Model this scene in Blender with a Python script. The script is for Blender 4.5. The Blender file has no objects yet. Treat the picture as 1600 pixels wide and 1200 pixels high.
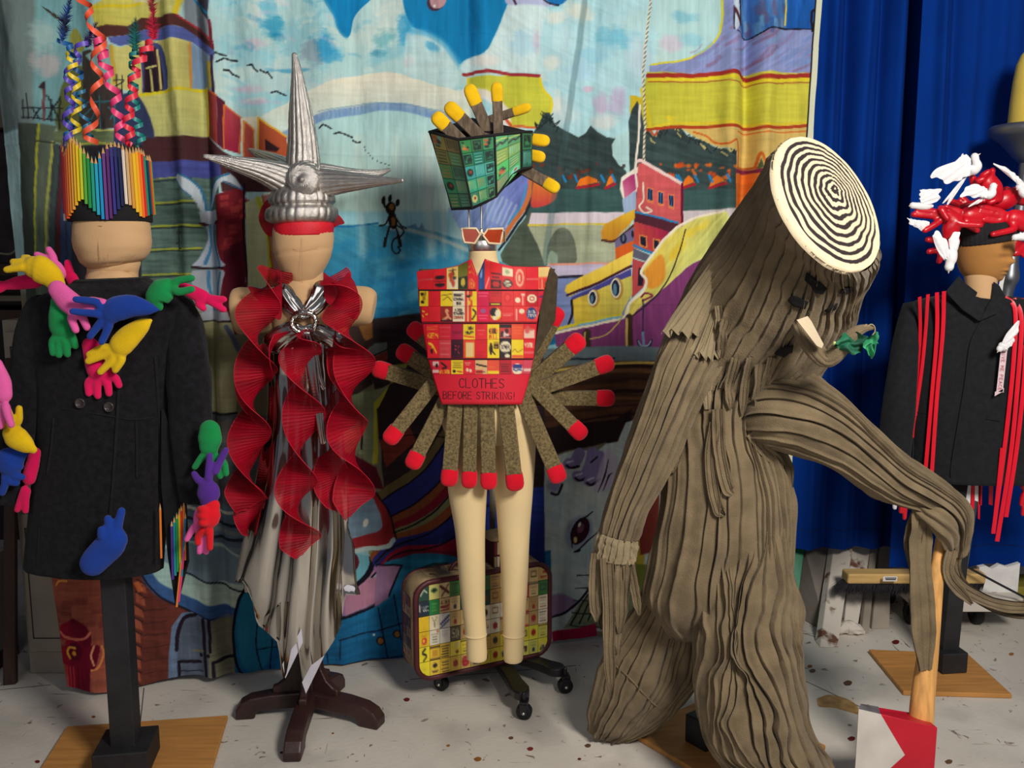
import bpy, math, random
import numpy as np
from mathutils import Vector
from mathutils.bvhtree import BVHTree
random.seed(7)
rng = np.random.default_rng(7)
scn = bpy.context.scene
COL = scn.collection

# ---------------------------------------------------------------- camera, light, exposure
PITCH = math.radians(8.2)
FPX = 1400.0
EYE = 1.5
cp, sp = math.cos(PITCH), math.sin(PITCH)
camd = bpy.data.cameras.new('camera')
cam = bpy.data.objects.new('camera', camd)
COL.objects.link(cam)
cam.location = (0, 0, EYE)
cam.rotation_euler = (math.pi / 2 - PITCH, 0, 0)
camd.sensor_width = 36
camd.lens = 36 * FPX / 1600
scn.camera = cam

world = bpy.data.worlds.new('studio_ambient')
scn.world = world
world.use_nodes = True
bgn = world.node_tree.nodes['Background']
bgn.inputs['Color'].default_value = (0.80, 0.84, 1.0, 1)
bgn.inputs['Strength'].default_value = 0.13


def area_light(name, loc, target, size, power, color):
    d = bpy.data.lights.new(name, 'AREA')
    d.shape = 'RECTANGLE'
    d.size, d.size_y = size
    d.energy = power
    d.color = color
    o = bpy.data.objects.new(name, d)
    COL.objects.link(o)
    o.location = loc
    from mathutils import Vector
    v = Vector(target) - Vector(loc)
    o.rotation_euler = v.to_track_quat('-Z', 'Y').to_euler()
    return o


area_light('key_softbox', (1.35, 0.1, 2.75), (0.45, 3.0, 1.15), (0.7, 0.7), 112, (1.0, 0.95, 0.87))
area_light('fill_light', (-1.3, -0.5, 2.1), (-0.6, 3.0, 1.2), (1.3, 1.3), 10, (0.95, 0.97, 1.0))  # weak soft fill added on the left, no lamp is known there

scn.view_settings.view_transform = 'Standard'
scn.view_settings.look = 'None'
scn.view_settings.exposure = 0.0
scn.view_settings.gamma = 1.0
scn.view_settings.use_curve_mapping = False


# ---------------------------------------------------------------- geometry helpers
def W(px, py, Y):
    """point at distance Y in front of the camera wall, seen at photo position px, py"""
    dx = (px - 800.0) / FPX
    dy = (600.0 - py) / FPX
    ry = cp + dy * sp
    rz = -sp + dy * cp
    t = Y / ry
    return np.array([dx * t, Y + 0 * t, EYE + rz * t])


def FL(px, py, z=0.0):
    dx = (px - 800.0) / FPX
    dy = (600.0 - py) / FPX
    ry = cp + dy * sp
    rz = -sp + dy * cp
    t = (z - EYE) / rz
    return np.array([dx * t, ry * t, z])


def PX(p):
    p = np.asarray(p, float)
    x, y, z = p[..., 0], p[..., 1], p[..., 2] - EYE
    d = y * cp - z * sp
    u = y * sp + z * cp
    return 800 + FPX * x / d, 600 - FPX * u / d


def SC(py, Y):
    dy = (600.0 - py) / FPX
    return Y / (cp + dy * sp) / FPX


def lin(c):
    c = np.asarray(c, float) / 255.0
    return np.where(c <= 0.04045, c / 12.92, ((c + 0.055) / 1.055) ** 2.4)


def cr(P, m):
    """Catmull-Rom resample of k x d control rows to m rows"""
    P = np.asarray(P, float)
    k = len(P)
    if k == 2:
        t = np.linspace(0, 1, m)[:, None]
        return P[0] * (1 - t) + P[1] * t
    Q = np.vstack([2 * P[0] - P[1], P, 2 * P[-1] - P[-2]])
    t = np.linspace(0, k - 1 - 1e-9, m)
    i = t.astype(int)
    f = (t - i)[:, None]
    a, b, c, d = Q[i], Q[i + 1], Q[i + 2], Q[i + 3]
    return 0.5 * (2 * b + (c - a) * f + (2 * a - 5 * b + 4 * c - d) * f ** 2 + (3 * b - a - 3 * c + d) * f ** 3)


def norm(v):
    v = np.asarray(v, float)
    return v / (np.linalg.norm(v, axis=-1, keepdims=True) + 1e-12)


def vnoise(x, y, seed=0):
    """smooth value noise in -1..1 on arrays"""
    r = np.random.default_rng(1000 + seed).random((64, 64)) * 2 - 1
    xi = np.floor(x).astype(int)
    yi = np.floor(y).astype(int)
    fx = x - xi
    fy = y - yi
    fx = fx * fx * (3 - 2 * fx)
    fy = fy * fy * (3 - 2 * fy)
    g = lambda a, b: r[a % 64, b % 64]
    return (g(xi, yi) * (1 - fx) + g(xi + 1, yi) * fx) * (1 - fy) + (g(xi, yi + 1) * (1 - fx) + g(xi + 1, yi + 1) * fx) * fy


def fbm(x, y, seed=0, o=3):
    s = 0
    a = 1.0
    for k in range(o):
        s = s + a * vnoise(x * 2 ** k, y * 2 ** k, seed + k)
        a *= 0.5
    return s / 1.75


class MB:
    def __init__(s):
        s.v = []
        s.f = []
        s.n = 0
        s.m = []
        s.c = []

    def add(s, v, f, mi=0, col=None):
        v = np.asarray(v, float).reshape(-1, 3)
        s.v.append(v)
        s.f.extend([tuple(int(i) + s.n for i in q) for q in f])
        s.m.extend([mi] * len(f))
        if col is not None:
            col = np.asarray(col, float)
            s.c.append(np.broadcast_to(col, (len(v), 3)))
        s.n += len(v)
        return s

    def box(s, c, ax, ay, az, mi=0, col=None):
        """box from centre and three half-axis vectors"""
        c, ax, ay, az = [np.asarray(q, float) for q in (c, ax, ay, az)]
        v = [c + i * ax + j * ay + k * az for k in (-1, 1) for j in (-1, 1) for i in (-1, 1)]
        f = [(0, 2, 3, 1), (4, 5, 7, 6), (0, 1, 5, 4), (2, 6, 7, 3), (0, 4, 6, 2), (1, 3, 7, 5)]
        return s.add(v, f, mi, col)

    def bbox(s, x0, x1, y0, y1, z0, z1, mi=0, col=None):
        return s.box(((x0 + x1) / 2, (y0 + y1) / 2, (z0 + z1) / 2), ((x1 - x0) / 2, 0, 0), (0, (y1 - y0) / 2, 0), (0, 0, (z1 - z0) / 2), mi, col)

    def grid(s, G, wrap=False, mi=0, col=None):
        """G: m x n x 3 rows of points"""
        G = np.asarray(G, float)
        m, n = G.shape[:2]
        i, j = np.meshgrid(np.arange(m - 1), np.arange(n if wrap else n - 1), indexing='ij')
        i = i.ravel()
        j = j.ravel()
        j2 = (j + 1) % n
        f = np.stack([i * n + j, i * n + j2, (i + 1) * n + j2, (i + 1) * n + j], 1)
        return s.add(G.reshape(-1, 3), f, mi, None if col is None else np.asarray(col).reshape(-1, 3) if np.ndim(col) > 1 else col)

    def loft(s, rings, cap=(True, True), mi=0, col=None):
        R = np.asarray(rings, float)
        m, n = R.shape[:2]
        b = s.n
        s.grid(R, True, mi, col)
        if cap[0]:
            s.f.append(tuple(b + i for i in range(n))[::-1])
            s.m.append(mi)
        if cap[1]:
            s.f.append(tuple(b + (m - 1) * n + i for i in range(n)))
            s.m.append(mi)
        return s

    def tube(s, P, r, n=10, m=None, ratio=1.0, ref=(0, -1, 0), dome=True, mi=0, col=None, relief=None, power=2.0):
        """round tube along world points P with radii r; ratio squashes along ref"""
        P = np.asarray(P, float)
        r = np.broadcast_to(np.asarray(r, float), (len(P),))
        if m:
            Q = cr(np.column_stack([P, r]), m)
            P, r = Q[:, :3], np.maximum(Q[:, 3], 1e-4)
        T = norm(np.gradient(P, axis=0))
        if dome:
            k = 4
            a = np.linspace(0, math.pi / 2, k + 1)[:-1]
            P0 = [P[0] - T[0] * r[0] * math.cos(q) for q in a]
            P1 = [P[-1] + T[-1] * r[-1] * math.cos(q) for q in a[::-1]]
            r = np.concatenate([[max(r[0] * math.sin(q), r[0] * .05) for q in a], r, [max(r[-1] * math.sin(q), r[-1] * .05) for q in a[::-1]]])
            T = np.vstack([[T[0]] * k, T, [T[-1]] * k])
            P = np.vstack([P0, P, P1])
        ref = np.asarray(ref, float)
        A = norm(np.cross(T, ref))
        B = norm(np.cross(A, T))
        th = np.linspace(0, 2 * math.pi, n, endpoint=False)
        c, sn = np.cos(th), np.sin(th)
        if power != 2.0:
            c = np.sign(c) * np.abs(c) ** (2 / power)
            sn = np.sign(sn) * np.abs(sn) ** (2 / power)
        rr = r[:, None] * np.ones(n)
        if relief is not None:
            S_, TH = np.meshgrid(np.linspace(0, 1, len(P)), th, indexing='ij')
            rr = rr * relief(TH, S_)
        R = P[:, None, :] + (rr * c)[:, :, None] * A[:, None, :] + (rr * sn)[:, :, None] * ratio * B[:, None, :]
        return s.loft(R, (True, True), mi, col)

    def prism(s, poly, d, mi=0, col=None):
        """closed polygon (k x 3) extruded by vector d"""
        poly = np.asarray(poly, float)
        k = len(poly)
        v = np.vstack([poly, poly + np.asarray(d, float)])
        f = [tuple(range(k))[::-1], tuple(range(k, 2 * k))] + [(i, (i + 1) % k, k + (i + 1) % k, k + i) for i in range(k)]
        return s.add(v, f, mi, col)

    def build(s, name, mats, parent=None, smooth=True, sharp=None):
        me = bpy.data.meshes.new(name)
        off = np.zeros(3)
        q = parent
        while q is not None:
            off += np.array(q.location)
            q = q.parent
        V = np.vstack(s.v) - off
        me.from_pydata(V.tolist(), [], s.f)
        for mt in (mats if isinstance(mats, (list, tuple)) else [mats]):
            me.materials.append(mt)
        me.polygons.foreach_set('material_index', s.m)
        if smooth:
            me.polygons.foreach_set('use_smooth', [True] * len(me.polygons))
            if sharp:
                me.set_sharp_from_angle(angle=math.radians(sharp))
        if s.c:
            at = me.color_attributes.new('Col', 'FLOAT_COLOR', 'POINT')
            c = np.ones((len(V), 4))
            c[:, :3] = np.vstack(s.c)
            at.data.foreach_set('color', c.ravel().astype(np.float32))
        import bmesh
        me.update()
        o = bpy.data.objects.new(name, me)
        COL.objects.link(o)
        o.parent = parent
        return o


def fix_normals(o):
    import bmesh
    bm = bmesh.new()
    bm.from_mesh(o.data)
    bmesh.ops.recalc_face_normals(bm, faces=bm.faces)
    bm.to_mesh(o.data)
    bm.free()
    return o


def thing(name, label, cat, loc, group=None):
    o = bpy.data.objects.new(name, None)
    COL.objects.link(o)
    o.location = [float(q) for q in loc]
    o.empty_display_size = 0.05
    o['label'] = label
    o['category'] = cat
    if group:
        o['group'] = group
    return o


def tag(o, label, cat, group=None, kind=None):
    o['label'] = label
    o['category'] = cat
    if group:
        o['group'] = group
    if kind:
        o['kind'] = kind
    return o


def struct(o):
    o['kind'] = 'structure'
    return o


def pair_rings(pairs, n=48, m=40, ratio=.6, relief=None, power=2.0, t0=None, t0len=.2):
    """pairs: rows (x left, y left, x right, y right, Y [, ratio]); rings of a body whose outline passes through them"""
    rows = []
    for q in pairs:
        a = W(q[0], q[1], q[4])
        b = W(q[2], q[3], q[4])
        rows.append(np.concatenate([(a + b) / 2, (b - a) / 2, [q[5] if len(q) > 5 else ratio]]))
    Q = cr(rows, m)
    C, A, rt = Q[:, :3], Q[:, 3:6], Q[:, 6]
    T = norm(np.gradient(C, axis=0))
    if t0 is not None:
        w = np.clip(np.linspace(0, 1, m) / t0len, 0, 1)[:, None]
        w = w * w * (3 - 2 * w)
        T = norm(np.asarray(t0) * (1 - w) + T * w)
    B = norm(np.cross(A, T))
    B = B * np.where(B[:, 1] > 0, -1, 1)[:, None]
    la = np.linalg.norm(A, axis=1)
    An = A / la[:, None]
    th = np.linspace(0, 2 * math.pi, n, endpoint=False)
    if hasattr(relief, 'theta'):
        th = relief.theta
    lb = la * rt
    S_, TH = np.meshgrid(np.linspace(0, 1, m), th, indexing='ij')
    if hasattr(relief, 'theta'):
        TH = TH + relief.shift(TH, S_)
    c, sn = np.cos(TH), np.sin(TH)
    if power != 2.0:
        c = np.sign(c) * np.abs(c) ** (2 / power)
        sn = np.sign(sn) * np.abs(sn) ** (2 / power)
    d = relief(TH, S_) if relief is not None else np.zeros_like(S_)
    ra = (la[:, None] + d) * c
    rb = (lb[:, None] + d) * sn
    return C[:, None, :] + ra[:, :, None] * An[:, None, :] + rb[:, :, None] * B[:, None, :]


def bvh_of(*mbs):
    V, F = [], []
    n = 0
    for m_ in mbs:
        v = np.vstack(m_.v)
        V.extend([tuple(q) for q in v])
        F.extend([tuple(i + n for i in q) for q in m_.f])
        n += len(v)
    return BVHTree.FromPolygons(V, F)


def hit(b, px_, py_, lift=.004, back=None):
    o = Vector((0, 0, EYE))
    d = Vector(W(px_, py_, 2.0)) - o
    d.normalize()
    q = b.ray_cast(o, d)
    if q[0] is None:
        return np.array(W(px_, py_, back or 2.4))
    return np.array(q[0] - d * lift)


def ribbon(mb, C, H, k=5, bow=0.0, mi=0, col=None):
    """strip along centre points C with half-width vectors H (both m x 3)"""
    C = np.asarray(C, float)
    H = np.asarray(H, float)
    t = np.linspace(-1, 1, k)
    T = norm(np.gradient(C, axis=0))
    N = norm(np.cross(T, H))
    G = C[:, None, :] + t[None, :, None] * H[:, None, :] + (bow * (1 - t ** 2))[None, :, None] * N[:, None, :]
    mb.grid(G, False, mi, col)
    return mb


def solid(o, t=0.0015, off=0.0):
    md = o.modifiers.new('thickness', 'SOLIDIFY')
    md.thickness = t
    md.offset = off
    md.use_rim = t >= .0025
    return o


def bevel(o, w=0.004, seg=2):
    md = o.modifiers.new('bevel', 'BEVEL')
    md.width = w
    md.segments = seg
    md.limit_method = 'ANGLE'
    md.angle_limit = math.radians(35)
    return o


# ---------------------------------------------------------------- materials
MATS = {}


def mat(name, rgb, rough=.75, metal=0.0, bump=0.0, bscale=250.0, var=.12, vscale=9.0, sheen=0.0, spec=.4, stretch=(1, 1, 1), trans=0.0, rgb2=None, coat=0.0):
    if name in MATS:
        return MATS[name]
    m = bpy.data.materials.new(name)
    MATS[name] = m
    m.use_nodes = True
    nt = m.node_tree
    N, L = nt.nodes, nt.links
    b = N['Principled BSDF']
    b.inputs['Roughness'].default_value = rough
    b.inputs['Metallic'].default_value = metal
    b.inputs['Specular IOR Level'].default_value = spec
    if sheen:
        b.inputs['Sheen Weight'].default_value = sheen
    if coat:
        b.inputs['Coat Weight'].default_value = coat
        b.inputs['Coat Roughness'].default_value = .15
    tc = N.new('ShaderNodeTexCoord')
    mp = N.new('ShaderNodeMapping')
    mp.inputs['Scale'].default_value = stretch
    L.new(tc.outputs['Object'], mp.inputs['Vector'])
    c = lin(rgb)
    c2 = lin(rgb2) if rgb2 is not None else c * (1 - var)
    c1 = c if rgb2 is not None else np.minimum(c * (1 + var * .7), 1)
    nz = N.new('ShaderNodeTexNoise')
    nz.inputs['Scale'].default_value = vscale
    nz.inputs['Detail'].default_value = 5
    L.new(mp.outputs['Vector'], nz.inputs['Vector'])
    rp = N.new('ShaderNodeValToRGB')
    rp.color_ramp.elements[0].position = .35
    rp.color_ramp.elements[1].position = .65
    rp.color_ramp.elements[0].color = (*c2, 1)
    rp.color_ramp.elements[1].color = (*c1, 1)
    L.new(nz.outputs['Fac'], rp.inputs['Fac'])
    L.new(rp.outputs['Color'], b.inputs['Base Color'])
    if bump:
        n2 = N.new('ShaderNodeTexNoise')
        n2.inputs['Scale'].default_value = bscale
        n2.inputs['Detail'].default_value = 3
        L.new(mp.outputs['Vector'], n2.inputs['Vector'])
        bp = N.new('ShaderNodeBump')
        bp.inputs['Strength'].default_value = bump
        bp.inputs['Distance'].default_value = .004
        L.new(n2.outputs['Fac'], bp.inputs['Height'])
        L.new(bp.outputs['Normal'], b.inputs['Normal'])
    if trans:
        b.inputs['Alpha'].default_value = 1 - trans
    return m


def attr_mat(name, rough=.8, bump=.3, bscale=300, var=.15, vscale=6, stretch=(1, 1, 1), spec=.3):
    m = mat(name, (200, 200, 200), rough, 0, bump, bscale, 0, vscale, 0, spec, stretch)
    nt = m.node_tree
    N, L = nt.nodes, nt.links
    rp = [q for q in N if q.type == 'VALTORGB'][0]
    rp.color_ramp.elements[0].color = (1 - var, 1 - var, 1 - var, 1)
    rp.color_ramp.elements[1].color = (1, 1, 1, 1)
    at = N.new('ShaderNodeAttribute')
    at.attribute_name = 'Col'
    mx = N.new('ShaderNodeMix')
    mx.data_type = 'RGBA'
    mx.blend_type = 'MULTIPLY'
    mx.inputs['Factor'].default_value = 1
    L.new(at.outputs['Color'], mx.inputs[6])
    L.new(rp.outputs['Color'], mx.inputs[7])
    L.new(mx.outputs[2], N['Principled BSDF'].inputs['Base Color'])
    return m


class Paint:
    """a painter working on points that carry paint positions x, y; colours in sRGB 0..255"""

    def __init__(s, x, y, base):
        s.x, s.y = x, y
        s.c = np.broadcast_to(np.asarray(base, float), x.shape + (3,)).copy()
        s.step = 1.0

    def _box(s, x0, x1, y0, y1):
        k = (s.x >= x0) & (s.x <= x1) & (s.y >= y0) & (s.y <= y1)
        return np.nonzero(k)

    @staticmethod
    def _dist(X, Y, P, closed):
        d = np.full(X.shape, 1e9)
        tt = np.zeros(X.shape)
        ins = np.zeros(X.shape, bool)
        n = len(P)
        for i in range(n if closed else n - 1):
            ax, ay = P[i]
            bx, by = P[(i + 1) % n]
            ex, ey = bx - ax, by - ay
            l2 = ex * ex + ey * ey + 1e-9
            t = np.clip(((X - ax) * ex + (Y - ay) * ey) / l2, 0, 1)
            q = (X - ax - t * ex) ** 2 + (Y - ay - t * ey) ** 2
            w = q < d
            d = np.where(w, q, d)
            if not closed:
                tt = np.where(w, (i + t) / (n - 1), tt)
            elif ay != by:
                ins ^= ((ay > Y) != (by > Y)) & (X < (bx - ax) * (Y - ay) / (by - ay) + ax)
        return np.sqrt(d), tt, ins

    def _mix(s, k, a, col):
        s.c[k] = s.c[k] * (1 - a[:, None]) + np.asarray(col, float) * a[:, None]

    def poly(s, P, col, smooth=False, soft=1.0, alpha=1.0, col2=None, dirn=(0, 1), streak=0.0, ang=0.0, seed=0):
        P = np.asarray(P, float)
        if smooth:
            P = cr(np.vstack([P, P[:1]]), len(P) * 4)[:-1]
        lo, hi = P.min(0) - soft, P.max(0) + soft
        k = s._box(lo[0], hi[0], lo[1], hi[1])
        if not len(k[0]):
            return
        X, Y = s.x[k], s.y[k]
        wob = soft * .0
        d, _, ins = s._dist(X, Y, P, True)
        sd = np.where(ins, -d, d)
        a = np.clip(.5 - sd / max(soft, .6) / 1.0, 0, 1) * alpha
        c = np.broadcast_to(np.asarray(col, float), (len(X), 3))
        if col2 is not None:
            u = X * dirn[0] + Y * dirn[1]
            q = P @ np.asarray(dirn, float)
            u = np.clip((u - q.min()) / (q.max() - q.min() + 1e-6) + .12 * fbm(X / 25, Y / 25, seed), 0, 1)[:, None]
            c = c * (1 - u) + np.asarray(col2, float) * u
        if streak:
            ca, sa = math.cos(ang), math.sin(ang)
            u, v = X * ca + Y * sa, -X * sa + Y * ca
            c = c * (1 + streak * fbm(u / 40, v / 4, seed + 3)[:, None] + streak * .6 * fbm(X / 30, Y / 30, seed + 9)[:, None])
        s._mix(k, a, c)

    def stroke(s, P, w, col, smooth=True, alpha=1.0, soft=1.0, taper=0.0, dry=0.0, seed=0):
        P = np.asarray(P, float)
        if smooth and len(P) > 2:
            P = cr(P, len(P) * 4)
        h = w / 2 + soft
        lo, hi = P.min(0) - h, P.max(0) + h
        k = s._box(lo[0], hi[0], lo[1], hi[1])
        if not len(k[0]):
            return
        X, Y = s.x[k], s.y[k]
        d, t, _ = s._dist(X, Y, P, False)
        hw = w / 2 * (1 - taper * np.abs(2 * t - 1))
        a = np.clip(.5 - (d - hw) / max(soft, .6), 0, 1) * alpha
        if dry:
            a = a * np.clip(1 - dry * (fbm(X / 3, Y / 12, seed) + .3), 0, 1)
        s._mix(k, a, col)

    def blob(s, cx, cy, rx, ry, col, alpha=.7, rough=.35, seed=0, ang=0.0):
        m = 1.5 * max(rx, ry)
        k = s._box(cx - m, cx + m, cy - m, cy + m)
        if not len(k[0]):
            return
        X, Y = s.x[k] - cx, s.y[k] - cy
        ca, sa = math.cos(ang), math.sin(ang)
        u, v = (X * ca + Y * sa) / rx, (-X * sa + Y * ca) / ry
        r = np.sqrt(u * u + v * v) + rough * fbm(s.x[k] / 14, s.y[k] / 14, seed + int(cx)) + rough * .6 * fbm(u * 2, v * 12, seed + 5)
        a = np.clip((1.1 - r) / .55, 0, 1) * alpha
        s._mix(k, a, col)

    def ell(s, cx, cy, rx, ry, col, ang=0.0, **kw):
        t = np.linspace(0, 2 * math.pi, 28, endpoint=False)
        ca, sa = math.cos(ang), math.sin(ang)
        x, y = rx * np.cos(t), ry * np.sin(t)
        s.poly(np.column_stack([cx + x * ca - y * sa, cy + x * sa + y * ca]), col, **kw)


# one-stroke lettering: each glyph is a list of strokes in a 0..1 by 0..1 box (y up)
GLYPH = {
    'A': [[(0, 0), (.5, 1), (1, 0)], [(.2, .4), (.8, .4)]],
    'B': [[(0, 0), (0, 1), (.7, 1), (.85, .78), (.7, .55), (0, .52)], [(.7, .55), (.95, .28), (.75, 0), (0, 0)]],
    'C': [[(.95, .85), (.6, 1), (.2, .9), (0, .5), (.2, .1), (.6, 0), (.95, .15)]],
    'D': [[(0, 0), (0, 1), (.6, .95), (1, .5), (.6, .05), (0, 0)]],
    'E': [[(.9, 1), (0, 1), (0, 0), (.9, 0)], [(0, .52), (.7, .52)]],
    'F': [[(.9, 1), (0, 1), (0, 0)], [(0, .52), (.7, .52)]],
    'G': [[(.95, .85), (.6, 1), (.2, .9), (0, .5), (.2, .1), (.6, 0), (.95, .15), (.95, .45), (.6, .45)]],
    'H': [[(0, 0), (0, 1)], [(1, 0), (1, 1)], [(0, .5), (1, .5)]],
    'I': [[(.5, 0), (.5, 1)]],
    'K': [[(0, 0), (0, 1)], [(.9, 1), (0, .45), (.95, 0)]],
    'L': [[(0, 1), (0, 0), (.85, 0)]],
    'M': [[(0, 0), (.1, 1), (.5, .3), (.9, 1), (1, 0)]],
    'N': [[(0, 0), (0, 1), (1, 0), (1, 1)]],
    'O': [[(.5, 1), (.12, .85), (0, .5), (.12, .15), (.5, 0), (.88, .15), (1, .5), (.88, .85), (.5, 1)]],
    'P': [[(0, 0), (0, 1), (.75, 1), (.95, .75), (.75, .5), (0, .48)]],
    'R': [[(0, 0), (0, 1), (.75, 1), (.95, .76), (.75, .52), (0, .5)], [(.4, .5), (1, 0)]],
    'S': [[(.92, .85), (.55, 1), (.12, .88), (.15, .6), (.8, .42), (.95, .18), (.55, 0), (.05, .14)]],
    'T': [[(0, 1), (1, 1)], [(.5, 1), (.5, 0)]],
    'U': [[(0, 1), (0, .25), (.3, 0), (.7, 0), (1, .25), (1, 1)]],
    'V': [[(0, 1), (.5, 0), (1, 1)]],
    'W': [[(0, 1), (.25, 0), (.5, .7), (.75, 0), (1, 1)]],
    'Y': [[(0, 1), (.5, .5), (1, 1)], [(.5, .5), (.5, 0)]],
    'r': [[(.1, .6), (.1, 0)], [(.1, .4), (.4, .62), (.8, .55)]],
    'e': [[(.1, .3), (.9, .35), (.7, .62), (.3, .6), (.1, .3), (.35, 0), (.85, .1)]],
    't': [[(.4, .95), (.4, .1), (.8, 0)], [(.1, .62), (.85, .62)]],
    '!': [[(.5, 1), (.5, .3)], [(.5, .1), (.5, .02)]],
    '0': [[(.5, 1), (.1, .8), (.1, .2), (.5, 0), (.9, .2), (.9, .8), (.5, 1)]],
    '1': [[(.2, .8), (.5, 1), (.5, 0)]],
    '5': [[(.9, 1), (.1, 1), (.1, .55), (.7, .6), (.95, .3), (.6, 0), (.05, .1)]],
    "'": [[(.5, 1), (.45, .75)]],
}


def letters(text, x, y, w, h, gap=.35):
    """strokes of a line of text starting at x, baseline y (y up), letter width w, height h"""
    out = []
    for ch in text:
        if ch in GLYPH:
            for st in GLYPH[ch]:
                out.append([(x + a * w * (1 if ch not in "I!'" else .6), y + b * h) for a, b in st])
        x += w * (1 + gap) if ch not in "I!' " else w * (.6 + gap)
    return out
# ---------------------------------------------------------------- room shell
def floor_mat():
    m = mat('painted_floor', (208, 201, 190), .55, 0, .25, 60, .10, 2.2, spec=.35)
    nt = m.node_tree
    N, L = nt.nodes, nt.links
    b = N['Principled BSDF']
    src = b.inputs['Base Color'].links[0].from_socket
    tc = [q for q in N if q.type == 'TEX_COORD'][0]

    def layer(prev, scale, lo, hi, col, stretch=(1, 1, 1), rot=0.0, dist=0.0, detail=6):
        mp = N.new('ShaderNodeMapping')
        mp.inputs['Scale'].default_value = stretch
        mp.inputs['Rotation'].default_value = (0, 0, rot)
        L.new(tc.outputs['Object'], mp.inputs['Vector'])
        nz = N.new('ShaderNodeTexNoise')
        nz.inputs['Scale'].default_value = scale
        nz.inputs['Detail'].default_value = detail
        nz.inputs['Distortion'].default_value = dist
        L.new(mp.outputs['Vector'], nz.inputs['Vector'])
        rp = N.new('ShaderNodeValToRGB')
        rp.color_ramp.elements[0].position = lo
        rp.color_ramp.elements[1].position = hi
        L.new(nz.outputs['Fac'], rp.inputs['Fac'])
        mx = N.new('ShaderNodeMix')
        mx.data_type = 'RGBA'
        L.new(rp.outputs['Color'], mx.inputs['Factor'])
        L.new(prev, mx.inputs[6])
        mx.inputs[7].default_value = (*lin(col), 1)
        return mx.outputs[2]
    o = layer(src, 3.5, .50, .75, (176, 170, 160))
    o = layer(o, 26, .66, .70, (128, 116, 104), (1, 1, 1), 0, .6)
    o = layer(o, 9, .69, .72, (120, 112, 104), (.5, 6, 1), .5, 1.2)
    o = layer(o, 11, .705, .73, (110, 104, 96), (7, .6, 1), -.35, .9)
    o = layer(o, 60, .735, .75, (96, 60, 52))
    L.new(o, b.inputs['Base Color'])
    return m


mb = MB()
mb.bbox(-3.6, 3.4, -1.2, 4.6, -.1, 0)
struct(mb.build('floor', floor_mat(), None, False))
wall_m = mat('dim_plaster', (58, 52, 50), .9, 0, .3, 40, .2, 2)
mb = MB()
mb.bbox(-3.6, 3.4, 4.6, 4.7, -.1, 3.2)
struct(mb.build('wall_back', wall_m, None, False))
mb = MB()
mb.bbox(-3.7, -3.6, -1.2, 4.7, -.1, 3.2)
struct(mb.build('wall_left', wall_m, None, False))
# seams in the floor: thin dark grooves laid as slivers
seam_m = mat('seam_dirt', (92, 84, 76), .9)
for a, b in (((225, 1075), (218, 1142)), ((640, 1062), (900, 1040)), ((1243, 1057), (1345, 1105)), ((0, 1078), (80, 1070)), ((1240, 985), (1290, 1000))):
    p, q = FL(*a), FL(*b)
    d = norm(q - p)
    nrm = np.array([-d[1], d[0], 0]) * .0016
    mb = MB()
    mb.box((p + q) / 2 + (0, 0, .0003), (q - p) / 2, nrm, (0, 0, .0006))
    o = struct(mb.build('floor_seam', seam_m, bpy.data.objects['floor'], False))


# amber drip stain and paint chips lying flat on the floor
def blotch(name, pts, col, z=.0012):
    P = cr(np.array([FL(*p) for p in pts + pts[:1]]), len(pts) * 5)[:-1]
    P[:, 2] = z
    mb = MB()
    mb.prism(P, (0, 0, -.0011))
    return mb.build(name, mat(name + '_paint_%d_%d_%d' % col, col, .5, var=.3, vscale=30), bpy.data.objects['floor'], False)


blotch('floor_stain', [(1276, 1092), (1295, 1086), (1322, 1092), (1338, 1102), (1343, 1116), (1325, 1112), (1302, 1106), (1280, 1104)], (176, 140, 88))
for i, (x, y, r) in enumerate([(828, 1170, 5), (918, 1165, 5), (746, 1186, 6), (635, 1093, 5), (798, 1153, 4), (700, 1165, 3), (440, 1176, 3), (1269, 1048, 5), (1265, 1041, 4), (1330, 1154, 6), (1482, 1190, 6), (1580, 1022, 4), (1399, 1003, 6), (1324, 1067, 7), (520, 1146, 2), (905, 1186, 3), (216, 1103, 3), (146, 1120, 3), (58, 1190, 4), (1250, 1120, 3)]):
    blotch('paint_drip', [(x - r, y), (x, y - r * .5), (x + r, y - r * .2), (x + r * .7, y + r * .5), (x - r * .4, y + r * .6)], [(108, 32, 30), (96, 70, 50), (140, 90, 40)][i % 3])

# ---------------------------------------------------------------- painted backdrop cloth
NU, NV = 830, 670
XL, XR = -1.60, 1.12


def back_Y(X):
    return 2.86 + .27 * (X + 1.6) - .018 * (X + 1.6) ** 2


ub = np.linspace(0, 1, NU)
vb = np.linspace(0, 1, NV)
UU, VV = np.meshgrid(ub, vb)
ztop = 2.62
zbot_u = np.interp(ub, [0, .06, .10, .16, .3, .45, .6, .75, .9, 1], [.03, .012, .012, .035, .012, .012, .015, .02, .02, .02])
ZZ = zbot_u[None, :] * (1 - VV) + ztop * VV
XX = XL + (XR - XL) * UU
# the hanging edge on the right slants outwards towards the top, the left edge hangs straight
XX = XX + .055 * (VV - .5) * UU ** 6 + .072 * (1 - VV) ** 1.5 * (1 - UU) ** 4
YY = back_Y(XX)
bx, by = PX(np.stack([XX, YY, ZZ], -1))
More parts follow.
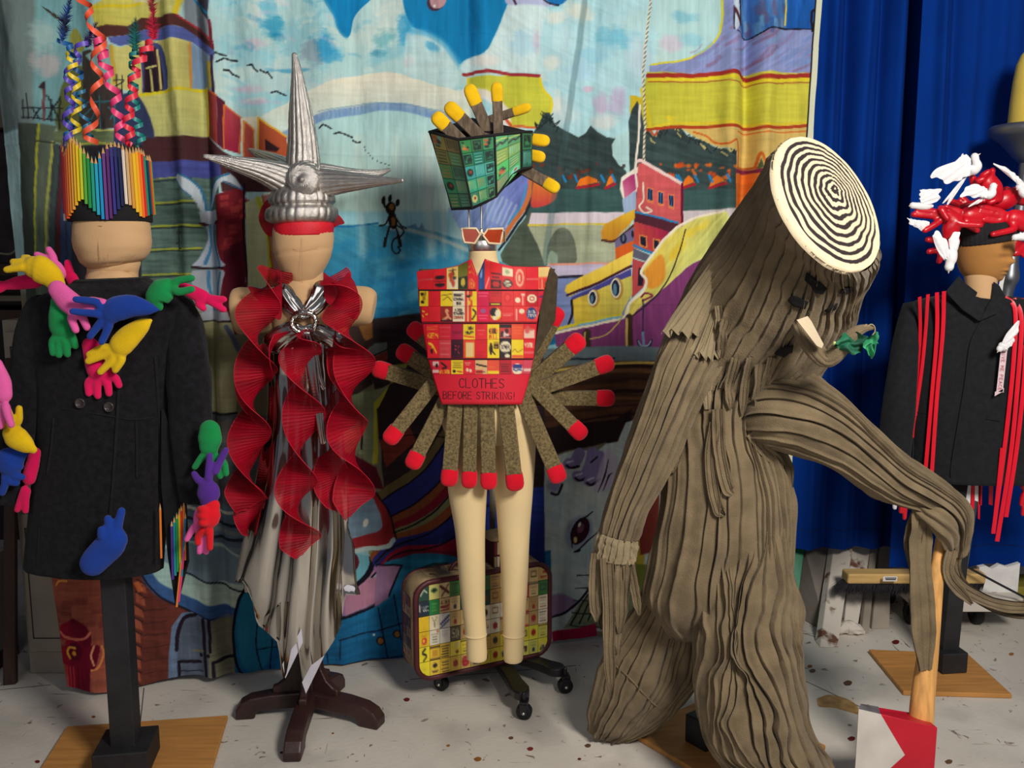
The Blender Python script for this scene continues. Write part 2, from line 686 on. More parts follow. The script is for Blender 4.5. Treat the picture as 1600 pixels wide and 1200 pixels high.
# hanging folds
dY = np.zeros_like(UU)
for px_, amp, wd, lean in ((1180, -.050, .010, 0), (1152, .045, .014, 0), (1212, .030, .014, 0), (735, -.020, .008, 0), (757, .018, .010, 0), (700, .010, .012, 0), (520, .016, .016, .0), (560, -.013, .014, 0), (640, .010, .018, 0), (905, .015, .012, -.05), (935, -.014, .01, -.05), (345, -.030, .010, 0), (325, .03, .012, 0), (365, .022, .014, 0), (235, .012, .02, 0), (130, .035, .02, 0), (180, -.02, .02, 0), (75, -.03, .018, 0), (1040, .012, .02, 0), (1085, -.010, .015, 0), (430, .012, .02, 0), (465, -.010, .015, 0), (820, .008, .015, 0)):
    X0 = W(px_, 350, 3.2)[0]
    u0 = (X0 - XL) / (XR - XL)
    dY -= 1.35 * amp * np.exp(-((UU - u0 - lean * (1 - VV) + .006 * vnoise(VV * 3, UU * 0, int(px_))) / wd) ** 2) * (.35 + .65 * VV ** .6 + .15 * vnoise(VV * 4 + px_, UU * 0, 3))
dY -= .010 * fbm(UU * 18, VV * 4, 11) + .005 * fbm(UU * 70, VV * 22, 12) + .0022 * np.abs(fbm(UU * 50 + 3 * VV, VV * 50 + 9 * UU, 16))
dY -= .03 * np.exp(-VV / .05) * vnoise(UU * 16, VV * 0 + 2, 5)
# a square of fold creases from storage
for uc in (.215, .385, .555, .725, .9):
    dY -= .0022 * np.exp(-((UU - uc) / .0016) ** 2)
for vc in (.3, .5, .7, .86):
    dY -= .0022 * np.exp(-((VV - vc) / .0018) ** 2)
G = np.stack([XX + .006 * fbm(UU * 10, VV * 6, 15), YY + dY, ZZ], -1)

# brush wobble so that painted edges are hand-made
wx = bx + 1.3 * fbm(bx / 22, by / 22, 21)
wy = by + 1.3 * fbm(bx / 22, by / 22, 31)
p = Paint(wx, wy, (178, 214, 214))
rnd = random.Random(3)
p.poly([(-100, 440), (1080, 520), (1080, 1300), (-100, 1300)], (126, 120, 96), False, 30)

# --- sky
for i in range(70):
    x, y = rnd.uniform(330, 1010), rnd.uniform(-10, 180)
    p.blob(x, y, rnd.uniform(20, 60), rnd.uniform(12, 40), [(196, 224, 222), (150, 205, 216), (205, 226, 218), (128, 196, 214), (214, 222, 214)][i % 5], .5, .5, i, rnd.uniform(-.6, .6))
for x, y, rx, ry, c in ((385, 140, 26, 8, (205, 178, 196)), (402, 160, 30, 6, (200, 180, 200)), (400, 70, 16, 10, (205, 188, 200)), (640, 96, 10, 9, (226, 176, 190)), (490, 84, 22, 24, (140, 160, 172)), (425, 40, 18, 22, (44, 156, 196)), (432, 58, 14, 8, (30, 140, 182)), (510, 70, 14, 26, (36, 146, 196)), (516, 88, 18, 12, (60, 160, 204)), (455, 110, 40, 4, (70, 160, 194)), (600, 60, 20, 20, (110, 180, 190)), (588, 82, 14, 8, (70, 150, 178)), (420, 10, 14, 18, (96, 180, 206)), (640, 40, 10, 40, (60, 166, 208))):
    p.blob(x, y, rx, ry, c, .75, .45, int(y))
for i in range(150):
    x, y = rnd.uniform(340, 1010), rnd.uniform(-10, 190)
    q_ = rnd.uniform(-.9, .9)
    L_ = rnd.uniform(8, 34)
    p.stroke([(x, y), (x + L_ * .5, y + L_ * q_ * .4 - 3), (x + L_, y + L_ * q_ * .7)], rnd.uniform(2, 8), [(222, 232, 222), (110, 186, 208), (226, 230, 214), (150, 208, 218), (70, 160, 198), (206, 200, 214)][i % 6], alpha=.45, soft=3, dry=.7, seed=i)
BL = (18, 128, 184)
p.poly([(500, -20), (511, 10), (521, 25), (526, 42), (533, 54), (541, 58), (547, 50), (551, 30), (561, 16), (578, -2), (580, -20)], BL, True, 1.5, streak=.06, ang=1.57)
p.stroke([(502, -8), (521, 24), (528, 46), (541, 58)], 4, (96, 170, 200), alpha=.5, soft=3)
p.poly([(628, -20), (632, 14), (640, 36), (650, 46), (668, 52), (684, 60), (700, 74), (712, 92), (718, 100), (730, 90), (758, 82), (772, 56), (784, 28), (792, 8), (796, -20)], BL, True, 2, streak=.05, ang=1.57)
p.blob(632, 45, 14, 22, (60, 160, 205), .7, .5, 4)
p.poly([(636, 52), (650, 48), (672, 54), (694, 70), (712, 96), (716, 128), (700, 140), (660, 122), (632, 112)], (196, 222, 222), True, 4, .8, streak=.05)
p.stroke([(645, 50), (672, 54), (696, 72), (716, 98)], 9, (74, 166, 206), soft=5, alpha=.7)
p.blob(678, 74, 16, 8, (60, 158, 200), .7, .4, 9, .6)
p.ell(681, 4, 15, 14, (70, 50, 62), ang=-.5)
p.ell(684, 2, 13, 13, (190, 146, 152), ang=-.5)
p.ell(679, 10, 2.4, 2, (246, 232, 226))
p.poly([(788, -12), (793, 8), (830, 10), (868, 9), (884, 2), (886, -12)], (176, 182, 214), True, 1.5)
p.poly([(846, -12), (856, 2), (872, 8), (884, 2), (886, -12)], (24, 110, 176), True, 1.5)
p.stroke([(842, -8), (856, 4), (872, 8)], 3, (34, 44, 60))
p.stroke([(800, -6), (806, 8)], 4, (70, 46, 66))
# clouds right of the blue
p.poly([(795, 10), (848, 8), (860, 30), (850, 60), (846, 96), (842, 112), (728, 112), (724, 98), (735, 90), (762, 84), (776, 52), (786, 24)], (206, 228, 228), True, 4, .9, streak=.05, ang=.6)
p.blob(758, 95, 26, 12, (232, 226, 220), .8, .25, 3)
p.blob(818, 70, 26, 26, (150, 200, 224), .5, .5, 7, .5)
p.blob(838, 62, 7, 24, (206, 186, 206), .6, .4, 8)
p.poly([(846, 40), (862, 14), (890, 10), (930, -20), (1020, -20), (1020, 130), (1000, 170), (975, 210), (935, 212), (880, 208), (862, 170), (852, 120), (842, 100)], (176, 218, 226), True, 6, .85, streak=.06, ang=.5)
for x, y, rx, ry, c in ((866, 26, 16, 14, (226, 226, 212)), (862, 98, 18, 14, (226, 226, 214)), (905, 20, 30, 16, (228, 226, 208)), (985, 40, 30, 26, (186, 220, 222)), (960, 60, 36, 18, (110, 188, 214)), (930, 85, 30, 14, (150, 204, 224)), (940, 160, 12, 22, (206, 180, 208)), (966, 160, 16, 24, (198, 178, 212)), (918, 138, 10, 6, (214, 176, 196)), (880, 175, 30, 26, (206, 222, 222)), (945, 190, 22, 14, (226, 226, 222)), (905, 110, 30, 20, (170, 210, 230)), (1000, 90, 20, 40, (196, 216, 226)), (870, 160, 8, 22, (226, 226, 216)), (880, 60, 20, 24, (190, 222, 226)), (1030, 30, 50, 24, (180, 214, 214)), (1070, 26, 24, 10, (120, 186, 206)), (1080, 60, 24, 14, (140, 196, 212)), (1050, 70, 20, 14, (206, 190, 206))):
    p.blob(x, y, rx, ry, c, .7, .4, int(x))
# --- great arch
p.poly([(398, 190), (420, 176), (452, 158), (490, 140), (530, 123), (565, 117), (600, 113), (625, 115), (650, 124), (690, 136), (730, 152), (735, 198), (690, 190), (650, 172), (600, 168), (540, 176), (480, 194), (430, 214), (410, 220)], (232, 226, 204), True, 2, col2=(196, 220, 214), dirn=(0, 1), streak=.04)
p.poly([(430, 214), (480, 192), (540, 174), (600, 166), (655, 172), (700, 190), (740, 200), (740, 330), (430, 330)], (176, 216, 216), True, 2, col2=(190, 218, 208), streak=.05, ang=1.57)
p.stroke([(424, 222), (470, 198), (520, 180), (570, 170), (612, 166), (650, 172), (690, 184), (740, 196)], 13, (112, 146, 192), soft=2, alpha=.9, dry=.4)
p.stroke([(500, 176), (570, 162), (640, 164), (700, 178)], 2, (110, 150, 170), alpha=.6)
# --- sea
p.poly([(515, 330), (600, 330), (700, 330), (740, 300), (900, 300), (900, 560), (515, 560)], (150, 204, 214), False, 6)
p.poly([(510, 352), (560, 350), (600, 352), (650, 356), (700, 368), (740, 384), (800, 420), (860, 440), (860, 540), (510, 540)], (70, 150, 176), True, 2, col2=(18, 104, 156), dirn=(0, 1), streak=.10, ang=.5)
p.stroke([(512, 354), (545, 353), (592, 349)], 3, (34, 110, 160))
p.stroke([(612, 356), (650, 362), (690, 374), (730, 390)], 6, (186, 196, 186), soft=3, alpha=.8)
p.poly([(636, 356), (650, 350), (654, 357)], (104, 138, 168))
p.poly([(654, 359), (660, 349), (666, 362)], (110, 140, 168))
for x, w_, a in ((620, 9, .45), (668, 16, .6), (688, 10, .5), (712, 18, .45), (560, 14, .4), (735, 8, .3)):
    p.stroke([(x, 215), (x + 2, 300), (x + 8, 400)], w_, (214, 226, 216), soft=9, alpha=a, dry=.3)
for i in range(26):
    x, y = rnd.uniform(520, 720), rnd.uniform(385, 505)
    p.blob(x, y, rnd.uniform(14, 44), rnd.uniform(5, 14), [(36, 130, 176), (20, 106, 160), (90, 170, 190), (60, 150, 186)][i % 4], .5, .5, i, -.3)
p.poly([(585, 505), (605, 498), (640, 506), (660, 520), (668, 560), (668, 600), (585, 600)], (28, 66, 124), True, 1.5, col2=(20, 40, 96))
for dx in (0, 12, 24):
    p.stroke([(590, 512 + dx), (615, 506 + dx), (644, 516 + dx), (660, 540 + dx)], 3, (18, 28, 64))
# little creature with a curly tail
BK = (36, 28, 26)
p.ell(612, 325, 8, 10, BK, ang=.2)
for x, y in ((600, 312), (611, 310), (623, 317)):
    p.ell(x, y, 3.2, 6, BK, ang=.2)
p.ell(613, 324, 4, 6, (150, 104, 50), ang=.2)
p.stroke([(600, 308), (603, 322), (612, 330)], 4, BK)
p.poly([(608, 332), (618, 332), (622, 350), (616, 358), (609, 350)], BK, True)
p.poly([(612, 340), (618, 340), (619, 350), (614, 352)], (140, 96, 44), True)
p.stroke([(609, 338), (604, 350), (595, 353)], 2.6, BK)
p.stroke([(619, 340), (628, 352), (636, 358)], 2.6, BK)
p.stroke([(610, 354), (606, 368), (602, 384)], 3, BK)
p.stroke([(604, 372), (602, 384)], 5, BK)
p.stroke([(619, 354), (624, 368), (627, 384)], 3, BK)
p.stroke([(623, 368), (627, 384)], 5, BK)
p.stroke([(622, 352), (632, 360), (628, 368), (616, 374), (614, 388), (620, 396), (626, 392), (623, 385)], 2.6, BK)
# birds
for bq in (((334, 92), (340, 85), (346, 87), (354, 88)), ((342, 99), (352, 92), (360, 95), (372, 97)), ((352, 110), (360, 111), (364, 117), (374, 121)), ((388, 104), (396, 103), (399, 109), (404, 113)), ((408, 111), (416, 115), (418, 113), (425, 122)), ((424, 145), (431, 142), (436, 145), (445, 149)), ((502, 201), (508, 196), (514, 198), (520, 202)), ((524, 210), (530, 207), (538, 209), (550, 214)), ((551, 219), (558, 222), (563, 221)), ((90, 80), (94, 76), (100, 84), (106, 86))):
    p.stroke(bq, 2.6, (26, 28, 36), smooth=False)
for x, y in ((570, 229), (571, 234), (576, 239), (579, 243), (583, 247), (591, 251), (597, 254), (603, 256), (609, 258)):
    p.ell(x, y, 1.3, 1, (26, 28, 36))
# --- lime roof block and hills (centre)
p.poly([(729, 120), (800, 118), (843, 122), (848, 140), (861, 156), (860, 178), (842, 200), (800, 200), (790, 172), (768, 154), (730, 142)], (196, 196, 66), False, 1.2, streak=.05)
p.stroke([(730, 122), (732, 142), (768, 154), (790, 172), (798, 198)], 3, (222, 200, 36))
p.stroke([(843, 122), (848, 140), (861, 156), (858, 178), (842, 200)], 4, (222, 200, 36))
p.stroke([(728, 143), (760, 150), (786, 172), (790, 190)], 14, (232, 226, 220), soft=3, alpha=.9)
p.stroke([(724, 116), (745, 113), (778, 113), (800, 117), (841, 118)], 5.5, (158, 52, 58))
p.stroke([(784, 178), (796, 196)], 5, (206, 90, 50))
p.stroke([(800, 198), (842, 200)], 4, (206, 110, 60))
GR = (54, 70, 70)
p.poly([(828, 212), (840, 196), (850, 176), (858, 176), (866, 194), (884, 206), (904, 214), (916, 206), (925, 194), (934, 206), (948, 215), (962, 217), (956, 226), (957, 244), (966, 258), (978, 268), (985, 300), (985, 345), (820, 345), (815, 300)], GR, False, 1.3, streak=.22, ang=.3)
for i in range(34):
    x = rnd.uniform(834, 868)
    y = 176 + abs(x - 852) * 1.1 + rnd.uniform(0, 16)
    p.stroke([(x, y), (x + rnd.uniform(-9, 9), y - rnd.uniform(2, 8))], 1.6, (34, 44, 46), smooth=False)
p.poly([(985, 150), (994, 150), (1000, 152), (1012, 152), (1012, 200), (985, 200)], (206, 180, 40), False, 2)
p.poly([(982, 190), (988, 172), (996, 158), (1002, 172), (1006, 198), (1020, 214), (1034, 200), (1050, 188), (1062, 196), (1076, 212), (1100, 220), (1120, 232), (1148, 236), (1150, 330), (985, 330)], GR, False, 1.3, streak=.22, ang=.3)
for i in range(60):
    x = rnd.uniform(1016, 1150)
    y = np.interp(x, [985, 996, 1020, 1050, 1076, 1120, 1150], [190, 160, 214, 190, 212, 232, 238]) + rnd.uniform(0, 12)
    p.stroke([(x, y), (x + rnd.uniform(-8, 8), y - rnd.uniform(3, 9))], 1.6, (34, 44, 46) if i % 3 else (206, 190, 120), smooth=False)
for i in range(50):
    x = rnd.uniform(832, 975) if i % 2 else rnd.uniform(1030, 1150)
    y = 268 + rnd.uniform(-12, 12)
    p.blob(x, y, rnd.uniform(2, 6), rnd.uniform(2, 5), [(214, 80, 30), (120, 52, 34), (226, 110, 36), (60, 54, 48)][i % 4], .85, .5, i)
for x0, x1 in ((832, 868), (900, 935), (1066, 1086), (1108, 1130), (945, 960)):
    p.poly([(x0, 292), (x0 + 4, 280), ((x0 + x1) / 2, 274), (x1 - 3, 280), (x1, 290), (x1, 284)], (232, 120, 34), False, 1)
    p.stroke([(x0, 294), (x1, 288)], 4, (170, 34, 50))
for x in (878, 896, 938, 955, 1056, 1060, 1086, 1108, 1132):
    p.stroke([(x, 274), (x + 5, 284)], 3.4, (36, 130, 190))
p.poly([(820, 296), (985, 296), (985, 334), (820, 334)], (58, 92, 90), False, 3, .8, streak=.12)
p.poly([(1060, 296), (1150, 296), (1150, 326), (1060, 330)], (60, 92, 90), False, 3, .8, streak=.12)
# lilac-blue hull side with dark outline
p.poly([(700, 325), (735, 320), (762, 288), (800, 268), (826, 274), (822, 312), (800, 350), (780, 376), (730, 376)], (112, 124, 196), False, 2, col2=(150, 180, 220), dirn=(-1, 0), streak=.12, ang=2.2)
for k in range(7):
    p.stroke([(770 + k * 7, 300 + k * 4), (755 + k * 7, 340 + k * 3)], 3, (190, 214, 226), alpha=.6, soft=3)
p.stroke([(828, 276), (822, 312), (802, 346), (782, 376)], 7, (206, 116, 66))
p.stroke([(820, 290), (812, 320), (794, 350)], 3, (70, 150, 200))
p.stroke([(834, 278), (829, 312), (806, 352), (780, 390)], 4, (44, 40, 52))
p.poly([(832, 284), (852, 276), (868, 290), (866, 312), (848, 322), (828, 322)], (228, 140, 50), True, 1.5, col2=(200, 60, 70), dirn=(0, 1))
p.poly([(782, 398), (800, 366), (826, 330), (842, 340), (858, 352), (852, 420), (800, 420), (784, 410)], (80, 92, 78), False, 2, streak=.15)
# banded shore
p.poly([(828, 333), (985, 331), (985, 350), (824, 352)], (216, 204, 212), False, 1.5)
p.stroke([(824, 352), (985, 349)], 3, (214, 190, 70))
p.poly([(824, 354), (985, 351), (985, 412), (850, 414), (838, 380)], (170, 176, 148), False, 1.5, streak=.08)
p.poly([(852, 414), (856, 380), (870, 358), (888, 360), (900, 384), (898, 412)], (92, 100, 88), True, 2, .8, streak=.2)
p.poly([(852, 412), (860, 392), (870, 400), (868, 414)], (150, 172, 150), True, 2)
p.poly([(855, 412), (985, 410), (985, 432), (865, 434)], (196, 186, 210), False, 2, streak=.08)
p.stroke([(858, 413), (960, 411)], 3, (220, 150, 130))
p.poly([(862, 432), (985, 430), (985, 520), (868, 520)], (124, 140, 190), False, 2, streak=.12)
p.stroke([(868, 433), (910, 432)], 4, (36, 34, 48))
p.poly([(1065, 330), (1150, 325), (1150, 400), (1065, 400)], (206, 196, 200), False, 2)
# --- city blocks on the right
p.poly([(1124, -20), (1127, 35), (1122, 58), (1106, 76), (1080, 91), (1050, 99), (1016, 104), (1016, 116), (1300, 116), (1300, -20)], (136, 146, 194), False, 1.5, streak=.10, ang=-.6)
p.stroke([(1126, -20), (1127, 32), (1122, 58), (1106, 76), (1080, 90), (1050, 98), (1018, 103)], 3, (214, 206, 44))
for i in range(46):
    x, y = rnd.uniform(1040, 1280), rnd.uniform(30, 112)
    if y < 100 - (x - 1040) * .8 and x < 1125:
        continue
    L_ = rnd.uniform(20, 60)
    p.stroke([(x, y), (x + L_ * .5, y - L_ * .2), (x + L_ * .8, y - L_ * .55)], rnd.uniform(2, 6), [(132, 86, 110), (126, 172, 208), (150, 106, 140), (110, 140, 196)][i % 4], alpha=.55, soft=2.5, dry=.6, seed=i)
p.poly([(1142, -20), (1142, 46), (1146, 52), (1156, 40), (1152, -20)], (186, 202, 218), False, 2)
p.poly([(1152, -20), (1154, 46), (1175, 57), (1200, 48), (1230, 46), (1270, 45), (1276, 14), (1272, -20)], (70, 116, 176), False, 1.5, streak=.18, ang=1.57)
for i in range(20):
    x, y = rnd.uniform(1156, 1226), rnd.uniform(0, 40)
    p.stroke([(x, y), (x + 2, y + rnd.uniform(8, 20))], rnd.uniform(4, 8), [(112, 84, 112), (120, 176, 206), (40, 84, 150)][i % 3], alpha=.6, soft=2, dry=.5, seed=i)
p.poly([(1229, -20), (1228, 46), (1270, 45), (1274, -20)], (28, 92, 176), False, 2, streak=.2, ang=1.57)
p.stroke([(1228, -10), (1226, 40)], 3, (214, 200, 60))
p.stroke([(1150, -10), (1156, 40)], 4, (40, 34, 60))
p.stroke([(1142, 16), (1143, 50)], 2, (26, 24, 34), smooth=False)
p.stroke([(1143, 20), (1156, 40)], 5, (80, 40, 50))
p.stroke([(1148, 52), (1162, 53), (1175, 57), (1190, 52), (1204, 47), (1240, 46), (1270, 45)], 2.4, (24, 22, 34))
p.stroke([(1278, -10), (1275, 12), (1268, 20), (1270, 48)], 4, (36, 22, 32))
p.poly([(1279, -20), (1278, 46), (1300, 48), (1300, -20)], (190, 214, 204), False, 2)
p.poly([(1012, 114), (1300, 114), (1300, 200), (1006, 200), (1002, 160)], (190, 188, 62), False, 1.5, col2=(206, 198, 70), dirn=(1, 0), streak=.06)
p.stroke([(1014, 120), (1100, 117), (1155, 116), (1185, 122), (1275, 117)], 7, (158, 48, 40))
p.stroke([(1014, 126), (1100, 123), (1155, 123), (1185, 128), (1275, 123)], 4.5, (222, 202, 40))
p.stroke([(1014, 129), (1120, 128), (1180, 132), (1275, 128)], 1.6, (160, 60, 40))
p.stroke([(1004, 140), (1010, 170), (1014, 196)], 6, (218, 196, 40), dry=.2)
p.poly([(1064, 200), (1300, 192), (1300, 300), (1150, 300), (1148, 236), (1120, 230), (1090, 215)], (212, 182, 104), False, 1.5, streak=.06)
p.stroke([(1010, 200), (1060, 193), (1155, 193), (1190, 196), (1275, 191)], 4, (216, 194, 50))
p.stroke([(1010, 203), (1060, 199), (1155, 198), (1190, 201), (1275, 196)], 5, (172, 66, 34))
p.stroke([(1150, 207), (1190, 208), (1275, 205)], 2, (206, 100, 40))
p.stroke([(1086, 206), (1104, 212), (1118, 224), (1136, 226), (1150, 222), (1152, 262)], 3, (206, 98, 36))
p.stroke([(1014, 204), (1022, 212), (1026, 206)], 3, (196, 74, 34))
p.stroke([(1052, 190), (1042, 184), (1056, 184)], 3, (220, 196, 40))
p.stroke([(1150, 263), (1190, 262), (1300, 258)], 3, (186, 96, 34))
p.stroke([(1150, 268), (1190, 268), (1300, 264)], 7, (124, 40, 64))
p.poly([(1148, 272), (1300, 268), (1300, 420), (1150, 420)], (212, 112, 40), False, 1.5, streak=.12)
p.stroke([(1180, 262), (1187, 240), (1195, 262)], 4, (200, 100, 36))
p.poly([(1182, 264), (1187, 248), (1192, 264)], (80, 92, 60), False, 1.5)
# --- paddle-boat house
p.poly([(970, 278), (985, 268), (1000, 258), (996, 300), (974, 312), (968, 296)], (236, 228, 214), False, 1.5)
p.poly([(972, 284), (986, 274), (998, 270), (994, 296), (976, 312)], (164, 34, 100), False, 1.2, col2=(206, 120, 150), dirn=(-1, 1))
p.poly([(972, 312), (994, 298), (996, 325), (976, 345)], (156, 176, 206), False, 1.5)
p.poly([(997, 256), (1004, 254), (1066, 288), (1067, 352), (994, 332)], (204, 90, 92), False, 1.2, streak=.08)
p.stroke([(996, 252), (1004, 252), (1034, 270), (1066, 288)], 5, (236, 206, 200))
p.stroke([(1066, 288), (1067, 352)], 4, (110, 20, 50))
for x, y in ((1016, 306), (1032, 311), (1049, 315)):
    p.poly([(x - 5, y - 13), (x + 5, y - 11), (x + 5, y + 12), (x - 5, y + 10)], (228, 130, 80), False, 1)
    p.poly([(x - 3.5, y - 11), (x + 3.5, y - 9), (x + 3.5, y + 8), (x - 3.5, y + 6)], (22, 40, 84), False, 1)
    p.stroke([(x, y - 10), (x, y + 8)], 1, (60, 140, 190))
p.poly([(992, 330), (1067, 352), (1066, 350), (1044, 364), (990, 346)], (84, 38, 52), False, 1.2)
p.stroke([(994, 331), (1030, 341), (1060, 348)], 3, (30, 132, 190))
p.poly([(938, 362), (944, 350), (992, 326), (992, 340), (960, 376), (940, 376)], (226, 186, 52), False, 1.2, col2=(196, 130, 40), dirn=(0, 1))
p.stroke([(940, 375), (962, 376), (990, 352)], 4, (84, 48, 42))
p.poly([(960, 378), (990, 354), (990, 382), (962, 390)], (112, 104, 142), False, 1.2)
p.ell(974, 374, 5, 8, (36, 30, 44))
p.ell(974, 373, 2, 5, (90, 110, 140))
p.ell(988, 366, 2, 6, (36, 30, 44))
p.poly([(961, 388), (990, 376), (990, 396), (962, 408)], (214, 96, 36), False, 1.2)
p.poly([(990, 346), (1044, 362), (1042, 380), (1018, 396), (990, 388)], (206, 84, 60), False, 1.2, col2=(160, 34, 76), dirn=(1, -.4))
for x, y in ((1004, 376), (1025, 382)):
    p.poly([(x - 6, y - 10), (x + 6, y - 7), (x + 6, y + 11), (x - 6, y + 8)], (228, 140, 76), False, 1)
    p.poly([(x - 4, y - 8), (x + 4, y - 5), (x + 4, y + 9), (x - 4, y + 6)], (34, 30, 50), False, 1)
p.stroke([(990, 384), (1012, 393), (1022, 396)], 4, (30, 130, 186))
p.poly([(989, 388), (1014, 398), (1008, 408), (988, 402)], (96, 96, 112), False, 1.2)
p.poly([(988, 404), (1008, 410), (1020, 420), (1004, 450), (988, 466)], (180, 70, 74), False, 1.2)
p.poly([(998, 418), (1006, 420), (1004, 446), (997, 446)], (40, 30, 44), False, 1)
p.poly([(882, 455), (884, 446), (989, 392), (988, 406), (984, 416), (890, 464)], (230, 194, 56), False, 1.2, col2=(240, 212, 96), dirn=(0, -1))
p.stroke([(886, 462), (930, 444), (986, 416)], 4, (70, 36, 46))
p.poly([(892, 466), (986, 420), (987, 432), (895, 472)], (74, 70, 142), False, 1.2)
p.poly([(893, 470), (988, 430), (988, 460), (976, 480), (970, 492), (898, 508)], (222, 190, 62), False, 1.2, col2=(206, 196, 96), dirn=(1, 0), streak=.06)
for x, y, rx, ry in ((925, 465, 7, 12), (962, 450, 8, 15)):
    p.ell(x + 2, y + 1, rx + 2, ry + 2, (180, 140, 60))
    p.ell(x, y, rx, ry, (236, 230, 210))
    p.ell(x, y, rx - 2, ry - 2.5, (28, 34, 54))
    p.ell(x - 1, y + 2, rx - 5, ry - 6, (90, 130, 150))
p.stroke([(893, 470), (894, 490), (889, 506)], 4, (40, 32, 40))
p.poly([(866, 520), (910, 512), (975, 498), (1000, 480), (1036, 450), (1078, 416), (1120, 390), (1120, 580), (985, 566), (905, 556), (868, 540)], (132, 62, 116), False, 1.5, streak=.10, ang=1.5)
p.poly([(1003, 422), (1018, 400), (1046, 368), (1080, 346), (1130, 330), (1130, 380), (1078, 416), (1042, 446), (1000, 480), (984, 498), (975, 490), (985, 470), (1004, 456), (1008, 436)], (228, 206, 90), True, 1.5, col2=(206, 216, 130), dirn=(1, .5), streak=.10, ang=2.2)
p.poly([(1006, 424), (1022, 404), (1034, 398), (1040, 424), (1030, 446), (1012, 450)], (228, 140, 44), True, 4, .85)
p.blob(1060, 390, 24, 8, (236, 200, 50), .7, .4, 3, -.8)
p.blob(1085, 360, 26, 8, (238, 212, 70), .8, .4, 4, -.5)
p.stroke([(868, 520), (905, 512), (972, 496), (984, 474), (1004, 456), (1009, 438), (1002, 424), (1018, 398), (1046, 366), (1080, 343), (1126, 330)], 4, (244, 232, 206))
p.stroke([(870, 514), (905, 506), (970, 492)], 5, (222, 206, 52))
p.stroke([(905, 508), (970, 494)], 3, (130, 190, 214))
p.stroke([(1072, 358), (1064, 388), (1050, 424), (1034, 450), (1012, 474), (988, 494)], 2, (40, 34, 44))
p.stroke([(1002, 464), (1008, 458), (1018, 462), (1004, 470)], 3, (130, 40, 70))
p.stroke([(1004, 468), (1005, 534)], 2.4, (44, 44, 66), dry=.5)
p.stroke([(1005, 520), (1006, 540)], 4, (120, 150, 190))
p.stroke([(997, 532), (1000, 540), (1006, 543), (1014, 540), (1018, 532)], 4, (40, 44, 70))
p.stroke([(998, 533), (1001, 539), (1006, 541), (1013, 539), (1017, 533)], 1.6, (170, 200, 220))
p.stroke([(983, 496), (984, 564)], 12, (70, 48, 40), smooth=False)
p.stroke([(979, 498), (980, 560)], 4, (214, 180, 96), smooth=False)
p.stroke([(917, 520), (917, 552)], 12, (66, 50, 44), smooth=False)
p.stroke([(914, 520), (913, 550)], 3, (190, 160, 90), smooth=False)
p.stroke([(922, 530), (946, 524), (962, 508), (972, 494)], 2, (206, 180, 96))
# mast rope
p.stroke([(1018, -15), (1012, 40), (1006, 110), (1007, 170), (1006, 250)], 3, (226, 216, 190))
for k in range(34):
    y = k * 7.5
    x = np.interp(y, [0, 40, 110, 170, 250], [1016, 1012, 1006, 1007, 1006])
    p.stroke([(x - 1, y + 2), (x + 2, y - 2)], 1.2, (60, 50, 40), smooth=False)
p.stroke([(1000, 165), (997, 220), (993, 262), (995, 292)], 3.4, (232, 222, 208))
p.stroke([(1005, 286), (1006, 312), (999, 322), (1006, 332), (1018, 330), (1010, 324)], 2.4, (232, 222, 200))
# faint band of shade across the cloth, painted in as a translucent stroke
p.stroke([(914, -10), (905, 70), (893, 150), (878, 240), (862, 330), (848, 420)], 10, (70, 100, 104), soft=3, alpha=.42)
# --- shore, roots
p.poly([(845, 545), (985, 540), (1090, 545), (1090, 566), (845, 572)], (106, 122, 128), False, 2, streak=.1)
p.stroke([(860, 562), (960, 560)], 3, (40, 46, 60))
p.poly([(660, 600), (830, 590), (880, 574), (960, 564), (1090, 562), (1090, 690), (985, 655), (940, 690), (880, 702), (830, 712), (660, 700)], (84, 56, 40), False, 2, streak=.30, ang=-.08)
for k in range(12):
    y = 580 + k * 10
    p.stroke([(700, y + 20), (800, y + 18), (880, y + rnd.uniform(0, 8)), (960, y - 8 + rnd.uniform(-4, 4)), (1070, y - 10)], rnd.uniform(2, 6), [(40, 26, 26), (124, 84, 50), (58, 38, 32), (96, 60, 36)][k % 4], alpha=.85, soft=1.5)
p.stroke([(860, 580), (930, 572), (1000, 566), (1060, 568)], 4, (214, 184, 90))
p.poly([(845, 668), (960, 655), (985, 640), (990, 700), (945, 692), (880, 706), (840, 720)], (44, 28, 30), False, 2)
p.stroke([(984, 664), (982, 690)], 5, (220, 180, 50))
# --- white beast on the right
p.poly([(700, 770), (760, 730), (838, 720), (870, 712), (905, 702), (930, 706), (946, 694), (964, 690), (976, 660), (1080, 640), (1080, 1005), (930, 990), (880, 1000), (830, 1015), (700, 1030)], (196, 212, 210), False, 2, streak=.07, ang=.5)
for i in range(30):
    p.blob(rnd.uniform(835, 960), rnd.uniform(740, 950), rnd.uniform(10, 34), rnd.uniform(8, 24), [(172, 198, 200), (214, 222, 214), (180, 206, 204), (160, 186, 190)][i % 4], .5, .5, i)
for a in ([(905, 708), (898, 722), (888, 726)], [(925, 706), (916, 738), (902, 744)], [(936, 712), (930, 744), (920, 752)]):
    p.stroke(a, 17, (142, 130, 178), soft=2)
    p.stroke([(a[2][0] - 3, a[2][1] + 3), (a[2][0] + 4, a[2][1] + 6), (a[1][0] + 6, a[1][1] + 6)], 4, (36, 24, 40))
    p.stroke([(a[2][0] - 2, a[2][1] - 2), (a[2][0] + 7, a[2][1] - 5)], 3, (206, 206, 220))
p.stroke([(922, 722), (932, 714)], 3, (40, 28, 44))
p.poly([(926, 770), (938, 724), (950, 700), (962, 720), (958, 760)], (206, 190, 216), True, 4, .8)
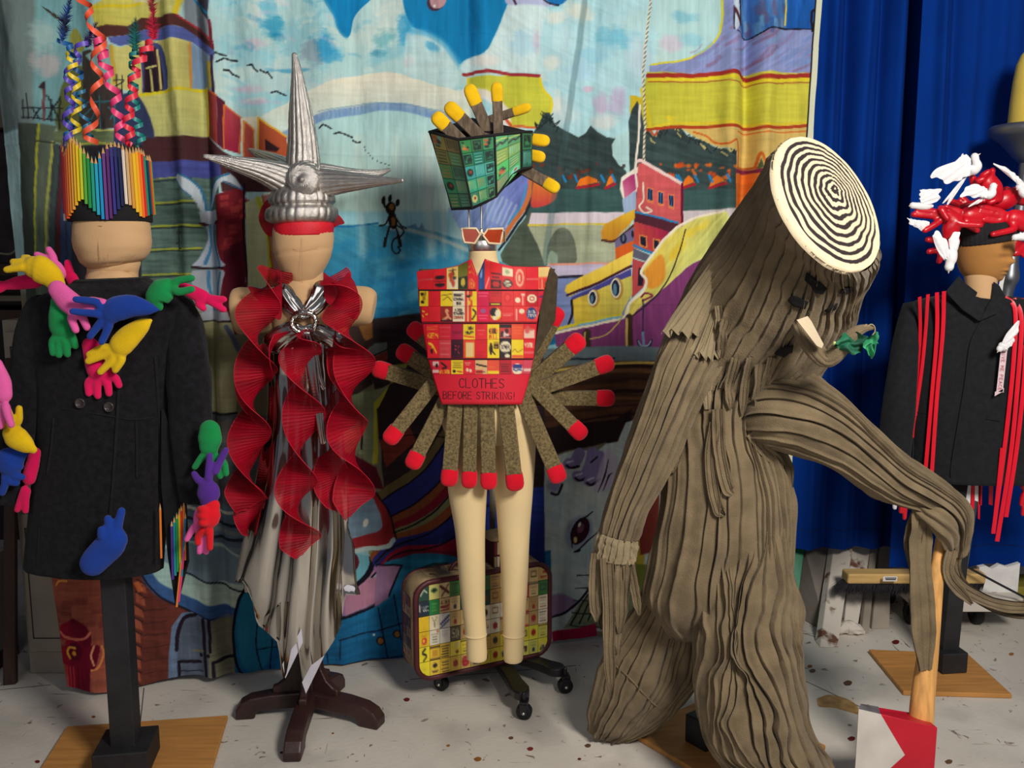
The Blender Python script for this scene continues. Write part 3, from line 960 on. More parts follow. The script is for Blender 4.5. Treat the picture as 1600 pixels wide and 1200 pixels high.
p.stroke([(934, 770), (944, 744), (950, 718)], 3, (52, 34, 52), taper=.6)
p.stroke([(942, 768), (950, 746), (956, 740)], 3, (52, 34, 52), taper=.6)
p.blob(866, 758, 14, 12, (140, 130, 170), .8, .3, 5)
p.stroke([(862, 770), (872, 772), (878, 758)], 4, (40, 28, 40))
p.ell(904, 832, 20, 28, (150, 164, 184), ang=.5, soft=6)
p.ell(906, 830, 13, 23, (52, 22, 36), ang=.45)
p.ell(907, 826, 5, 8, (110, 70, 90), ang=.45)
p.ell(905, 820, 2, 4, (236, 226, 220), ang=.45)
p.stroke([(894, 856), (893, 832), (902, 816), (918, 806), (926, 800)], 3.4, (36, 20, 32), taper=.5)
p.ell(899, 844, 3, 5, (214, 190, 130))
p.stroke([(897, 863), (910, 854), (924, 840), (933, 832)], 3, (36, 20, 32), taper=.6)
p.stroke([(899, 862), (906, 860)], 4, (36, 20, 32))
p.poly([(845, 935), (880, 930), (902, 945), (880, 962), (850, 966)], (150, 112, 160), True, 4, .8)
p.stroke([(846, 968), (876, 962), (902, 944), (926, 912), (950, 885)], 4, (40, 24, 40), taper=.3)
p.poly([(880, 985), (905, 945), (940, 905), (1000, 890), (1000, 990), (925, 985)], (134, 146, 112), False, 2, streak=.1)
for k in range(5):
    p.stroke([(890 + k * 14, 980 - k * 4), (918 + k * 14, 930 - k * 10)], 2.4, (40, 40, 44))
    p.stroke([(890 + k * 3, 980 - k * 20), (960, 985 - k * 22)], 1.8, (40, 40, 44))
p.poly([(862, 990), (895, 985), (930, 978), (932, 1012), (866, 1016)], (170, 20, 70), False, 2)
# green and yellow sign glimpsed between the trouser legs
p.poly([(985, 830), (1010, 830), (1004, 900), (1010, 920), (990, 920), (984, 860)], (206, 184, 60), False, 2)
p.poly([(998, 780), (1030, 770), (1030, 860), (1000, 866)], (140, 60, 50), False, 2)
p.poly([(984, 880), (1010, 880), (1010, 960), (990, 940)], (130, 140, 60), False, 2)

# ================= left half =================
# sky strip at the left edge, greyed because its shade is put into the colour
p.poly([(-40, -40), (150, -40), (140, 60), (130, 110), (95, 160), (90, 200), (-40, 210)], (120, 168, 172), False, 4, streak=.08, ang=1.57)
p.poly([(-40, -40), (58, -40), (64, 200), (-40, 210)], (112, 122, 118), False, 6, .8)
p.blob(76, 100, 18, 24, (196, 178, 178), .7, .4, 3)
p.blob(70, 60, 16, 30, (170, 190, 186), .7, .4, 4)
p.poly([(125, 78), (140, 76), (160, 92), (184, 116), (192, 140), (196, 200), (118, 204), (104, 190), (122, 110)], (66, 58, 54), False, 1.5, streak=.10, ang=1.3)
p.poly([(88, 190), (92, 140), (104, 108), (120, 100), (124, 120), (116, 200), (92, 206)], (92, 100, 56), True, 2)
p.poly([(102, 50), (112, 40), (124, 56), (128, 76), (104, 78)], (150, 150, 70), True, 2)
p.poly([(130, 85), (178, 70), (178, 130), (170, 140), (146, 100)], (140, 176, 176), False, 2)
# tower with the arched window
p.poly([(143, 10), (160, 4), (205, -20), (290, -20), (284, 27), (230, 30), (200, 42), (152, 44)], (214, 202, 84), False, 1.5, col2=(200, 198, 120), dirn=(1, 0), streak=.06)
p.stroke([(147, 12), (200, 10), (220, 6)], 4, (226, 200, 40))
p.stroke([(284, -10), (280, 24)], 5, (222, 196, 40))
p.poly([(205, -20), (275, -20), (275, 4), (210, 4)], (214, 210, 160), False, 2)
p.poly([(285, -20), (300, -20), (330, 30), (334, 70), (290, 34)], (130, 142, 150), False, 1.5)
p.poly([(300, -20), (330, -20), (330, 36), (308, 10)], (60, 60, 76), False, 1.5)
p.stroke([(298, -4), (316, 14), (328, 24)], 3, (30, 120, 170))
p.poly([(152, 44), (170, 40), (200, 42), (222, 28), (282, 26), (300, 40), (338, 72), (338, 84), (300, 56), (288, 44), (228, 46), (200, 56), (168, 60)], (84, 48, 44), False, 1.5)
p.stroke([(282, 27), (308, 44), (336, 68)], 3, (170, 44, 50))
p.poly([(172, 60), (200, 56), (228, 46), (290, 44), (338, 82), (338, 96), (296, 64), (224, 64), (190, 74), (176, 68)], (84, 96, 158), False, 1.5, streak=.12)
p.poly([(176, 72), (190, 76), (224, 64), (295, 64), (298, 140), (224, 148), (176, 136)], (206, 198, 118), False, 1.5, streak=.05)
p.stroke([(177, 74), (182, 130)], 6, (190, 150, 40), alpha=.7, soft=2)
p.poly([(222, 150), (220, 90), (226, 72), (240, 66), (254, 74), (262, 96), (264, 138), (246, 142)], (70, 80, 130), True, 1.2)
p.poly([(224, 148), (224, 92), (232, 74), (242, 74), (250, 90), (254, 140)], (64, 36, 50), True, 1.2)
p.poly([(226, 146), (226, 98), (232, 80), (240, 84), (243, 110), (245, 142)], (40, 28, 40), True, 1.2)
p.stroke([(245, 78), (248, 100), (250, 138)], 4, (206, 196, 120))
p.stroke([(228, 106), (243, 102)], 3, (206, 196, 120))
p.stroke([(234, 108), (237, 142)], 3, (190, 180, 110))
p.poly([(294, 64), (334, 92), (337, 146), (324, 142), (298, 138)], (130, 156, 184), False, 1.5, streak=.08, ang=1.57)
p.stroke([(295, 66), (298, 138)], 2.4, (214, 150, 60))
p.stroke([(334, 90), (336, 146)], 5, (60, 40, 60))
p.poly([(325, 96), (332, 100), (332, 140), (326, 138)], (190, 172, 60), False, 2)
p.stroke([(331, 36), (335, 76)], 5, (120, 36, 50))
p.poly([(216, 148), (322, 139), (323, 213), (242, 214), (230, 176)], (208, 204, 122), False, 1.5, col2=(190, 190, 120), dirn=(0, 1), streak=.05)
p.stroke([(218, 149), (270, 142), (322, 139)], 5, (222, 204, 44))
p.stroke([(321, 140), (322, 212)], 3.4, (222, 198, 40))
p.poly([(324, 140), (340, 150), (343, 228), (324, 213)], (150, 60, 58), False, 1.2)
p.stroke([(325, 141), (340, 150)], 2, (214, 110, 50))
p.poly([(340, 150), (352, 160), (352, 236), (343, 228)], (92, 34, 52), False, 1.2)
p.poly([(350, 164), (378, 186), (376, 242), (352, 234)], (178, 72, 78), False, 1.2, col2=(150, 34, 60), dirn=(0, 1))
p.stroke([(352, 234), (351, 165), (378, 186), (374, 240)], 2.4, (216, 110, 54), smooth=False)
p.poly([(376, 186), (383, 184), (405, 182), (406, 260), (380, 254)], (228, 222, 196), False, 1.5)
p.poly([(381, 190), (398, 206), (400, 252), (382, 252)], (186, 82, 70), False, 1.2)
p.stroke([(381, 252), (381, 190), (398, 205), (399, 250)], 2.4, (226, 140, 60), smooth=False)
p.poly([(404, 185), (446, 213), (452, 252), (404, 254)], (176, 82, 50), False, 1.2)
p.stroke([(405, 252), (404, 185), (446, 213)], 3, (222, 176, 60), smooth=False)
p.poly([(414, 217), (436, 232), (432, 238), (416, 236)], (50, 28, 34), False, 1.2)
p.poly([(218, 213), (323, 213), (352, 238), (380, 254), (452, 252), (452, 300), (350, 300), (345, 252), (222, 254)], (74, 42, 44), False, 1.5)
p.poly([(222, 253), (345, 250), (349, 278), (222, 282)], (72, 78, 146), False, 1.5, streak=.12)
p.stroke([(224, 280), (280, 278)], 2.4, (170, 176, 60))
# gate, ironwork, posts at the far left
for P_ in ([(46, 186), (96, 188)], [(46, 172), (96, 168)], [(54, 150), (56, 188)], [(48, 160), (49, 188)], [(74, 130), (76, 190)], [(82, 155), (84, 190)], [(92, 155), (93, 200)], [(62, 172), (70, 188)], [(70, 172), (62, 188)], [(78, 150), (92, 186)], [(92, 150), (80, 186)]):
    p.stroke(P_, 2, (38, 40, 46), smooth=False)
p.poly([(68, 140), (73, 128), (76, 142)], (60, 44, 46), False, 1)
p.stroke([(74, 142), (75, 190)], 3, (120, 70, 70), smooth=False)
for P_ in ([(128, 158), (192, 160)], [(156, 150), (158, 200)], [(128, 178), (146, 164)], [(128, 182), (140, 186), (148, 172)], [(182, 165), (182, 200)], [(172, 168), (180, 176), (176, 186)]):
    p.stroke(P_, 2.2, (54, 116, 130))
for P_ in ([(180, 126), (194, 126)], [(184, 116), (186, 150)], [(192, 118), (193, 190)], [(182, 136), (194, 128)]):
    p.stroke(P_, 1.8, (40, 44, 52), smooth=False)
p.poly([(40, 195), (68, 196), (66, 1100), (40, 1100)], (70, 78, 70), False, 2)
p.poly([(68, 195), (88, 197), (86, 460), (64, 460)], (96, 108, 92), False, 1.5, streak=.15, ang=1.57)
p.stroke([(69, 196), (68, 260), (66, 400)], 3, (176, 180, 60))
p.stroke([(85, 222), (82, 330), (82, 400)], 3, (176, 180, 90))
p.stroke([(68, 222), (86, 224)], 3, (50, 56, 50))
p.poly([(86, 206), (120, 200), (184, 204), (184, 228), (120, 226), (88, 224)], (104, 118, 84), False, 1.5, streak=.2)
p.stroke([(120, 198), (150, 202), (184, 204)], 3, (200, 200, 110))
p.stroke([(120, 224), (150, 222), (184, 226)], 3, (180, 180, 80))
p.poly([(184, 150), (212, 146), (232, 180), (240, 214), (222, 216), (222, 260), (184, 260)], (54, 62, 96), True, 2)
p.poly([(86, 226), (222, 226), (224, 480), (86, 480)], (46, 44, 50), False, 1.5, streak=.15, ang=1.57)
for x, c in ((90, (70, 86, 84)), (97, (90, 46, 52)), (103, (60, 76, 110)), (110, (52, 70, 96))):
    p.stroke([(x, 228), (x - 1, 440)], 6, c, smooth=False, soft=1.5)
# plank wall
p.poly([(222, 280), (345, 277), (350, 450), (222, 452)], (88, 112, 104), False, 1.5, streak=.22, ang=0)
for y in (318, 355, 391, 430):
    p.stroke([(224, y), (270, y - 2), (312, y - 3)], 2.6, (170, 176, 56))
    p.stroke([(224, y + 3), (270, y + 1), (312, y)], 2, (34, 40, 42))
p.stroke([(281, 357), (281, 391)], 1.6, (30, 34, 36), smooth=False)
p.stroke([(225, 284), (300, 280)], 3, (50, 60, 64))
for x, y in ((278, 364), (284, 364), (277, 380), (284, 388)):
    p.ell(x, y, 1.2, 1.2, (26, 28, 30))
# brick column
p.poly([(338, 306), (360, 298), (384, 290), (384, 440), (390, 452), (384, 520), (345, 524), (340, 440)], (122, 32, 42), False, 1.5)
for i in range(24):
    x, y = rnd.uniform(342, 378), rnd.uniform(305, 386)
    p.poly([(x, y), (x + 12, y - 2), (x + 12, y + 5), (x, y + 7)], [(164, 56, 58), (140, 40, 46)][i % 2], False, 1.2, .9)
p.poly([(352, 392), (384, 372), (386, 520), (350, 524)], (84, 20, 40), False, 3, .8)
p.stroke([(382, 288), (382, 370), (388, 444)], 4, (44, 26, 34))
# cream panel and the pink one next to it
p.poly([(384, 316), (404, 308), (430, 300), (440, 452), (388, 446)], (204, 208, 156), False, 1.5, streak=.04)
p.stroke([(404, 310), (416, 350), (424, 400), (424, 440)], 6, (196, 196, 40), soft=3)
p.poly([(412, 306), (436, 300), (440, 452), (428, 440), (426, 390), (418, 345)], (178, 120, 116), False, 2)
p.stroke([(412, 306), (420, 360), (428, 420)], 3, (170, 96, 40))
# urn with tulip
for P_ in ([(318, 330), (312, 300), (300, 282), (282, 272), (277, 280), (285, 292), (302, 308), (312, 330)], [(322, 330), (328, 300), (340, 282), (360, 272), (376, 290), (378, 296), (352, 284), (334, 312)]):
    p.poly(P_, (196, 206, 214), True, 1.5)
    p.stroke(P_[:4], 3, (50, 116, 160))
    p.stroke(P_[4:7], 2, (60, 120, 160))
p.poly([(310, 330), (338, 328), (341, 344), (334, 350), (312, 350)], (190, 196, 206), False, 1.5)
p.stroke([(312, 349), (326, 354), (340, 346)], 5, (70, 34, 44))
p.poly([(316, 352), (336, 350), (336, 372), (346, 404), (352, 416), (306, 416), (310, 404), (320, 372)], (176, 184, 198), True, 1.5)
p.stroke([(322, 352), (324, 380), (316, 412)], 4, (70, 130, 170))
p.stroke([(333, 352), (333, 376), (342, 404), (344, 414)], 5, (74, 130, 170))
p.stroke([(304, 417), (328, 421), (350, 418)], 4, (50, 28, 36))
p.poly([(304, 422), (350, 422), (350, 440), (344, 470), (346, 486), (312, 486), (312, 462), (304, 440)], (168, 176, 186), True, 1.5)
p.stroke([(320, 424), (322, 450), (330, 484)], 4, (70, 126, 166))
p.stroke([(345, 426), (340, 450), (338, 484)], 4, (70, 126, 166))
p.poly([(312, 488), (358, 486), (362, 500), (316, 502)], (178, 182, 192), False, 1.5)
p.stroke([(314, 503), (362, 502)], 3, (34, 34, 44))
# sage wall, slate steps under it
p.poly([(316, 504), (364, 503), (372, 560), (372, 646), (326, 646)], (172, 168, 126), False, 1.5, streak=.05)
p.stroke([(356, 510), (366, 530), (372, 545)], 7, (90, 100, 124), soft=2)
p.stroke([(330, 646), (372, 645)], 4, (36, 36, 50))
p.poly([(326, 648), (420, 648), (420, 800), (330, 800)], (92, 96, 104), False, 1.5, streak=.1)
p.poly([(336, 660), (366, 652), (362, 690), (340, 690)], (120, 116, 110), False, 2)
p.poly([(200, 790), (300, 780), (400, 790), (420, 900), (200, 900)], (98, 118, 140), False, 1.5, streak=.1)
for y0, y1, c in ((790, 800, (206, 210, 200)), (806, 822, (40, 46, 62)), (832, 842, (44, 50, 66)), (856, 866, (44, 50, 66)), (878, 890, (44, 50, 66))):
    p.stroke([(286, y0), (340, (y0 + y1) / 2 + 2), (410, y1)], 5, c)
for y0, y1 in ((818, 834), (846, 858), (870, 880)):
    p.stroke([(286, y0), (340, (y0 + y1) / 2 + 1), (410, y1)], 7, (140, 152, 150), alpha=.7)
# brick panel with hydrant
p.poly([(40, 860), (270, 860), (262, 1120), (40, 1120)], (148, 78, 62), False, 1.5, streak=.14)
for i in range(30):
    x, y = rnd.uniform(70, 170), rnd.uniform(880, 1080)
    p.poly([(x, y), (x + 20, y - 1), (x + 20, y + 7), (x, y + 8)], [(126, 58, 50), (164, 92, 70), (116, 54, 48)][i % 3], False, 2, .6)
p.stroke([(88, 914), (92, 908), (106, 907)], 3, (220, 150, 60))
MR, MD = (150, 22, 44), (92, 8, 34)
p.poly([(101, 1000), (146, 996), (144, 1090), (130, 1100), (108, 1096), (100, 1050)], MR, False, 1.2, col2=MD, dirn=(1, 0))
p.poly([(90, 992), (92, 980), (104, 972), (112, 966), (126, 966), (138, 976), (144, 990), (140, 998), (94, 1000)], MR, True, 1.2, col2=MD, dirn=(1, 0))
p.stroke([(91, 990), (100, 997), (118, 998), (136, 994), (143, 986)], 4, (206, 110, 90))
p.ell(117, 968, 6, 4, MD)
p.poly([(90, 1012), (140, 1006), (152, 1004), (158, 1012), (152, 1040), (142, 1044), (96, 1040), (88, 1028)], MR, True, 1.2, col2=MD, dirn=(1, .3))
p.ell(118, 1018, 14, 15, MD)
p.stroke([(108, 1030), (104, 1020), (108, 1012), (118, 1012)], 4, (222, 160, 60))
p.ell(116, 1021, 4, 4, (222, 150, 60))
p.stroke([(150, 1006), (146, 1022), (150, 1036)], 3, (222, 150, 110))
p.stroke([(146, 1044), (156, 1040), (163, 1020), (160, 1008)], 3, (214, 130, 80))
for x in (102, 107, 113, 121, 130):
    p.stroke([(x, 1044), (x + 2, 1088)], 2.4, (190, 70, 70) if x < 115 else MD, smooth=False, alpha=.8)
for P_, cc in (([(163, 936), (168, 936)], 0), ([(163, 941), (167, 941)], 0), ([(164, 934), (164, 948)], 0)):
    p.stroke(P_, 1.6, (220, 210, 200), smooth=False)
# brick kerb and arch stones
p.poly([(200, 880), (300, 880), (300, 1085), (205, 1085)], (104, 52, 44), False, 2, streak=.15)
for k in range(9):
    x0, y0 = 203 + (0 if k > 3 else (4 - k) * 3), 905 + k * 20
    p.poly([(x0, y0), (x0 + 14, y0 + 6), (x0 + 16, y0 + 22), (x0, y0 + 16)], (156, 82, 60), False, 1.4)
    p.stroke([(x0, y0), (x0 + 16, y0 + 8)], 2, (34, 22, 26), smooth=False)
    p.stroke([(222, y0 + 10), (262, y0 + 4)], 1.6, (66, 34, 34), smooth=False, alpha=.7)
p.poly([(209, 910), (218, 908), (226, 922), (216, 926)], (206, 110, 60), False, 1.5, .8)
# blue-rimmed hood
p.poly([(214, 872), (260, 850), (330, 846), (400, 880), (400, 962), (340, 965), (290, 952), (250, 932), (226, 906)], (60, 96, 150), True, 1.5, streak=.1)
p.poly([(224, 866), (262, 850), (330, 846), (400, 880), (396, 944), (340, 944), (290, 930), (252, 908)], (160, 198, 196), True, 2, col2=(196, 214, 196), dirn=(1, .5), streak=.08)
p.poly([(240, 862), (300, 848), (380, 868), (398, 906), (330, 908), (280, 892)], (110, 134, 156), True, 2, .8)
p.stroke([(214, 876), (232, 910), (262, 938), (300, 956), (340, 966), (382, 962)], 3.4, (24, 28, 40))
p.stroke([(292, 896), (330, 908), (370, 920), (400, 922)], 3, (40, 46, 66))
# double door
p.poly([(258, 1085), (262, 1020), (268, 980), (284, 958), (300, 956), (330, 966), (372, 966), (376, 1072), (300, 1085)], (104, 124, 154), False, 1.5, streak=.12)
p.poly([(276, 1080), (276, 1010), (284, 976), (300, 962), (330, 968), (372, 966), (372, 1075)], (92, 104, 122), True, 1.5, streak=.1)
p.poly([(328, 968), (372, 966), (374, 1072), (330, 1078)], (124, 122, 100), False, 1.5, streak=.12)
for P_, w_ in (([(274, 1016), (277, 990), (288, 966), (306, 960)], 6), ([(320, 966), (322, 1010), (326, 1072)], 6), ([(330, 966), (332, 1014)], 5), ([(276, 1080), (277, 1036), (314, 1032)], 5), ([(362, 1026), (336, 1030), (340, 1062)], 5), ([(280, 1050), (318, 1046)], 1.6)):
    p.stroke(P_, w_, (34, 26, 38), smooth=len(P_) > 3)
p.ell(315, 1021, 3, 3, (28, 22, 26))
p.ell(329, 1020, 3, 3, (28, 22, 26))
p.stroke([(300, 1016), (320, 1015)], 1.6, (150, 130, 60))
# big car
p.poly([(366, 1050), (362, 990), (372, 940), (392, 910), (430, 890), (520, 880), (600, 880), (720, 860), (860, 860), (860, 1000), (760, 1022), (640, 1030), (540, 1040), (440, 1062), (392, 1060)], (36, 120, 164), False, 1.5, col2=(24, 92, 140), dirn=(0, 1), streak=.12, ang=-.2)
p.poly([(398, 910), (430, 950), (430, 1000), (410, 1045), (380, 1040), (370, 990), (380, 936)], (42, 130, 156), True, 6, .7)
p.stroke([(394, 906), (374, 938), (363, 990), (370, 1040), (396, 1060), (440, 1062)], 5, (16, 20, 32))
for P_ in ([(404, 960), (400, 1010), (410, 1056)], [(424, 1000), (420, 1050)], [(400, 1015), (440, 1010)], [(590, 950), (604, 1030)], [(616, 930), (626, 1000)], [(528, 1000), (600, 984), (660, 960)], [(540, 1040), (640, 1024)], [(530, 1000), (530, 1030)], [(508, 1010), (510, 1040)]):
    p.stroke(P_, 2.2, (22, 34, 60))
for x, y in ((593, 1003), (619, 992)):
    p.ell(x, y, 7, 7, (26, 30, 42))
    p.ell(x, y, 4.5, 5, (160, 110, 60))
p.ell(583, 994, 2, 2, (230, 230, 220))
p.ell(530, 900, 95, 62, (150, 108, 156), ang=-.25, soft=2)
p.stroke([(620, 880), (612, 920), (580, 950), (540, 964), (500, 968)], 5, (20, 20, 34))
p.poly([(540, 962), (580, 948), (604, 920), (596, 894), (560, 900), (540, 930)], (190, 130, 150), True, 4, .8)
p.ell(520, 890, 66, 42, (20, 20, 34), ang=-.25)
p.ell(518, 888, 60, 37, (110, 176, 190), ang=-.25)
p.ell(512, 886, 50, 30, (96, 30, 46), ang=-.25)
p.ell(505, 884, 38, 22, (70, 90, 110), ang=-.25)
p.ell(545, 884, 4, 6, (24, 20, 28))
p.poly([(545, 862), (600, 856), (612, 850), (590, 900), (575, 908), (600, 878)], (150, 190, 200), False, 1.5)
p.stroke([(600, 862), (596, 884), (580, 904)], 3, (20, 24, 36))
# striped sweep behind the figures
for (a, b, c) in (((612, 868), (706, 690), (40, 46, 110)),):
    pass
p.poly([(576, 500), (720, 480), (850, 560), (850, 880), (600, 885), (600, 760)], (52, 40, 44), False, 2, streak=.2)
fan = [((604, 770), (724, 640), (110, 96, 60)), ((604, 786), (726, 660), (46, 50, 126)), ((606, 802), (728, 690), (46, 50, 126)), ((610, 818), (730, 712), (138, 74, 44)), ((612, 828), (732, 730), (132, 26, 46)), ((614, 838), (736, 746), (130, 128, 86)), ((616, 846), (738, 764), (146, 76, 44)), ((620, 852), (742, 784), (44, 48, 120)), ((624, 856), (746, 804), (40, 42, 100)), ((630, 862), (750, 826), (140, 22, 46)), ((636, 866), (760, 846), (110, 20, 40))]
for (a, b, c) in fan:
    mid = ((a[0] * .55 + b[0] * .45) + 8, (a[1] * .55 + b[1] * .45) + 12)
    p.stroke([(a[0] - 30, a[1] + 26), a, mid, b, (b[0] + 60, b[1] - 70)], 17, c, soft=1.5)
for (a, b, c) in fan[::2]:
    mid = ((a[0] * .55 + b[0] * .45) + 8, (a[1] * .55 + b[1] * .45) + 20)
    p.stroke([(a[0] - 30, a[1] + 34), (a[0], a[1] + 8), mid, (b[0], b[1] + 8)], 2.6, (26, 18, 28))
p.poly([(735, 790), (760, 770), (850, 760), (850, 880), (740, 880)], (44, 62, 150), False, 2, streak=.15)
p.stroke([(755, 790), (775, 786), (780, 812)], 3, (20, 22, 40))
p.poly([(600, 880), (650, 864), (700, 866), (760, 880), (760, 910), (600, 905)], (34, 110, 140), False, 2, streak=.15)
p.poly([(588, 884), (628, 884), (606, 936), (584, 950)], (150, 112, 146), False, 1.5)
p.stroke([(588, 884), (628, 884), (608, 932)], 3, (24, 20, 34), smooth=False)
p.stroke([(640, 896), (670, 884), (700, 880)], 5, (30, 50, 56))
# windscreen
p.poly([(500, 760), (560, 764), (588, 772), (606, 800), (616, 838), (606, 852), (540, 862), (500, 862)], (150, 40, 44), True, 1.5)
p.poly([(500, 776), (560, 772), (584, 780), (596, 812), (592, 830), (550, 842), (500, 848)], (126, 152, 172), True, 1.5, streak=.08)
p.ell(571, 819, 4, 7, (226, 226, 214), ang=.3)
p.stroke([(540, 862), (600, 856), (616, 844)], 7, (186, 206, 202))
p.stroke([(588, 770), (608, 800), (620, 842)], 3, (30, 20, 30))
# crates, lime frames, dark stairs right of the silver figure
p.poly([(520, 490), (580, 490), (584, 600), (520, 640)], (60, 44, 40), False, 2)
p.poly([(556, 500), (582, 498), (584, 528), (572, 534)], (150, 100, 54), False, 1.5, streak=.1)
p.poly([(528, 516), (546, 508), (540, 540), (526, 530)], (206, 110, 40), False, 1.5)
p.poly([(568, 552), (588, 536), (606, 534), (606, 560), (578, 582)], (104, 112, 110), False, 1.5)
p.poly([(576, 562), (606, 548), (606, 566), (578, 584)], (120, 52, 46), False, 1.5)
p.stroke([(576, 560), (606, 546)], 2, (26, 22, 26))
p.stroke([(570, 586), (606, 570)], 3, (26, 22, 26))
p.poly([(604, 572), (640, 568), (630, 590), (612, 600)], (150, 146, 70), False, 2)
p.poly([(540, 620), (600, 606), (612, 600), (586, 630), (588, 724), (580, 726), (550, 700)], (132, 140, 108), False, 1.5, streak=.08)
p.poly([(584, 630), (610, 602), (590, 640), (590, 724), (582, 726)], (186, 180, 60), False, 1.5)
p.stroke([(563, 650), (564, 702)], 3, (26, 24, 26), smooth=False)
p.poly([(588, 640), (624, 606), (640, 610), (640, 660), (592, 690)], (52, 34, 40), False, 2)
p.poly([(592, 690), (640, 664), (650, 690), (604, 730)], (130, 56, 46), False, 1.5, streak=.1)
p.stroke([(592, 684), (640, 680), (700, 684)], 2, (30, 22, 26), smooth=False)
p.poly([(530, 700), (588, 730), (600, 764), (540, 760)], (96, 24, 40), False, 2)

c = p.c
# all-over brush texture, dirt of years in the weave
c = c * (1 + .05 * fbm(bx / 5, by / 40, 41)[..., None] + .05 * fbm(bx / 60, by / 60, 43)[..., None])
streaks = np.clip(fbm(bx / 2.2, by / 90, 47), -1, 1)[..., None]
c = c * (1 + .045 * streaks)
# selvedge on the right
sel = UU[..., None]
c = np.where((sel > .9925), np.array([214, 216, 190.]), c)
c = np.where((sel > .9895) & (sel < .9925), np.array([24, 24, 34.]), c)
c = np.clip(c, 4, 245)
cloth_m = attr_mat('painted_cloth', .88, .35, 420, .10, 3.0, (1, 1, .35), spec=.15)
mb = MB()
mb.grid(G, False, 0, lin(c).reshape(-1, 3))
bd = mb.build('painted_backdrop', cloth_m)
tag(bd, 'large hanging cloth backdrop painted with a colourful cartoon harbour city', 'backdrop')
bd['kind'] = 'thing'
# ================================================================ sewn gloves
def glove(name, m, palm, fingers, Y, parent, r=6.5, flat=.62, label=None, voxel=.0035, cuff=True):
    """palm: (x, y, r px [, dY]) rows from cuff to knuckles; fingers: lists of (x, y [, dY]) rows, root first"""
    mb = MB()
    P, R = [], []
    for q in palm:
        yy = Y + (q[3] if len(q) > 3 else 0)
        P.append(W(q[0], q[1], yy))
        R.append(q[2] * SC(q[1], yy))
    P[0] = P[0] + norm(P[1] - P[0]) * R[0] * .4
    P[-1] = P[-1] - norm(P[-1] - P[-2]) * R[-1] * .45
    mb.tube(P, R, 14, 12, flat)
    for i, fg in enumerate(fingers):
        pts = list(fg)
        # root the finger inside the palm
        kx, ky = palm[-1][0], palm[-1][1]
        dz = pts[0][2] if len(pts[0]) > 2 else 0
        pts = [(kx * .45 + pts[0][0] * .55, ky * .45 + pts[0][1] * .55, dz * .5)] + pts
        k = len(pts)
        P = [W(q[0], q[1], Y + (q[2] if len(q) > 2 else 0)) for q in pts]
        s = SC(pts[-1][1], Y)
        R = [r * s * (1.1 if j == 0 else 1.0 if j < k - 1 else .86) for j in range(k)]
        # pull the last point in by its dome
        d = norm(P[-1] - P[-2])
        P[-1] = P[-1] - d * R[-1] * .8
        mb.tube(P, R, 10, 8, .9)
    o = mb.build(name, m, parent)
    md = o.modifiers.new('sewn', 'REMESH')
    md.mode = 'VOXEL'
    md.voxel_size = voxel
    md.use_smooth_shade = True
    sm = o.modifiers.new('soft', 'SMOOTH')
    sm.factor = .6
    sm.iterations = 2
    if label:
        o['label'] = label
    return o


FELT = dict(rough=.95, bump=.5, bscale=500, var=.10, vscale=14, sheen=.15, spec=.15)
YEL = mat('yellow_felt', (232, 190, 22), **FELT)
PNK = mat('pink_felt', (238, 100, 172), **FELT)
HOT = mat('magenta_felt', (228, 18, 90), **FELT)
GRN = mat('green_felt', (22, 138, 72), **FELT)
BLU = mat('blue_felt', (26, 62, 152), **FELT)
PUR = mat('purple_felt', (84, 44, 140), **FELT)
RED = mat('red_felt', (226, 24, 38), **FELT)
wool = mat('charcoal_wool', (25, 24, 28), .95, 0, .9, 340, .35, 60, .06, .15)
SKIN = mat('stuffed_beige_cotton', (206, 166, 122), .9, 0, .25, 420, .07, 6, .1, .2)
blackwood = mat('black_painted_wood', (34, 33, 36), .6, 0, .2, 90, .3, 12)
plyw = mat('plywood', (190, 134, 72), .6, 0, .12, 60, .16, 4, 0, .3, (1.2, 14, 1))
plyedge = mat('plywood_edge', (206, 172, 118), .8, 0, .2, 80, .3, 30, 0, .2, (1, 1, 30))


def ply_board(parent, corners, h, name='base_board'):
    """corners on the floor seen at photo positions"""
    P = np.array([FL(*c, h) for c in corners])
    mb = MB()
    mb.prism(P, (0, 0, -h + .001))
    o = mb.build(name, [plyw], parent, False)
    fix_normals(o)
    bevel(o, .0015, 1)
    return o


# ================================================================ figure one: glove coat
Y1 = 2.45
base1 = FL(192, 1172)
m1 = thing('mannequin', 'stuffed beige mannequin head and neck on a black post wearing the charcoal coat', 'mannequin', (W(192, 1172, Y1)[0], Y1, 0))
c0 = np.array([W(198, 1172, Y1)[0], Y1, 0])
hx = np.array([.245, .035, 0])
hy = np.array([-.04, .25, 0])
mb = MB()
mb.box(c0 + (0, 0, .0085), hx, hy, (0, 0, .008))
bevel(mb.build('base_board', plyw, m1, False), .002, 1)
mb = MB()
mb.box(c0 + (0, 0, .055), np.array([.075, .012, 0]), np.array([-.012, .075, 0]), (0, 0, .038))
bevel(mb.build('base_block', blackwood, m1, False), .004)
a, b = W(195, 1160, Y1), W(181, 860, Y1)
mb = MB()
mb.box((c0 * (1, 1, 0) + (0, 0, .05) + b + (0, 0, .6)) / 2, (.034, .004, 0), (-.004, .034, 0), (np.array(b) + (0, 0, .6) - c0 - (0, 0, .05)) / 2)
bevel(mb.build('post', blackwood, m1, False), .003)


def head_relief(seed, amp=.003):
    def f(TH, S_):
        return amp * fbm(TH * 1.3, S_ * 5, seed) + amp * .8 * np.sin(S_ * 60 + 2 * np.sin(TH * 2 + seed)) * np.exp(-((S_ - .85) / .12) ** 2) * (np.abs(np.sin(TH * 1.5)) ** 2)
    return f


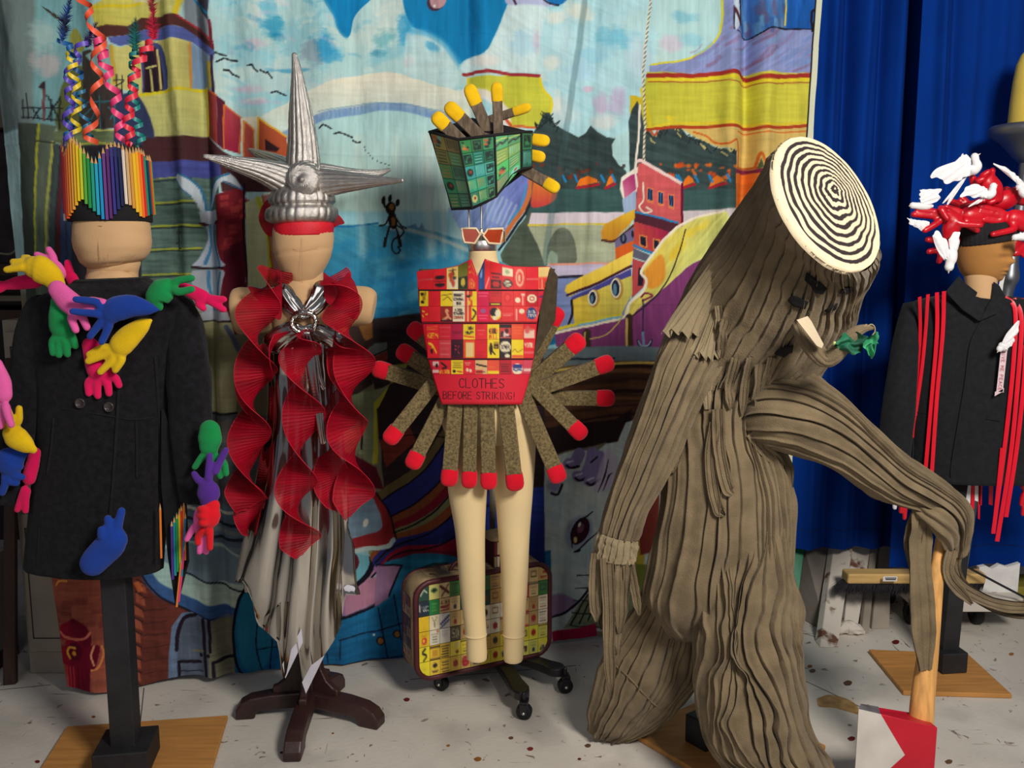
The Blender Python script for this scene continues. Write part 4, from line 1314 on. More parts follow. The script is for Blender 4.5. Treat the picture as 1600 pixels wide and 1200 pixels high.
mb = MB()
mb.loft(pair_rings([(128, 326, 220, 326, Y1), (119, 344, 229, 344, Y1), (116, 362, 233, 362, Y1), (117, 380, 235, 378, Y1), (121, 396, 232, 392, Y1), (130, 412, 224, 404, Y1), (146, 421, 206, 412, Y1), (162, 422, 190, 418, Y1)], 40, 40, .86, head_relief(5, .004)))
hd = mb.build('head', SKIN, m1)
# stitched seams on the face
seam = mat('seam_thread', (176, 136, 96), .9)
for P_ in ([(153, 371), (154, 392), (157, 412)], [(168, 398), (169, 416)], [(160, 420), (185, 412), (212, 398)], [(118, 356), (140, 354), (160, 353)]):
    mb = MB()
    mb.tube([W(x, y, Y1 - math.sqrt(max(0, 1 - ((x - 175) / 60) ** 2)) * .091 * (1 if y < 405 else .86) - .001) for x, y in P_], .0006, 5, 10)
    mb.build('seam', seam, hd)
mb = MB()
mb.loft(pair_rings([(140, 398, 216, 396, Y1 + .01), (137, 418, 219, 412, Y1 + .01), (136, 434, 214, 428, Y1 + .01), (132, 446, 220, 440, Y1), (122, 458, 232, 456, Y1), (110, 474, 246, 474, Y1)], 40, 24, .72, lambda TH, S_: .003 * np.sin(TH * 2 + S_ * 22) * S_ + .003 * fbm(TH * 2, S_ * 4, 8)))
mb.build('neck', SKIN, m1)

coat = thing('wool_coat', 'knee-length charcoal wool coat covered in bright sewn-on stuffed gloves', 'coat', W(180, 880, Y1))


def coat_relief(seed, amp=.006, kv=3):
    return lambda TH, S_: amp * fbm(TH * kv, S_ * 1.4, seed) + amp * .5 * fbm(TH * 5, S_ * 6, seed + 4)


body = [(124, 438, 226, 434, Y1, .62), (116, 446, 240, 443, Y1, .55), (88, 456, 270, 456, Y1, .46), (58, 472, 298, 474, Y1, .42), (52, 505, 296, 505, Y1, .45), (58, 560, 276, 560, Y1, .5), (62, 640, 266, 640, Y1, .5), (58, 720, 260, 720, Y1, .5), (50, 800, 256, 804, Y1, .5), (42, 882, 250, 889, Y1, .52)]
mb = MB()
R_ = pair_rings(body, 72, 90, .5, coat_relief(3))
dip = np.clip((R_[:3, :, 1] * -1 + Y1 + .02), 0, 1)
R_[:2, :, 2] -= .25 * np.clip(Y1 - R_[:2, :, 1], 0, .1)
mb.loft(R_, (False, False))
coat_bvh = bvh_of(mb)
cb = mb.build('coat_body', wool, coat)
solid(cb, .006, 1)
for nm, prs in (('sleeve', [(270, 462, 296, 470, Y1), (266, 490, 310, 488, Y1 - .01, .9), (262, 540, 321, 530, Y1 - .02, .8), (262, 600, 330, 595, Y1 - .03, .75), (266, 660, 331, 660, Y1 - .04, .75), (272, 720, 326, 722, Y1 - .05, .75), (282, 782, 318, 788, Y1 - .06, .8)]),
                ('sleeve', [(52, 466, 92, 462, Y1), (36, 484, 86, 492, Y1 - .01, .9), (22, 540, 80, 540, Y1 - .02, .8), (14, 600, 72, 604, Y1 - .03, .75), (4, 660, 60, 660, Y1 - .04, .75), (-8, 720, 46, 722, Y1 - .05, .75), (-20, 782, 30, 788, Y1 - .06, .8)])):
    mb = MB()
    mb.loft(pair_rings(prs, 40, 50, .8, lambda TH, S_: .004 * fbm(TH * 2, S_ * 7, 9) + .004 * np.sin(S_ * 30 + TH * 2) * S_ * (1 - S_)), (True, True))
    mb.build(nm, wool, coat)


def front_y(x, y):
    """front surface of the coat at photo position"""
    ys = [q[1] for q in body]
    xl = np.interp(y, ys, [q[0] for q in body])
    xr = np.interp(y, ys, [q[2] for q in body])
    rt = np.interp(y, ys, [q[5] for q in body])
    u = np.clip((x - (xl + xr) / 2) / ((xr - xl) / 2), -.98, .98)
    return Y1 - math.sqrt(1 - u * u) * (xr - xl) / 2 * rt * SC(y, Y1)


def on_coat(pts, lift=.004):
    return [hit(coat_bvh, x, y, .006 + lift * .3, front_y(x, y)) for x, y in pts]


trim = mat('wool_trim', (20, 19, 22), .95, 0, .8, 300, .3, 60)
for nm, pts, r in (('front_edge', [(186, 470), (186, 560), (185, 620), (180, 700), (176, 760), (172, 806), (170, 884)], .0045), ('waist_seam', [(62, 637), (110, 640), (160, 648), (205, 655), (240, 652)], .0026), ('pocket_seam', [(84, 655), (80, 700), (74, 740)], .004), ('pocket_seam', [(213, 660), (214, 700), (214, 745)], .004), ('side_seam', [(62, 820), (60, 850), (58, 884)], .003), ('side_seam', [(243, 560), (248, 640), (252, 720), (249, 800), (247, 880)], .005)):
    mb = MB()
    mb.tube(on_coat(pts, .004), r, 6, 24)
    mb.build(nm, trim, coat)
btn = mat('horn_button', (58, 50, 50), .3, 0, 0, 100, .2, 60, spec=.6)
for x, y in ((125, 630), (170, 636)):
    mb = MB()
    P_ = hit(coat_bvh, x, y, .010, 2.33)
    th = np.linspace(0, 2 * math.pi, 20, endpoint=False)
    rings = []
    for rr, dd in ((.0135, .006), (.0135, -.003), (.011, -.004), (.010, -.0015), (.001, -.0015)):
        rings.append([P_ + (rr * math.cos(t), dd, rr * math.sin(t)) for t in th])
    mb.loft(rings)
    bo = mb.build('button', btn, coat)
    for ex, ez in ((-.003, -.003), (.003, -.003), (-.003, .003), (.003, .003)):
        h_ = MB()
        h_.tube([P_ + (ex, -.0015, ez), P_ + (ex, 0, ez)], .0012, 6)
        h_.build('thread_hole', trim, bo)

GL = 'glove'
glove(GL, HOT, [(60, 438, 12), (30, 442, 11), (8, 446, 8)], [[(-2, 444), (-26, 440)], [(-2, 448), (-28, 450)], [(0, 452), (-20, 460)]], 2.40, coat, 6)
glove(GL, PNK, [(92, 432, 14), (84, 414, 13)], [[(82, 400), (74, 386)], [(66, 402), (54, 396)]], 2.43, coat, 6.5)
glove(GL, HOT, [(118, 448, 10), (110, 430, 10)], [[(107, 418), (105, 406)]], 2.44, coat, 6.5)
glove(GL, YEL, [(92, 450, 14), (80, 432, 19), (62, 420, 22), (46, 415, 18)], [[(34, 410, 0), (16, 409, 0)], [(34, 418, -.01), (6, 422, -.012)], [(44, 404, .01), (34, 402, .015)]], 2.335, coat, 6.5)
glove(GL, GRN, [(88, 466, 10), (93, 490, 17), (95, 518, 18)], [[(82, 535), (83, 556)], [(92, 540), (92, 559)], [(103, 538), (106, 558)], [(112, 524), (119, 545)]], 2.33, coat, 6.5)
glove(GL, PNK, [(86, 448, 15), (104, 468, 18), (124, 484, 18)], [[(142, 470, -.02), (160, 473, -.03), (166, 470, -.03)], [(140, 484, -.02), (160, 490, -.035)], [(112, 498, -.01), (120, 520, -.01)], [(130, 498, -.01), (138, 516, -.01)]], 2.31, coat, 7)
glove(GL, HOT, [(140, 535, 14), (150, 565, 18), (158, 584, 20)], [[(138, 598), (139, 619)], [(152, 602), (153, 623)], [(168, 600), (171, 619)], [(180, 590), (188, 606)]], 2.345, coat, 6.6)
glove(GL, YEL, [(236, 500, 4), (224, 508, 12), (204, 524, 18), (184, 544, 19)], [[(160, 544), (136, 556)], [(166, 553), (134, 566)], [(174, 564), (154, 584)], [(190, 562), (178, 582)]], 2.315, coat, 6.8)
glove(GL, BLU, [(248, 484, 3), (232, 482, 11), (206, 478, 18), (182, 483, 20), (168, 492, 18)], [[(150, 472, -.012), (114, 467, -.02)], [(148, 490, -.012), (109, 486, -.02)], [(154, 508), (138, 529)], [(170, 510), (157, 538)]], 2.285, coat, 6.6)
glove(GL, GRN, [(250, 482, 7), (244, 468, 18), (256, 452, 20), (264, 448, 17)], [[(280, 438), (304, 434)], [(280, 456, -.01), (304, 451, -.015)]], 2.34, coat, 6.6)
glove(GL, HOT, [(282, 446, 7), (300, 456, 11), (322, 466, 11)], [[(336, 467), (354, 468)], [(334, 474), (353, 486)], [(310, 474), (321, 485)]], 2.39, coat, 6.2)
glove(GL, HOT, [(56, 704, 9), (50, 728, 11), (44, 752, 11)], [[(34, 776), (26, 800)], [(40, 780), (40, 802)]], 2.37, coat, 6)
glove(GL, BLU, [(36, 704, 12), (18, 718, 22), (10, 730, 22)], [[(24, 744), (39, 746)], [(8, 756), (2, 774)], [(16, 752), (30, 756)]], 2.34, coat, 6.4)
glove(GL, YEL, [(54, 704, 7), (42, 696, 14), (26, 684, 19), (16, 672, 17)], [[(8, 652), (2, 640)], [(14, 648, -.02), (10, 634, -.02)], [(29, 656), (30, 634)]], 2.31, coat, 6.6)
glove(GL, PNK, [(-8, 566, 12), (0, 596, 17), (6, 622, 15)], [[(4, 648), (0, 670)], [(12, 648, -.015), (19, 668, -.015)]], 2.285, coat, 6.6)
glove(GL, GRN, [(328, 666, 17), (328, 686, 19), (326, 704, 16)], [[(314, 716), (302, 733)], [(336, 724), (345, 748)], [(350, 724), (354, 744)]], 2.33, coat, 6)
glove(GL, PUR, [(326, 788, 14), (326, 774, 18), (326, 760, 18)], [[(326, 738), (328, 708)], [(310, 750), (301, 737)], [(346, 716, .006), (355, 700, .006)]], 2.305, coat, 6.2)
glove(GL, PNK, [(312, 800, 9), (310, 816, 9)], [[(300, 828), (290, 846)], [(314, 842), (311, 866)], [(322, 842), (322, 866)]], 2.32, coat, 5.6)
glove(GL, RED, [(334, 786, 12), (328, 800, 18), (326, 816, 17)], [[(318, 796, -.02), (309, 795, -.01)], [(318, 806, -.022), (308, 806, -.012)], [(318, 817, -.02), (310, 817, -.01)], [(328, 836), (328, 860)], [(310, 838, .01), (309, 852, .01)]], 2.30, coat, 6)
glove(GL, BLU, [(140, 886, 21), (152, 872, 22), (172, 852, 23), (184, 836, 21)], [[(184, 822), (191, 794)], [(172, 830, -.006), (168, 806, -.008)], [(160, 838, -.012), (158, 824, -.02)]], 2.30, coat, 7.6)
# the pouch of pencils hanging from the coat's right side
mb = MB()
P_ = np.array([W(x, y, 2.40) for x, y in [(252, 640), (284, 700), (292, 880), (274, 948), (262, 870), (252, 760)]])
mb.prism(P_, (0, .02, 0))
fix_normals(mb.build('side_pouch', trim, coat, False))


def pencil(parent, a, b, col, r=.0042, hexa=6):
    """a: tip, b: blunt end"""
    a, b = np.asarray(a, float), np.asarray(b, float)
    d = norm(b - a)
    A = norm(np.cross(d, (0, 1, .01)))
    B = np.cross(d, A)
    th = np.linspace(0, 2 * math.pi, hexa, endpoint=False)
    ring = lambda p_, q: [p_ + q * (math.cos(t) * A + math.sin(t) * B) for t in th]
    mb = MB()
    L_ = .018
    mb.loft([ring(a, .0002), ring(a + d * .005, r * .3)], (True, False), 0)
    mb.loft([ring(a + d * .005, r * .3), ring(a + d * L_, r)], (False, False), 1)
    mb.loft([ring(a + d * L_, r), ring(b, r)], (False, True), 0)
    m = mat('pencil_lacquer_%d_%d_%d' % tuple(col), col, .35, 0, 0, 100, .05, 5, spec=.5)
    return mb.build('pencil', [m, mat('bare_pencil_wood', (206, 158, 104), .8)], parent, False)


for i, (x, c) in enumerate(zip((268, 272, 276, 280, 283, 287), ((80, 50, 140), (30, 140, 150), (40, 150, 80), (226, 196, 30), (220, 60, 40), (230, 130, 40)))):
    pencil(coat, W(x, 812 - i * 6, 2.385), W(x + 2, 905 - i * 6, 2.385), c, .0036)
for (x0, y0, x1, y1, c) in ((284, 870, 276, 948, (230, 130, 40)), (289, 850, 279, 940, (220, 60, 120)), (250, 786, 252, 872, (226, 120, 40)), (290, 800, 284, 900, (30, 120, 160))):
    pencil(coat, W(x0, y0, 2.38), W(x1, y1, 2.38), c, .003)

# ---------------------------------------------------------------- pencil hat
YH = 2.46
hat = thing('pencil_hat', 'tall hat ringed with coloured pencils and topped with curly ribbons and feathers', 'hat', W(172, 346, YH))
sH = SC(300, YH)
HC = lambda y: W(np.interp(y, [215, 346], [165, 173]), y, YH)
black_felt = mat('black_felt', (26, 24, 27), .95, 0, .4, 300, .2, 30)
mb = MB()
rings = []
for y, rr in ((347, .106), (346, .108), (320, .107), (280, .104), (250, .101), (249, .09)):
    c_ = HC(y)
    rings.append([c_ + (rr * math.cos(t), -rr * .92 * math.sin(t), 0) for t in np.linspace(0, 2 * math.pi, 40, endpoint=False)])
mb.loft(rings)
mb.build('hat_band', black_felt, hat)
seq = [(24, 70, 96), (34, 60, 80), (226, 206, 190), (150, 30, 80), (178, 24, 60), (206, 30, 44), (206, 52, 34), (218, 84, 34), (228, 112, 34), (224, 134, 44), (222, 152, 60), (230, 176, 40), (236, 200, 30), (200, 204, 50), (90, 166, 60), (36, 140, 70), (34, 150, 130), (36, 160, 190), (30, 140, 190), (110, 60, 130), (90, 44, 110), (56, 50, 130), (36, 44, 104), (26, 34, 74), (226, 206, 190), (206, 170, 120), (214, 150, 60), (234, 190, 40), (238, 170, 36), (232, 120, 40), (214, 40, 40), (40, 140, 110)]
kx = [105, 109, 113, 121, 137, 150, 160, 171, 180, 190, 200, 208, 215, 220, 225]
ktop = [236, 228, 222, 240, 216, 226, 240, 254, 240, 226, 224, 230, 234, 228, 236]
kbot = [340, 346, 326, 346, 330, 313, 326, 336, 347, 343, 326, 320, 330, 342, 336]
n_ = len(seq)
for i, c in enumerate(seq):
    f = -1.38 + 2.76 * i / (n_ - 1)
    x = 165 + 60 * math.sin(f)
    yt, yb = np.interp(x, kx, ktop), np.interp(x, kx, kbot)
    top, bot = HC(yt), HC(yb)
    rt, rb = .108, .1125
    a = top + (rt * math.sin(f), -rt * .92 * math.cos(f), 0)
    b = bot + (rb * math.sin(f), -rb * .92 * math.cos(f), 0)
    pencil(hat, a, b, c, .0041)
for i in range(20):  # the back of the ring
    f = 1.55 + 3.18 * i / 19
    top, bot = HC(240), HC(335)
    pencil(hat, top + (.108 * math.sin(f), -.1 * math.cos(f), 0), bot + (.112 * math.sin(f), -.104 * math.cos(f), 0), seq[(i * 7) % n_], .0041)


def curl(parent, path, amp, turns, wd, col, name='curled_ribbon', ph=0.0):
    m = mat('ribbon_%d_%d_%d' % tuple(col), col, .45, 0, 0, 100, .1, 5, spec=.5)
    N_ = int(turns * 14)
    Q = cr(np.array([np.append(W(x, y, YH + dy), 0) for x, y, dy in path]), N_)[:, :3]
    s = SC(150, YH)
    a = ph + np.linspace(0, turns * 2 * math.pi, N_)
    C = Q + amp * s * np.stack([np.cos(a), np.sin(a), 0 * a], 1)
    T = norm(np.gradient(C, axis=0))
    rad = np.stack([np.cos(a), np.sin(a), 0 * a], 1)
    Hh = norm(np.cross(T, rad)) * wd * s / 2
    mb = MB()
    ribbon(mb, C, Hh, 3)
    return solid(mb.build(name, m, parent), .0008)


curl(hat, [(110, 226, -.05), (108, 200, -.05), (116, 150, -.05), (122, 110, -.04), (116, 84, -.04), (97, 62, -.03)], 8, 5.5, 7, (28, 96, 160))
curl(hat, [(115, 224, -.07), (118, 190, -.07), (120, 150, -.07), (114, 110, -.07), (112, 84, -.06)], 8, 4.5, 6, (228, 196, 30), ph=1.5)
curl(hat, [(108, 226, -.08), (106, 190, -.08), (110, 150, -.08), (108, 120, -.07), (124, 78, -.05), (140, 60, -.03)], 8, 5, 7, (88, 66, 176), ph=3)
curl(hat, [(144, 222, -.08), (140, 200, -.08), (152, 150, -.08), (150, 110, -.08), (156, 70, -.08), (144, 30, -.07), (124, -4, -.06)], 10, 4.2, 8, (234, 86, 50), ph=1)
curl(hat, [(194, 228, -.08), (186, 190, -.08), (180, 150, -.08), (168, 112, -.07), (160, 84, -.06), (154, 60, -.05)], 9, 5, 9, (232, 60, 120), ph=0)
curl(hat, [(206, 226, -.08), (200, 190, -.08), (206, 150, -.08), (212, 110, -.07), (226, 82, -.06), (238, 66, -.05)], 8, 6.5, 8, (220, 36, 60), ph=2)
curl(hat, [(222, 228, -.05), (214, 190, -.05), (208, 140, -.05), (210, 100, -.04), (211, 78, -.04)], 8, 7, 6, (20, 130, 126), ph=2.6)
curl(hat, [(138, 214, -.06), (134, 190, -.06), (128, 160, -.06), (126, 140, -.06)], 7, 3, 5, (28, 110, 150), ph=.6)


def feather(parent, base, tip, wd, col, col2, dy=-.04, n=70, fluff=.5, seed=1):
    r = random.Random(seed)
    B, Tp = W(base[0], base[1], YH + dy), W(tip[0], tip[1], YH + dy - .01)
    ax = Tp - B
    L_ = np.linalg.norm(ax)
    d = ax / L_
    sd = norm(np.cross(d, (0, 1, 0)))
    s = SC(100, YH)
    m = mat('feather_%d_%d_%d' % tuple(col), col, .9, 0, 0, 100, .3, 30, rgb2=col2)
    mb = MB()
    mb.tube([B, B + ax * .5 + (0, -.004, 0), Tp], [.0012, .001, .0006], 5, 8)
    for i in range(n):
        t = (i + .5) / n
        w = wd * s * math.sin(math.pi * min(1, .12 + .88 * t) ** .7) * (1.15 - .3 * t)
        for sgn in (-1, 1):
            p0 = B + ax * t + (0, -.004 * math.sin(t * 3.1), 0)
            p1 = p0 + sd * sgn * w * (.7 + fluff * r.random()) + d * L_ * (.08 + .05 * r.random()) + np.array([0, r.uniform(-.012, .008), 0])
            wv = d * L_ * .018
            mb.add([p0 - wv, p0 + wv, p1], [(0, 1, 2)])
    return mb.build('feather', m, parent, False)


feather(hat, (97, 64), (112, -6), 10, (30, 70, 150), (24, 34, 60), seed=1)
feather(hat, (99, 34), (66, 10), 5, (96, 84, 74), (40, 36, 36), n=60, fluff=.15, seed=2)
feather(hat, (162, 76), (146, 44), 11, (140, 60, 120), (60, 40, 90), seed=3)
feather(hat, (134, 74), (152, 36), 8, (70, 50, 120), (40, 34, 70), seed=6)
feather(hat, (212, 80), (212, 28), 12, (16, 110, 104), (18, 70, 66), seed=4)
feather(hat, (240, 62), (240, 14), 11, (206, 30, 60), (150, 20, 50), seed=5)
feather(hat, (240, 22), (236, -30), 10, (176, 70, 64), (120, 34, 40), fluff=.2, seed=7)
# ================================================================ figure two: silver statue gown
Y2 = 2.74
darkwood = mat('worn_dark_wood', (52, 30, 27), .45, 0, .4, 50, .45, 8, 0, .5, (1, 1, 1))
cB = FL(484, 1112)
m2 = thing('mannequin', 'stuffed beige mannequin with stub shoulders on a dark four-footed wooden stand', 'mannequin', cB)
for tip, nm in (((370, 1120), 1), ((596, 1136), 2), ((456, 1192), 3), ((530, 1072), 4)):
    e = FL(*tip) - cB
    L_ = np.linalg.norm(e)
    d = e / L_
    w = np.array([-d[1], d[0], 0]) * .027
    prof = [(.0, .03), (.0, .082), (.55, .078), (.80, .070), (.93, .054), (1, .030), (1, 0), (.74, 0), (.73, .014), (.68, .026)]
    P_ = [cB + d * L_ * a + np.array([0, 0, z + .001]) - w for a, z in prof]
    mb = MB()
    mb.prism(P_, 2 * w)
    o = fix_normals(mb.build('foot', darkwood, m2, False))
    bevel(o, .006, 2)
    P_ = [cB + d * a + np.array([0, 0, z]) - w * .45 for a, z in ((.02, .078), (.115, .078), (.115, .10), (.10, .105), (.075, .125), (.056, .16), (.046, .215), (.02, .215))]
    mb = MB()
    mb.prism(P_, .9 * w)
    bevel(fix_normals(mb.build('bracket', darkwood, m2, False)), .003, 1)
mb = MB()
mb.box(cB + (0, 0, .62), (.022, .006, 0), (-.006, .022, 0), (0, 0, .545))
bevel(mb.build('post', darkwood, m2, False), .003)
mb = MB()
mb.loft(pair_rings([(446, 330, 506, 330, Y2), (432, 346, 517, 346, Y2), (427, 365, 521, 364, Y2), (427, 384, 520, 382, Y2), (430, 402, 516, 400, Y2), (437, 418, 509, 416, Y2), (444, 431, 501, 430, Y2), (453, 441, 492, 440, Y2), (464, 446, 482, 446, Y2)], 40, 44, .92, lambda TH, S_: .003 * fbm(TH * 1.5, S_ * 5, 21) - .0025 * np.exp(-((S_ - .44 + .03 * np.cos(TH)) / .018) ** 2) * (np.sin(TH) > 0)))
h2 = mb.build('head', SKIN, m2)
for P_ in ([(472, 372), (472, 400), (472, 425), (472, 444)], [(446, 386), (470, 391), (500, 385)]):
    mb = MB()
    mb.tube([W(x, y, Y2 - math.sqrt(max(0, 1 - ((x - 473) / 47) ** 2)) * .088 * np.interp(y, [370, 400, 425, 446], [1, .97, .8, .3]) - .0012) for x, y in P_], .0004, 5, 10)
    mb.build('seam', seam, h2)
mb = MB()
mb.loft(pair_rings([(440, 405, 506, 405, Y2 + .01), (441, 430, 505, 430, Y2 + .01), (440, 448, 506, 448, Y2 + .005), (430, 462, 518, 460, Y2), (410, 476, 540, 474, Y2), (424, 512, 528, 510, Y2), (438, 545, 516, 545, Y2)], 40, 30, .72, lambda TH, S_: .002 * fbm(TH * 2, S_ * 6, 28)))
mb.build('neck', SKIN, m2)
for prs in ([(366, 462, 371, 506, Y2), (362, 456, 371, 520, Y2), (372, 449, 380, 522, Y2), (400, 450, 404, 521, Y2), (440, 456, 440, 520, Y2)], [(512, 456, 512, 516, Y2), (548, 448, 546, 510, Y2), (574, 448, 570, 508, Y2), (587, 456, 580, 504, Y2), (588, 466, 583, 494, Y2)]):
    mb = MB()
    mb.loft(pair_rings(prs, 36, 24, .8, lambda TH, S_: .002 * fbm(TH * 2, S_ * 4, 31)))
    fix_normals(mb.build('shoulder_stub', SKIN, m2))

# gown
gown = thing('silver_gown', 'long crinkled silver lame gown with halter neck and spiralling red organza streamers', 'gown', W(470, 1000, Y2))


def lame(name, rough=.15, col=(198, 193, 186)):
    m = mat(name, col, rough, 1.0, .12, 24, .12, 10, spec=.5, stretch=(1, 1, .22))
    return m


silver = lame('silver_lame')
white_lin = mat('white_lining', (206, 202, 212), .9, 0, .2, 300)
prs = [(430, 522, 528, 520, Y2, .75), (420, 545, 527, 543, Y2, .72), (421, 590, 524, 588, Y2), (421, 650, 528, 648, Y2), (412, 720, 533, 718, Y2), (402, 790, 539, 788, Y2), (393, 860, 544, 858, Y2), (387, 920, 548, 920, Y2), (382, 980, 552, 980, Y2), (380, 1020, 555, 1020, Y2)]


def gown_relief(TH, S_):
    wob = TH + .12 * np.sin(S_ * 5) + .18 * fbm(S_ * 3 + 2, TH * .7, 35)
    f = np.cos(wob * 8 + .6) * .62 + np.cos(wob * 13 + 2 * np.sin(TH)) * .32 + np.cos(wob * 21) * .14
    g = np.sign(f) * np.abs(f) ** .8
    return (.004 + .017 * S_) * g + .006 * fbm(TH * 4, S_ * 14, 37) * np.exp(-((S_ - .1) / .16) ** 2)


def gown_shell(shrink, up):
    R_ = pair_rings(prs, 200, 110, .62, lambda TH, S_: gown_relief(TH, S_) - shrink)
    px_, py_ = PX(R_[-1])
    front = np.sin(np.linspace(0, 2 * math.pi, 200, endpoint=False)) > -.2
    hem = np.interp(px_, [386, 398, 404, 420, 436, 441, 446, 456, 466, 472, 478, 486, 508, 522, 534, 542], [905, 930, 972, 985, 1002, 1062, 1058, 1012, 1000, 1068, 1084, 1062, 1022, 1000, 975, 925])
    hem = np.where(front, hem, 922) - up
    ty = PX(R_[0])[1]
    k = (hem - ty) / (py_ - ty)
    z0 = R_[0, :, 2]
    S_ = np.linspace(0, 1, 110)[:, None] ** 1.5
    kk = 1 + (k[None, :] - 1) * S_
    R_[:, :, 2] = z0[None, :] - (z0[None, :] - R_[:, :, 2]) * kk
    return R_


mb = MB()
mb.loft(gown_shell(0, 0), (False, False))
solid(mb.build('skirt', silver, gown), .0012)
mb = MB()
mb.loft(gown_shell(.004, 6), (False, False))
mb.build('lining', white_lin, gown)
# folded back corners showing white lining
for P_, c in (([(404, 972), (437, 1002), (438, 945), (420, 940)], silver), ([(441, 1038), (446, 1060), (473, 1004), (471, 982)], white_lin), ([(472, 1066), (478, 1084), (507, 1024), (486, 1040)], white_lin), ([(388, 905), (404, 920), (424, 946), (404, 962)], white_lin)):
    mb = MB()
    Q_ = [W(x, y, Y2 - .118 if x > 430 else Y2 - .07) for x, y in P_]
    mb.prism(Q_, (0, .0015, 0))
    fix_normals(mb.build('turned_hem', c, gown, False))
# bodice drape and halter
for P_, wd in (([(440, 458), (452, 472), (466, 486), (474, 492)], 15), ([(506, 454), (497, 470), (484, 484), (474, 492)], 15), ([(428, 535), (446, 522), (462, 516), (474, 516)], 16), ([(525, 530), (505, 522), (490, 516), (476, 516)], 14)):
    Q = cr([W(x, y, Y2 - .085 - .02 * (i / 3)) for i, (x, y) in enumerate(P_)], 24)
    s = SC(500, Y2)
    mb = MB()
    r = np.interp(np.linspace(0, 1, 24), [0, .5, 1], [wd, wd * .8, 6]) * s
    mb.tube(Q, r, 28, None, .35, relief=lambda TH, S_: 1 + .22 * np.cos(TH * 7 + S_ * 6))
    mb.build('halter_strap', silver, gown)
th = np.linspace(0, 2 * math.pi, 60)
rc = W(475, 504, Y2 - .112)
s = SC(500, Y2)
mb = MB()
ringp = [rc + np.array([18 * s * math.cos(t), .004 * math.sin(t * 3), 16 * s * math.sin(t)]) for t in th]
mb.tube(ringp, 4.2 * s, 14, None, 1, dome=False, relief=lambda TH, S_: 1 + .16 * np.cos(TH * 3 + S_ * 110))
mb.build('twisted_ring', silver, gown)
for P_, wd, c in (([(472, 522), (466, 550), (462, 582)], 7, 1), ([(478, 522), (490, 556), (497, 590), (505, 606)], 7, 1), ([(475, 522), (473, 560), (476, 600), (470, 640)], 8, 1), ([(480, 522), (486, 570), (494, 620), (504, 690)], 9, 1)):
    Q = cr([W(x, y, Y2 - .125 + .005 * i) for i, (x, y) in enumerate(P_)], 24)
    mb = MB()
    mb.tube(Q, np.interp(np.linspace(0, 1, 24), [0, .3, 1], [4, wd, wd * .5]) * s, 24, None, .3, relief=lambda TH, S_: 1 + .3 * np.cos(TH * 5 + S_ * 3))
    mb.build('tie_tail', silver, gown)

organza = mat('red_organza', (156, 4, 30), .6, 0, .1, 160, .3, 6, .0, .15, (.6, .6, 6), trans=.16)
ORG2 = mat('red_organza_edge', (200, 20, 50), .5, 0, 0, 100, .1)


def streamer(P_, hw, half_turns, ph, Y=Y2, name='organza_streamer', sway=4, n=460):
    Q = cr([np.array(W(x, y, Y + dy)) for x, y, dy in P_], n)
    s = SC(600, Y)
    t = np.linspace(0, 1, n)
    a = math.radians(ph) + t * half_turns * math.pi
    C = Q + np.stack([sway * s * np.sin(a * 1.0 + .6), .012 * np.cos(a), 0 * a], 1)
    T = norm(np.gradient(Q, axis=0))
    ex = norm(np.cross(T, (0, -1, 0)))
    ey = np.cross(ex, T)
    w = hw * s * np.interp(t, [0, .04, .94, 1], [.7, 1, 1, .25])
    # tilt each lobe so that the strip reads as a spiral
    H = w[:, None] * (np.cos(a)[:, None] * ex + np.sin(a)[:, None] * ey * 1.0) + (w * .22 * np.sin(a + .5))[:, None] * T
    Nn = norm(np.cross(np.gradient(C, axis=0), H))
    Cw = C + Nn * (.0011 * np.cos(np.arange(n) * 2 * math.pi / 5))[:, None]
    mb = MB()
    ribbon(mb, Cw, H, 5, .004)
    o = mb.build(name, organza, gown)
    for sg in (-1, 1):
        e = MB()
        e.tube((C + sg * H)[::5], .0010, 5, None, 1, dome=False)
        e.build('stitched_edge', ORG2, o)
    return o


streamer([(428, 420, -.09), (412, 460, -.12), (404, 520, -.14), (394, 590, -.13), (396, 660, -.12), (388, 730, -.12), (372, 802, -.11)], 31, 4.2, 15)
streamer([(440, 520, -.13), (405, 580, -.09), (392, 650, -.07), (386, 720, -.06), (398, 790, -.06), (384, 836, -.06)], 26, 3.4, 60)
streamer([(470, 516, -.135), (474, 560, -.14), (470, 640, -.14), (468, 730, -.15), (466, 800, -.155), (464, 872, -.16)], 31, 4.0, 70)
streamer([(516, 428, -.09), (534, 468, -.12), (546, 520, -.14), (550, 590, -.13), (546, 660, -.12), (556, 730, -.12), (540, 812, -.11)], 31, 4.3, 20)
streamer([(520, 520, -.12), (545, 580, -.08), (530, 650, -.07), (520, 720, -.07), (526, 800, -.07)], 27, 3.2, 80)
for P_ in ([(436, 415), (440, 440), (418, 452), (388, 448), (404, 470), (436, 500), (440, 470)], [(505, 425), (528, 440), (544, 426), (548, 432), (556, 446), (562, 474), (556, 500), (528, 482), (508, 468)]):
    mb = MB()
    Q_ = cr(np.array([W(x, y, Y2 - .10 - .00012 * (y - 420)) for x, y in P_ + P_[:1]]), 50)[:-1]
    mb.prism(Q_, (0, .0015, 0))
    fix_normals(mb.build('organza_collar', organza, gown, False))

# crown of silver spikes
crown = thing('spiked_crown', 'silver ribbed crown cap with long tapering spikes and a red band', 'hat', W(474, 350, Y2))
knit = mat('silver_ribbed_fabric', (196, 190, 184), .27, .92, .5, 420, .15, 60, spec=.5)


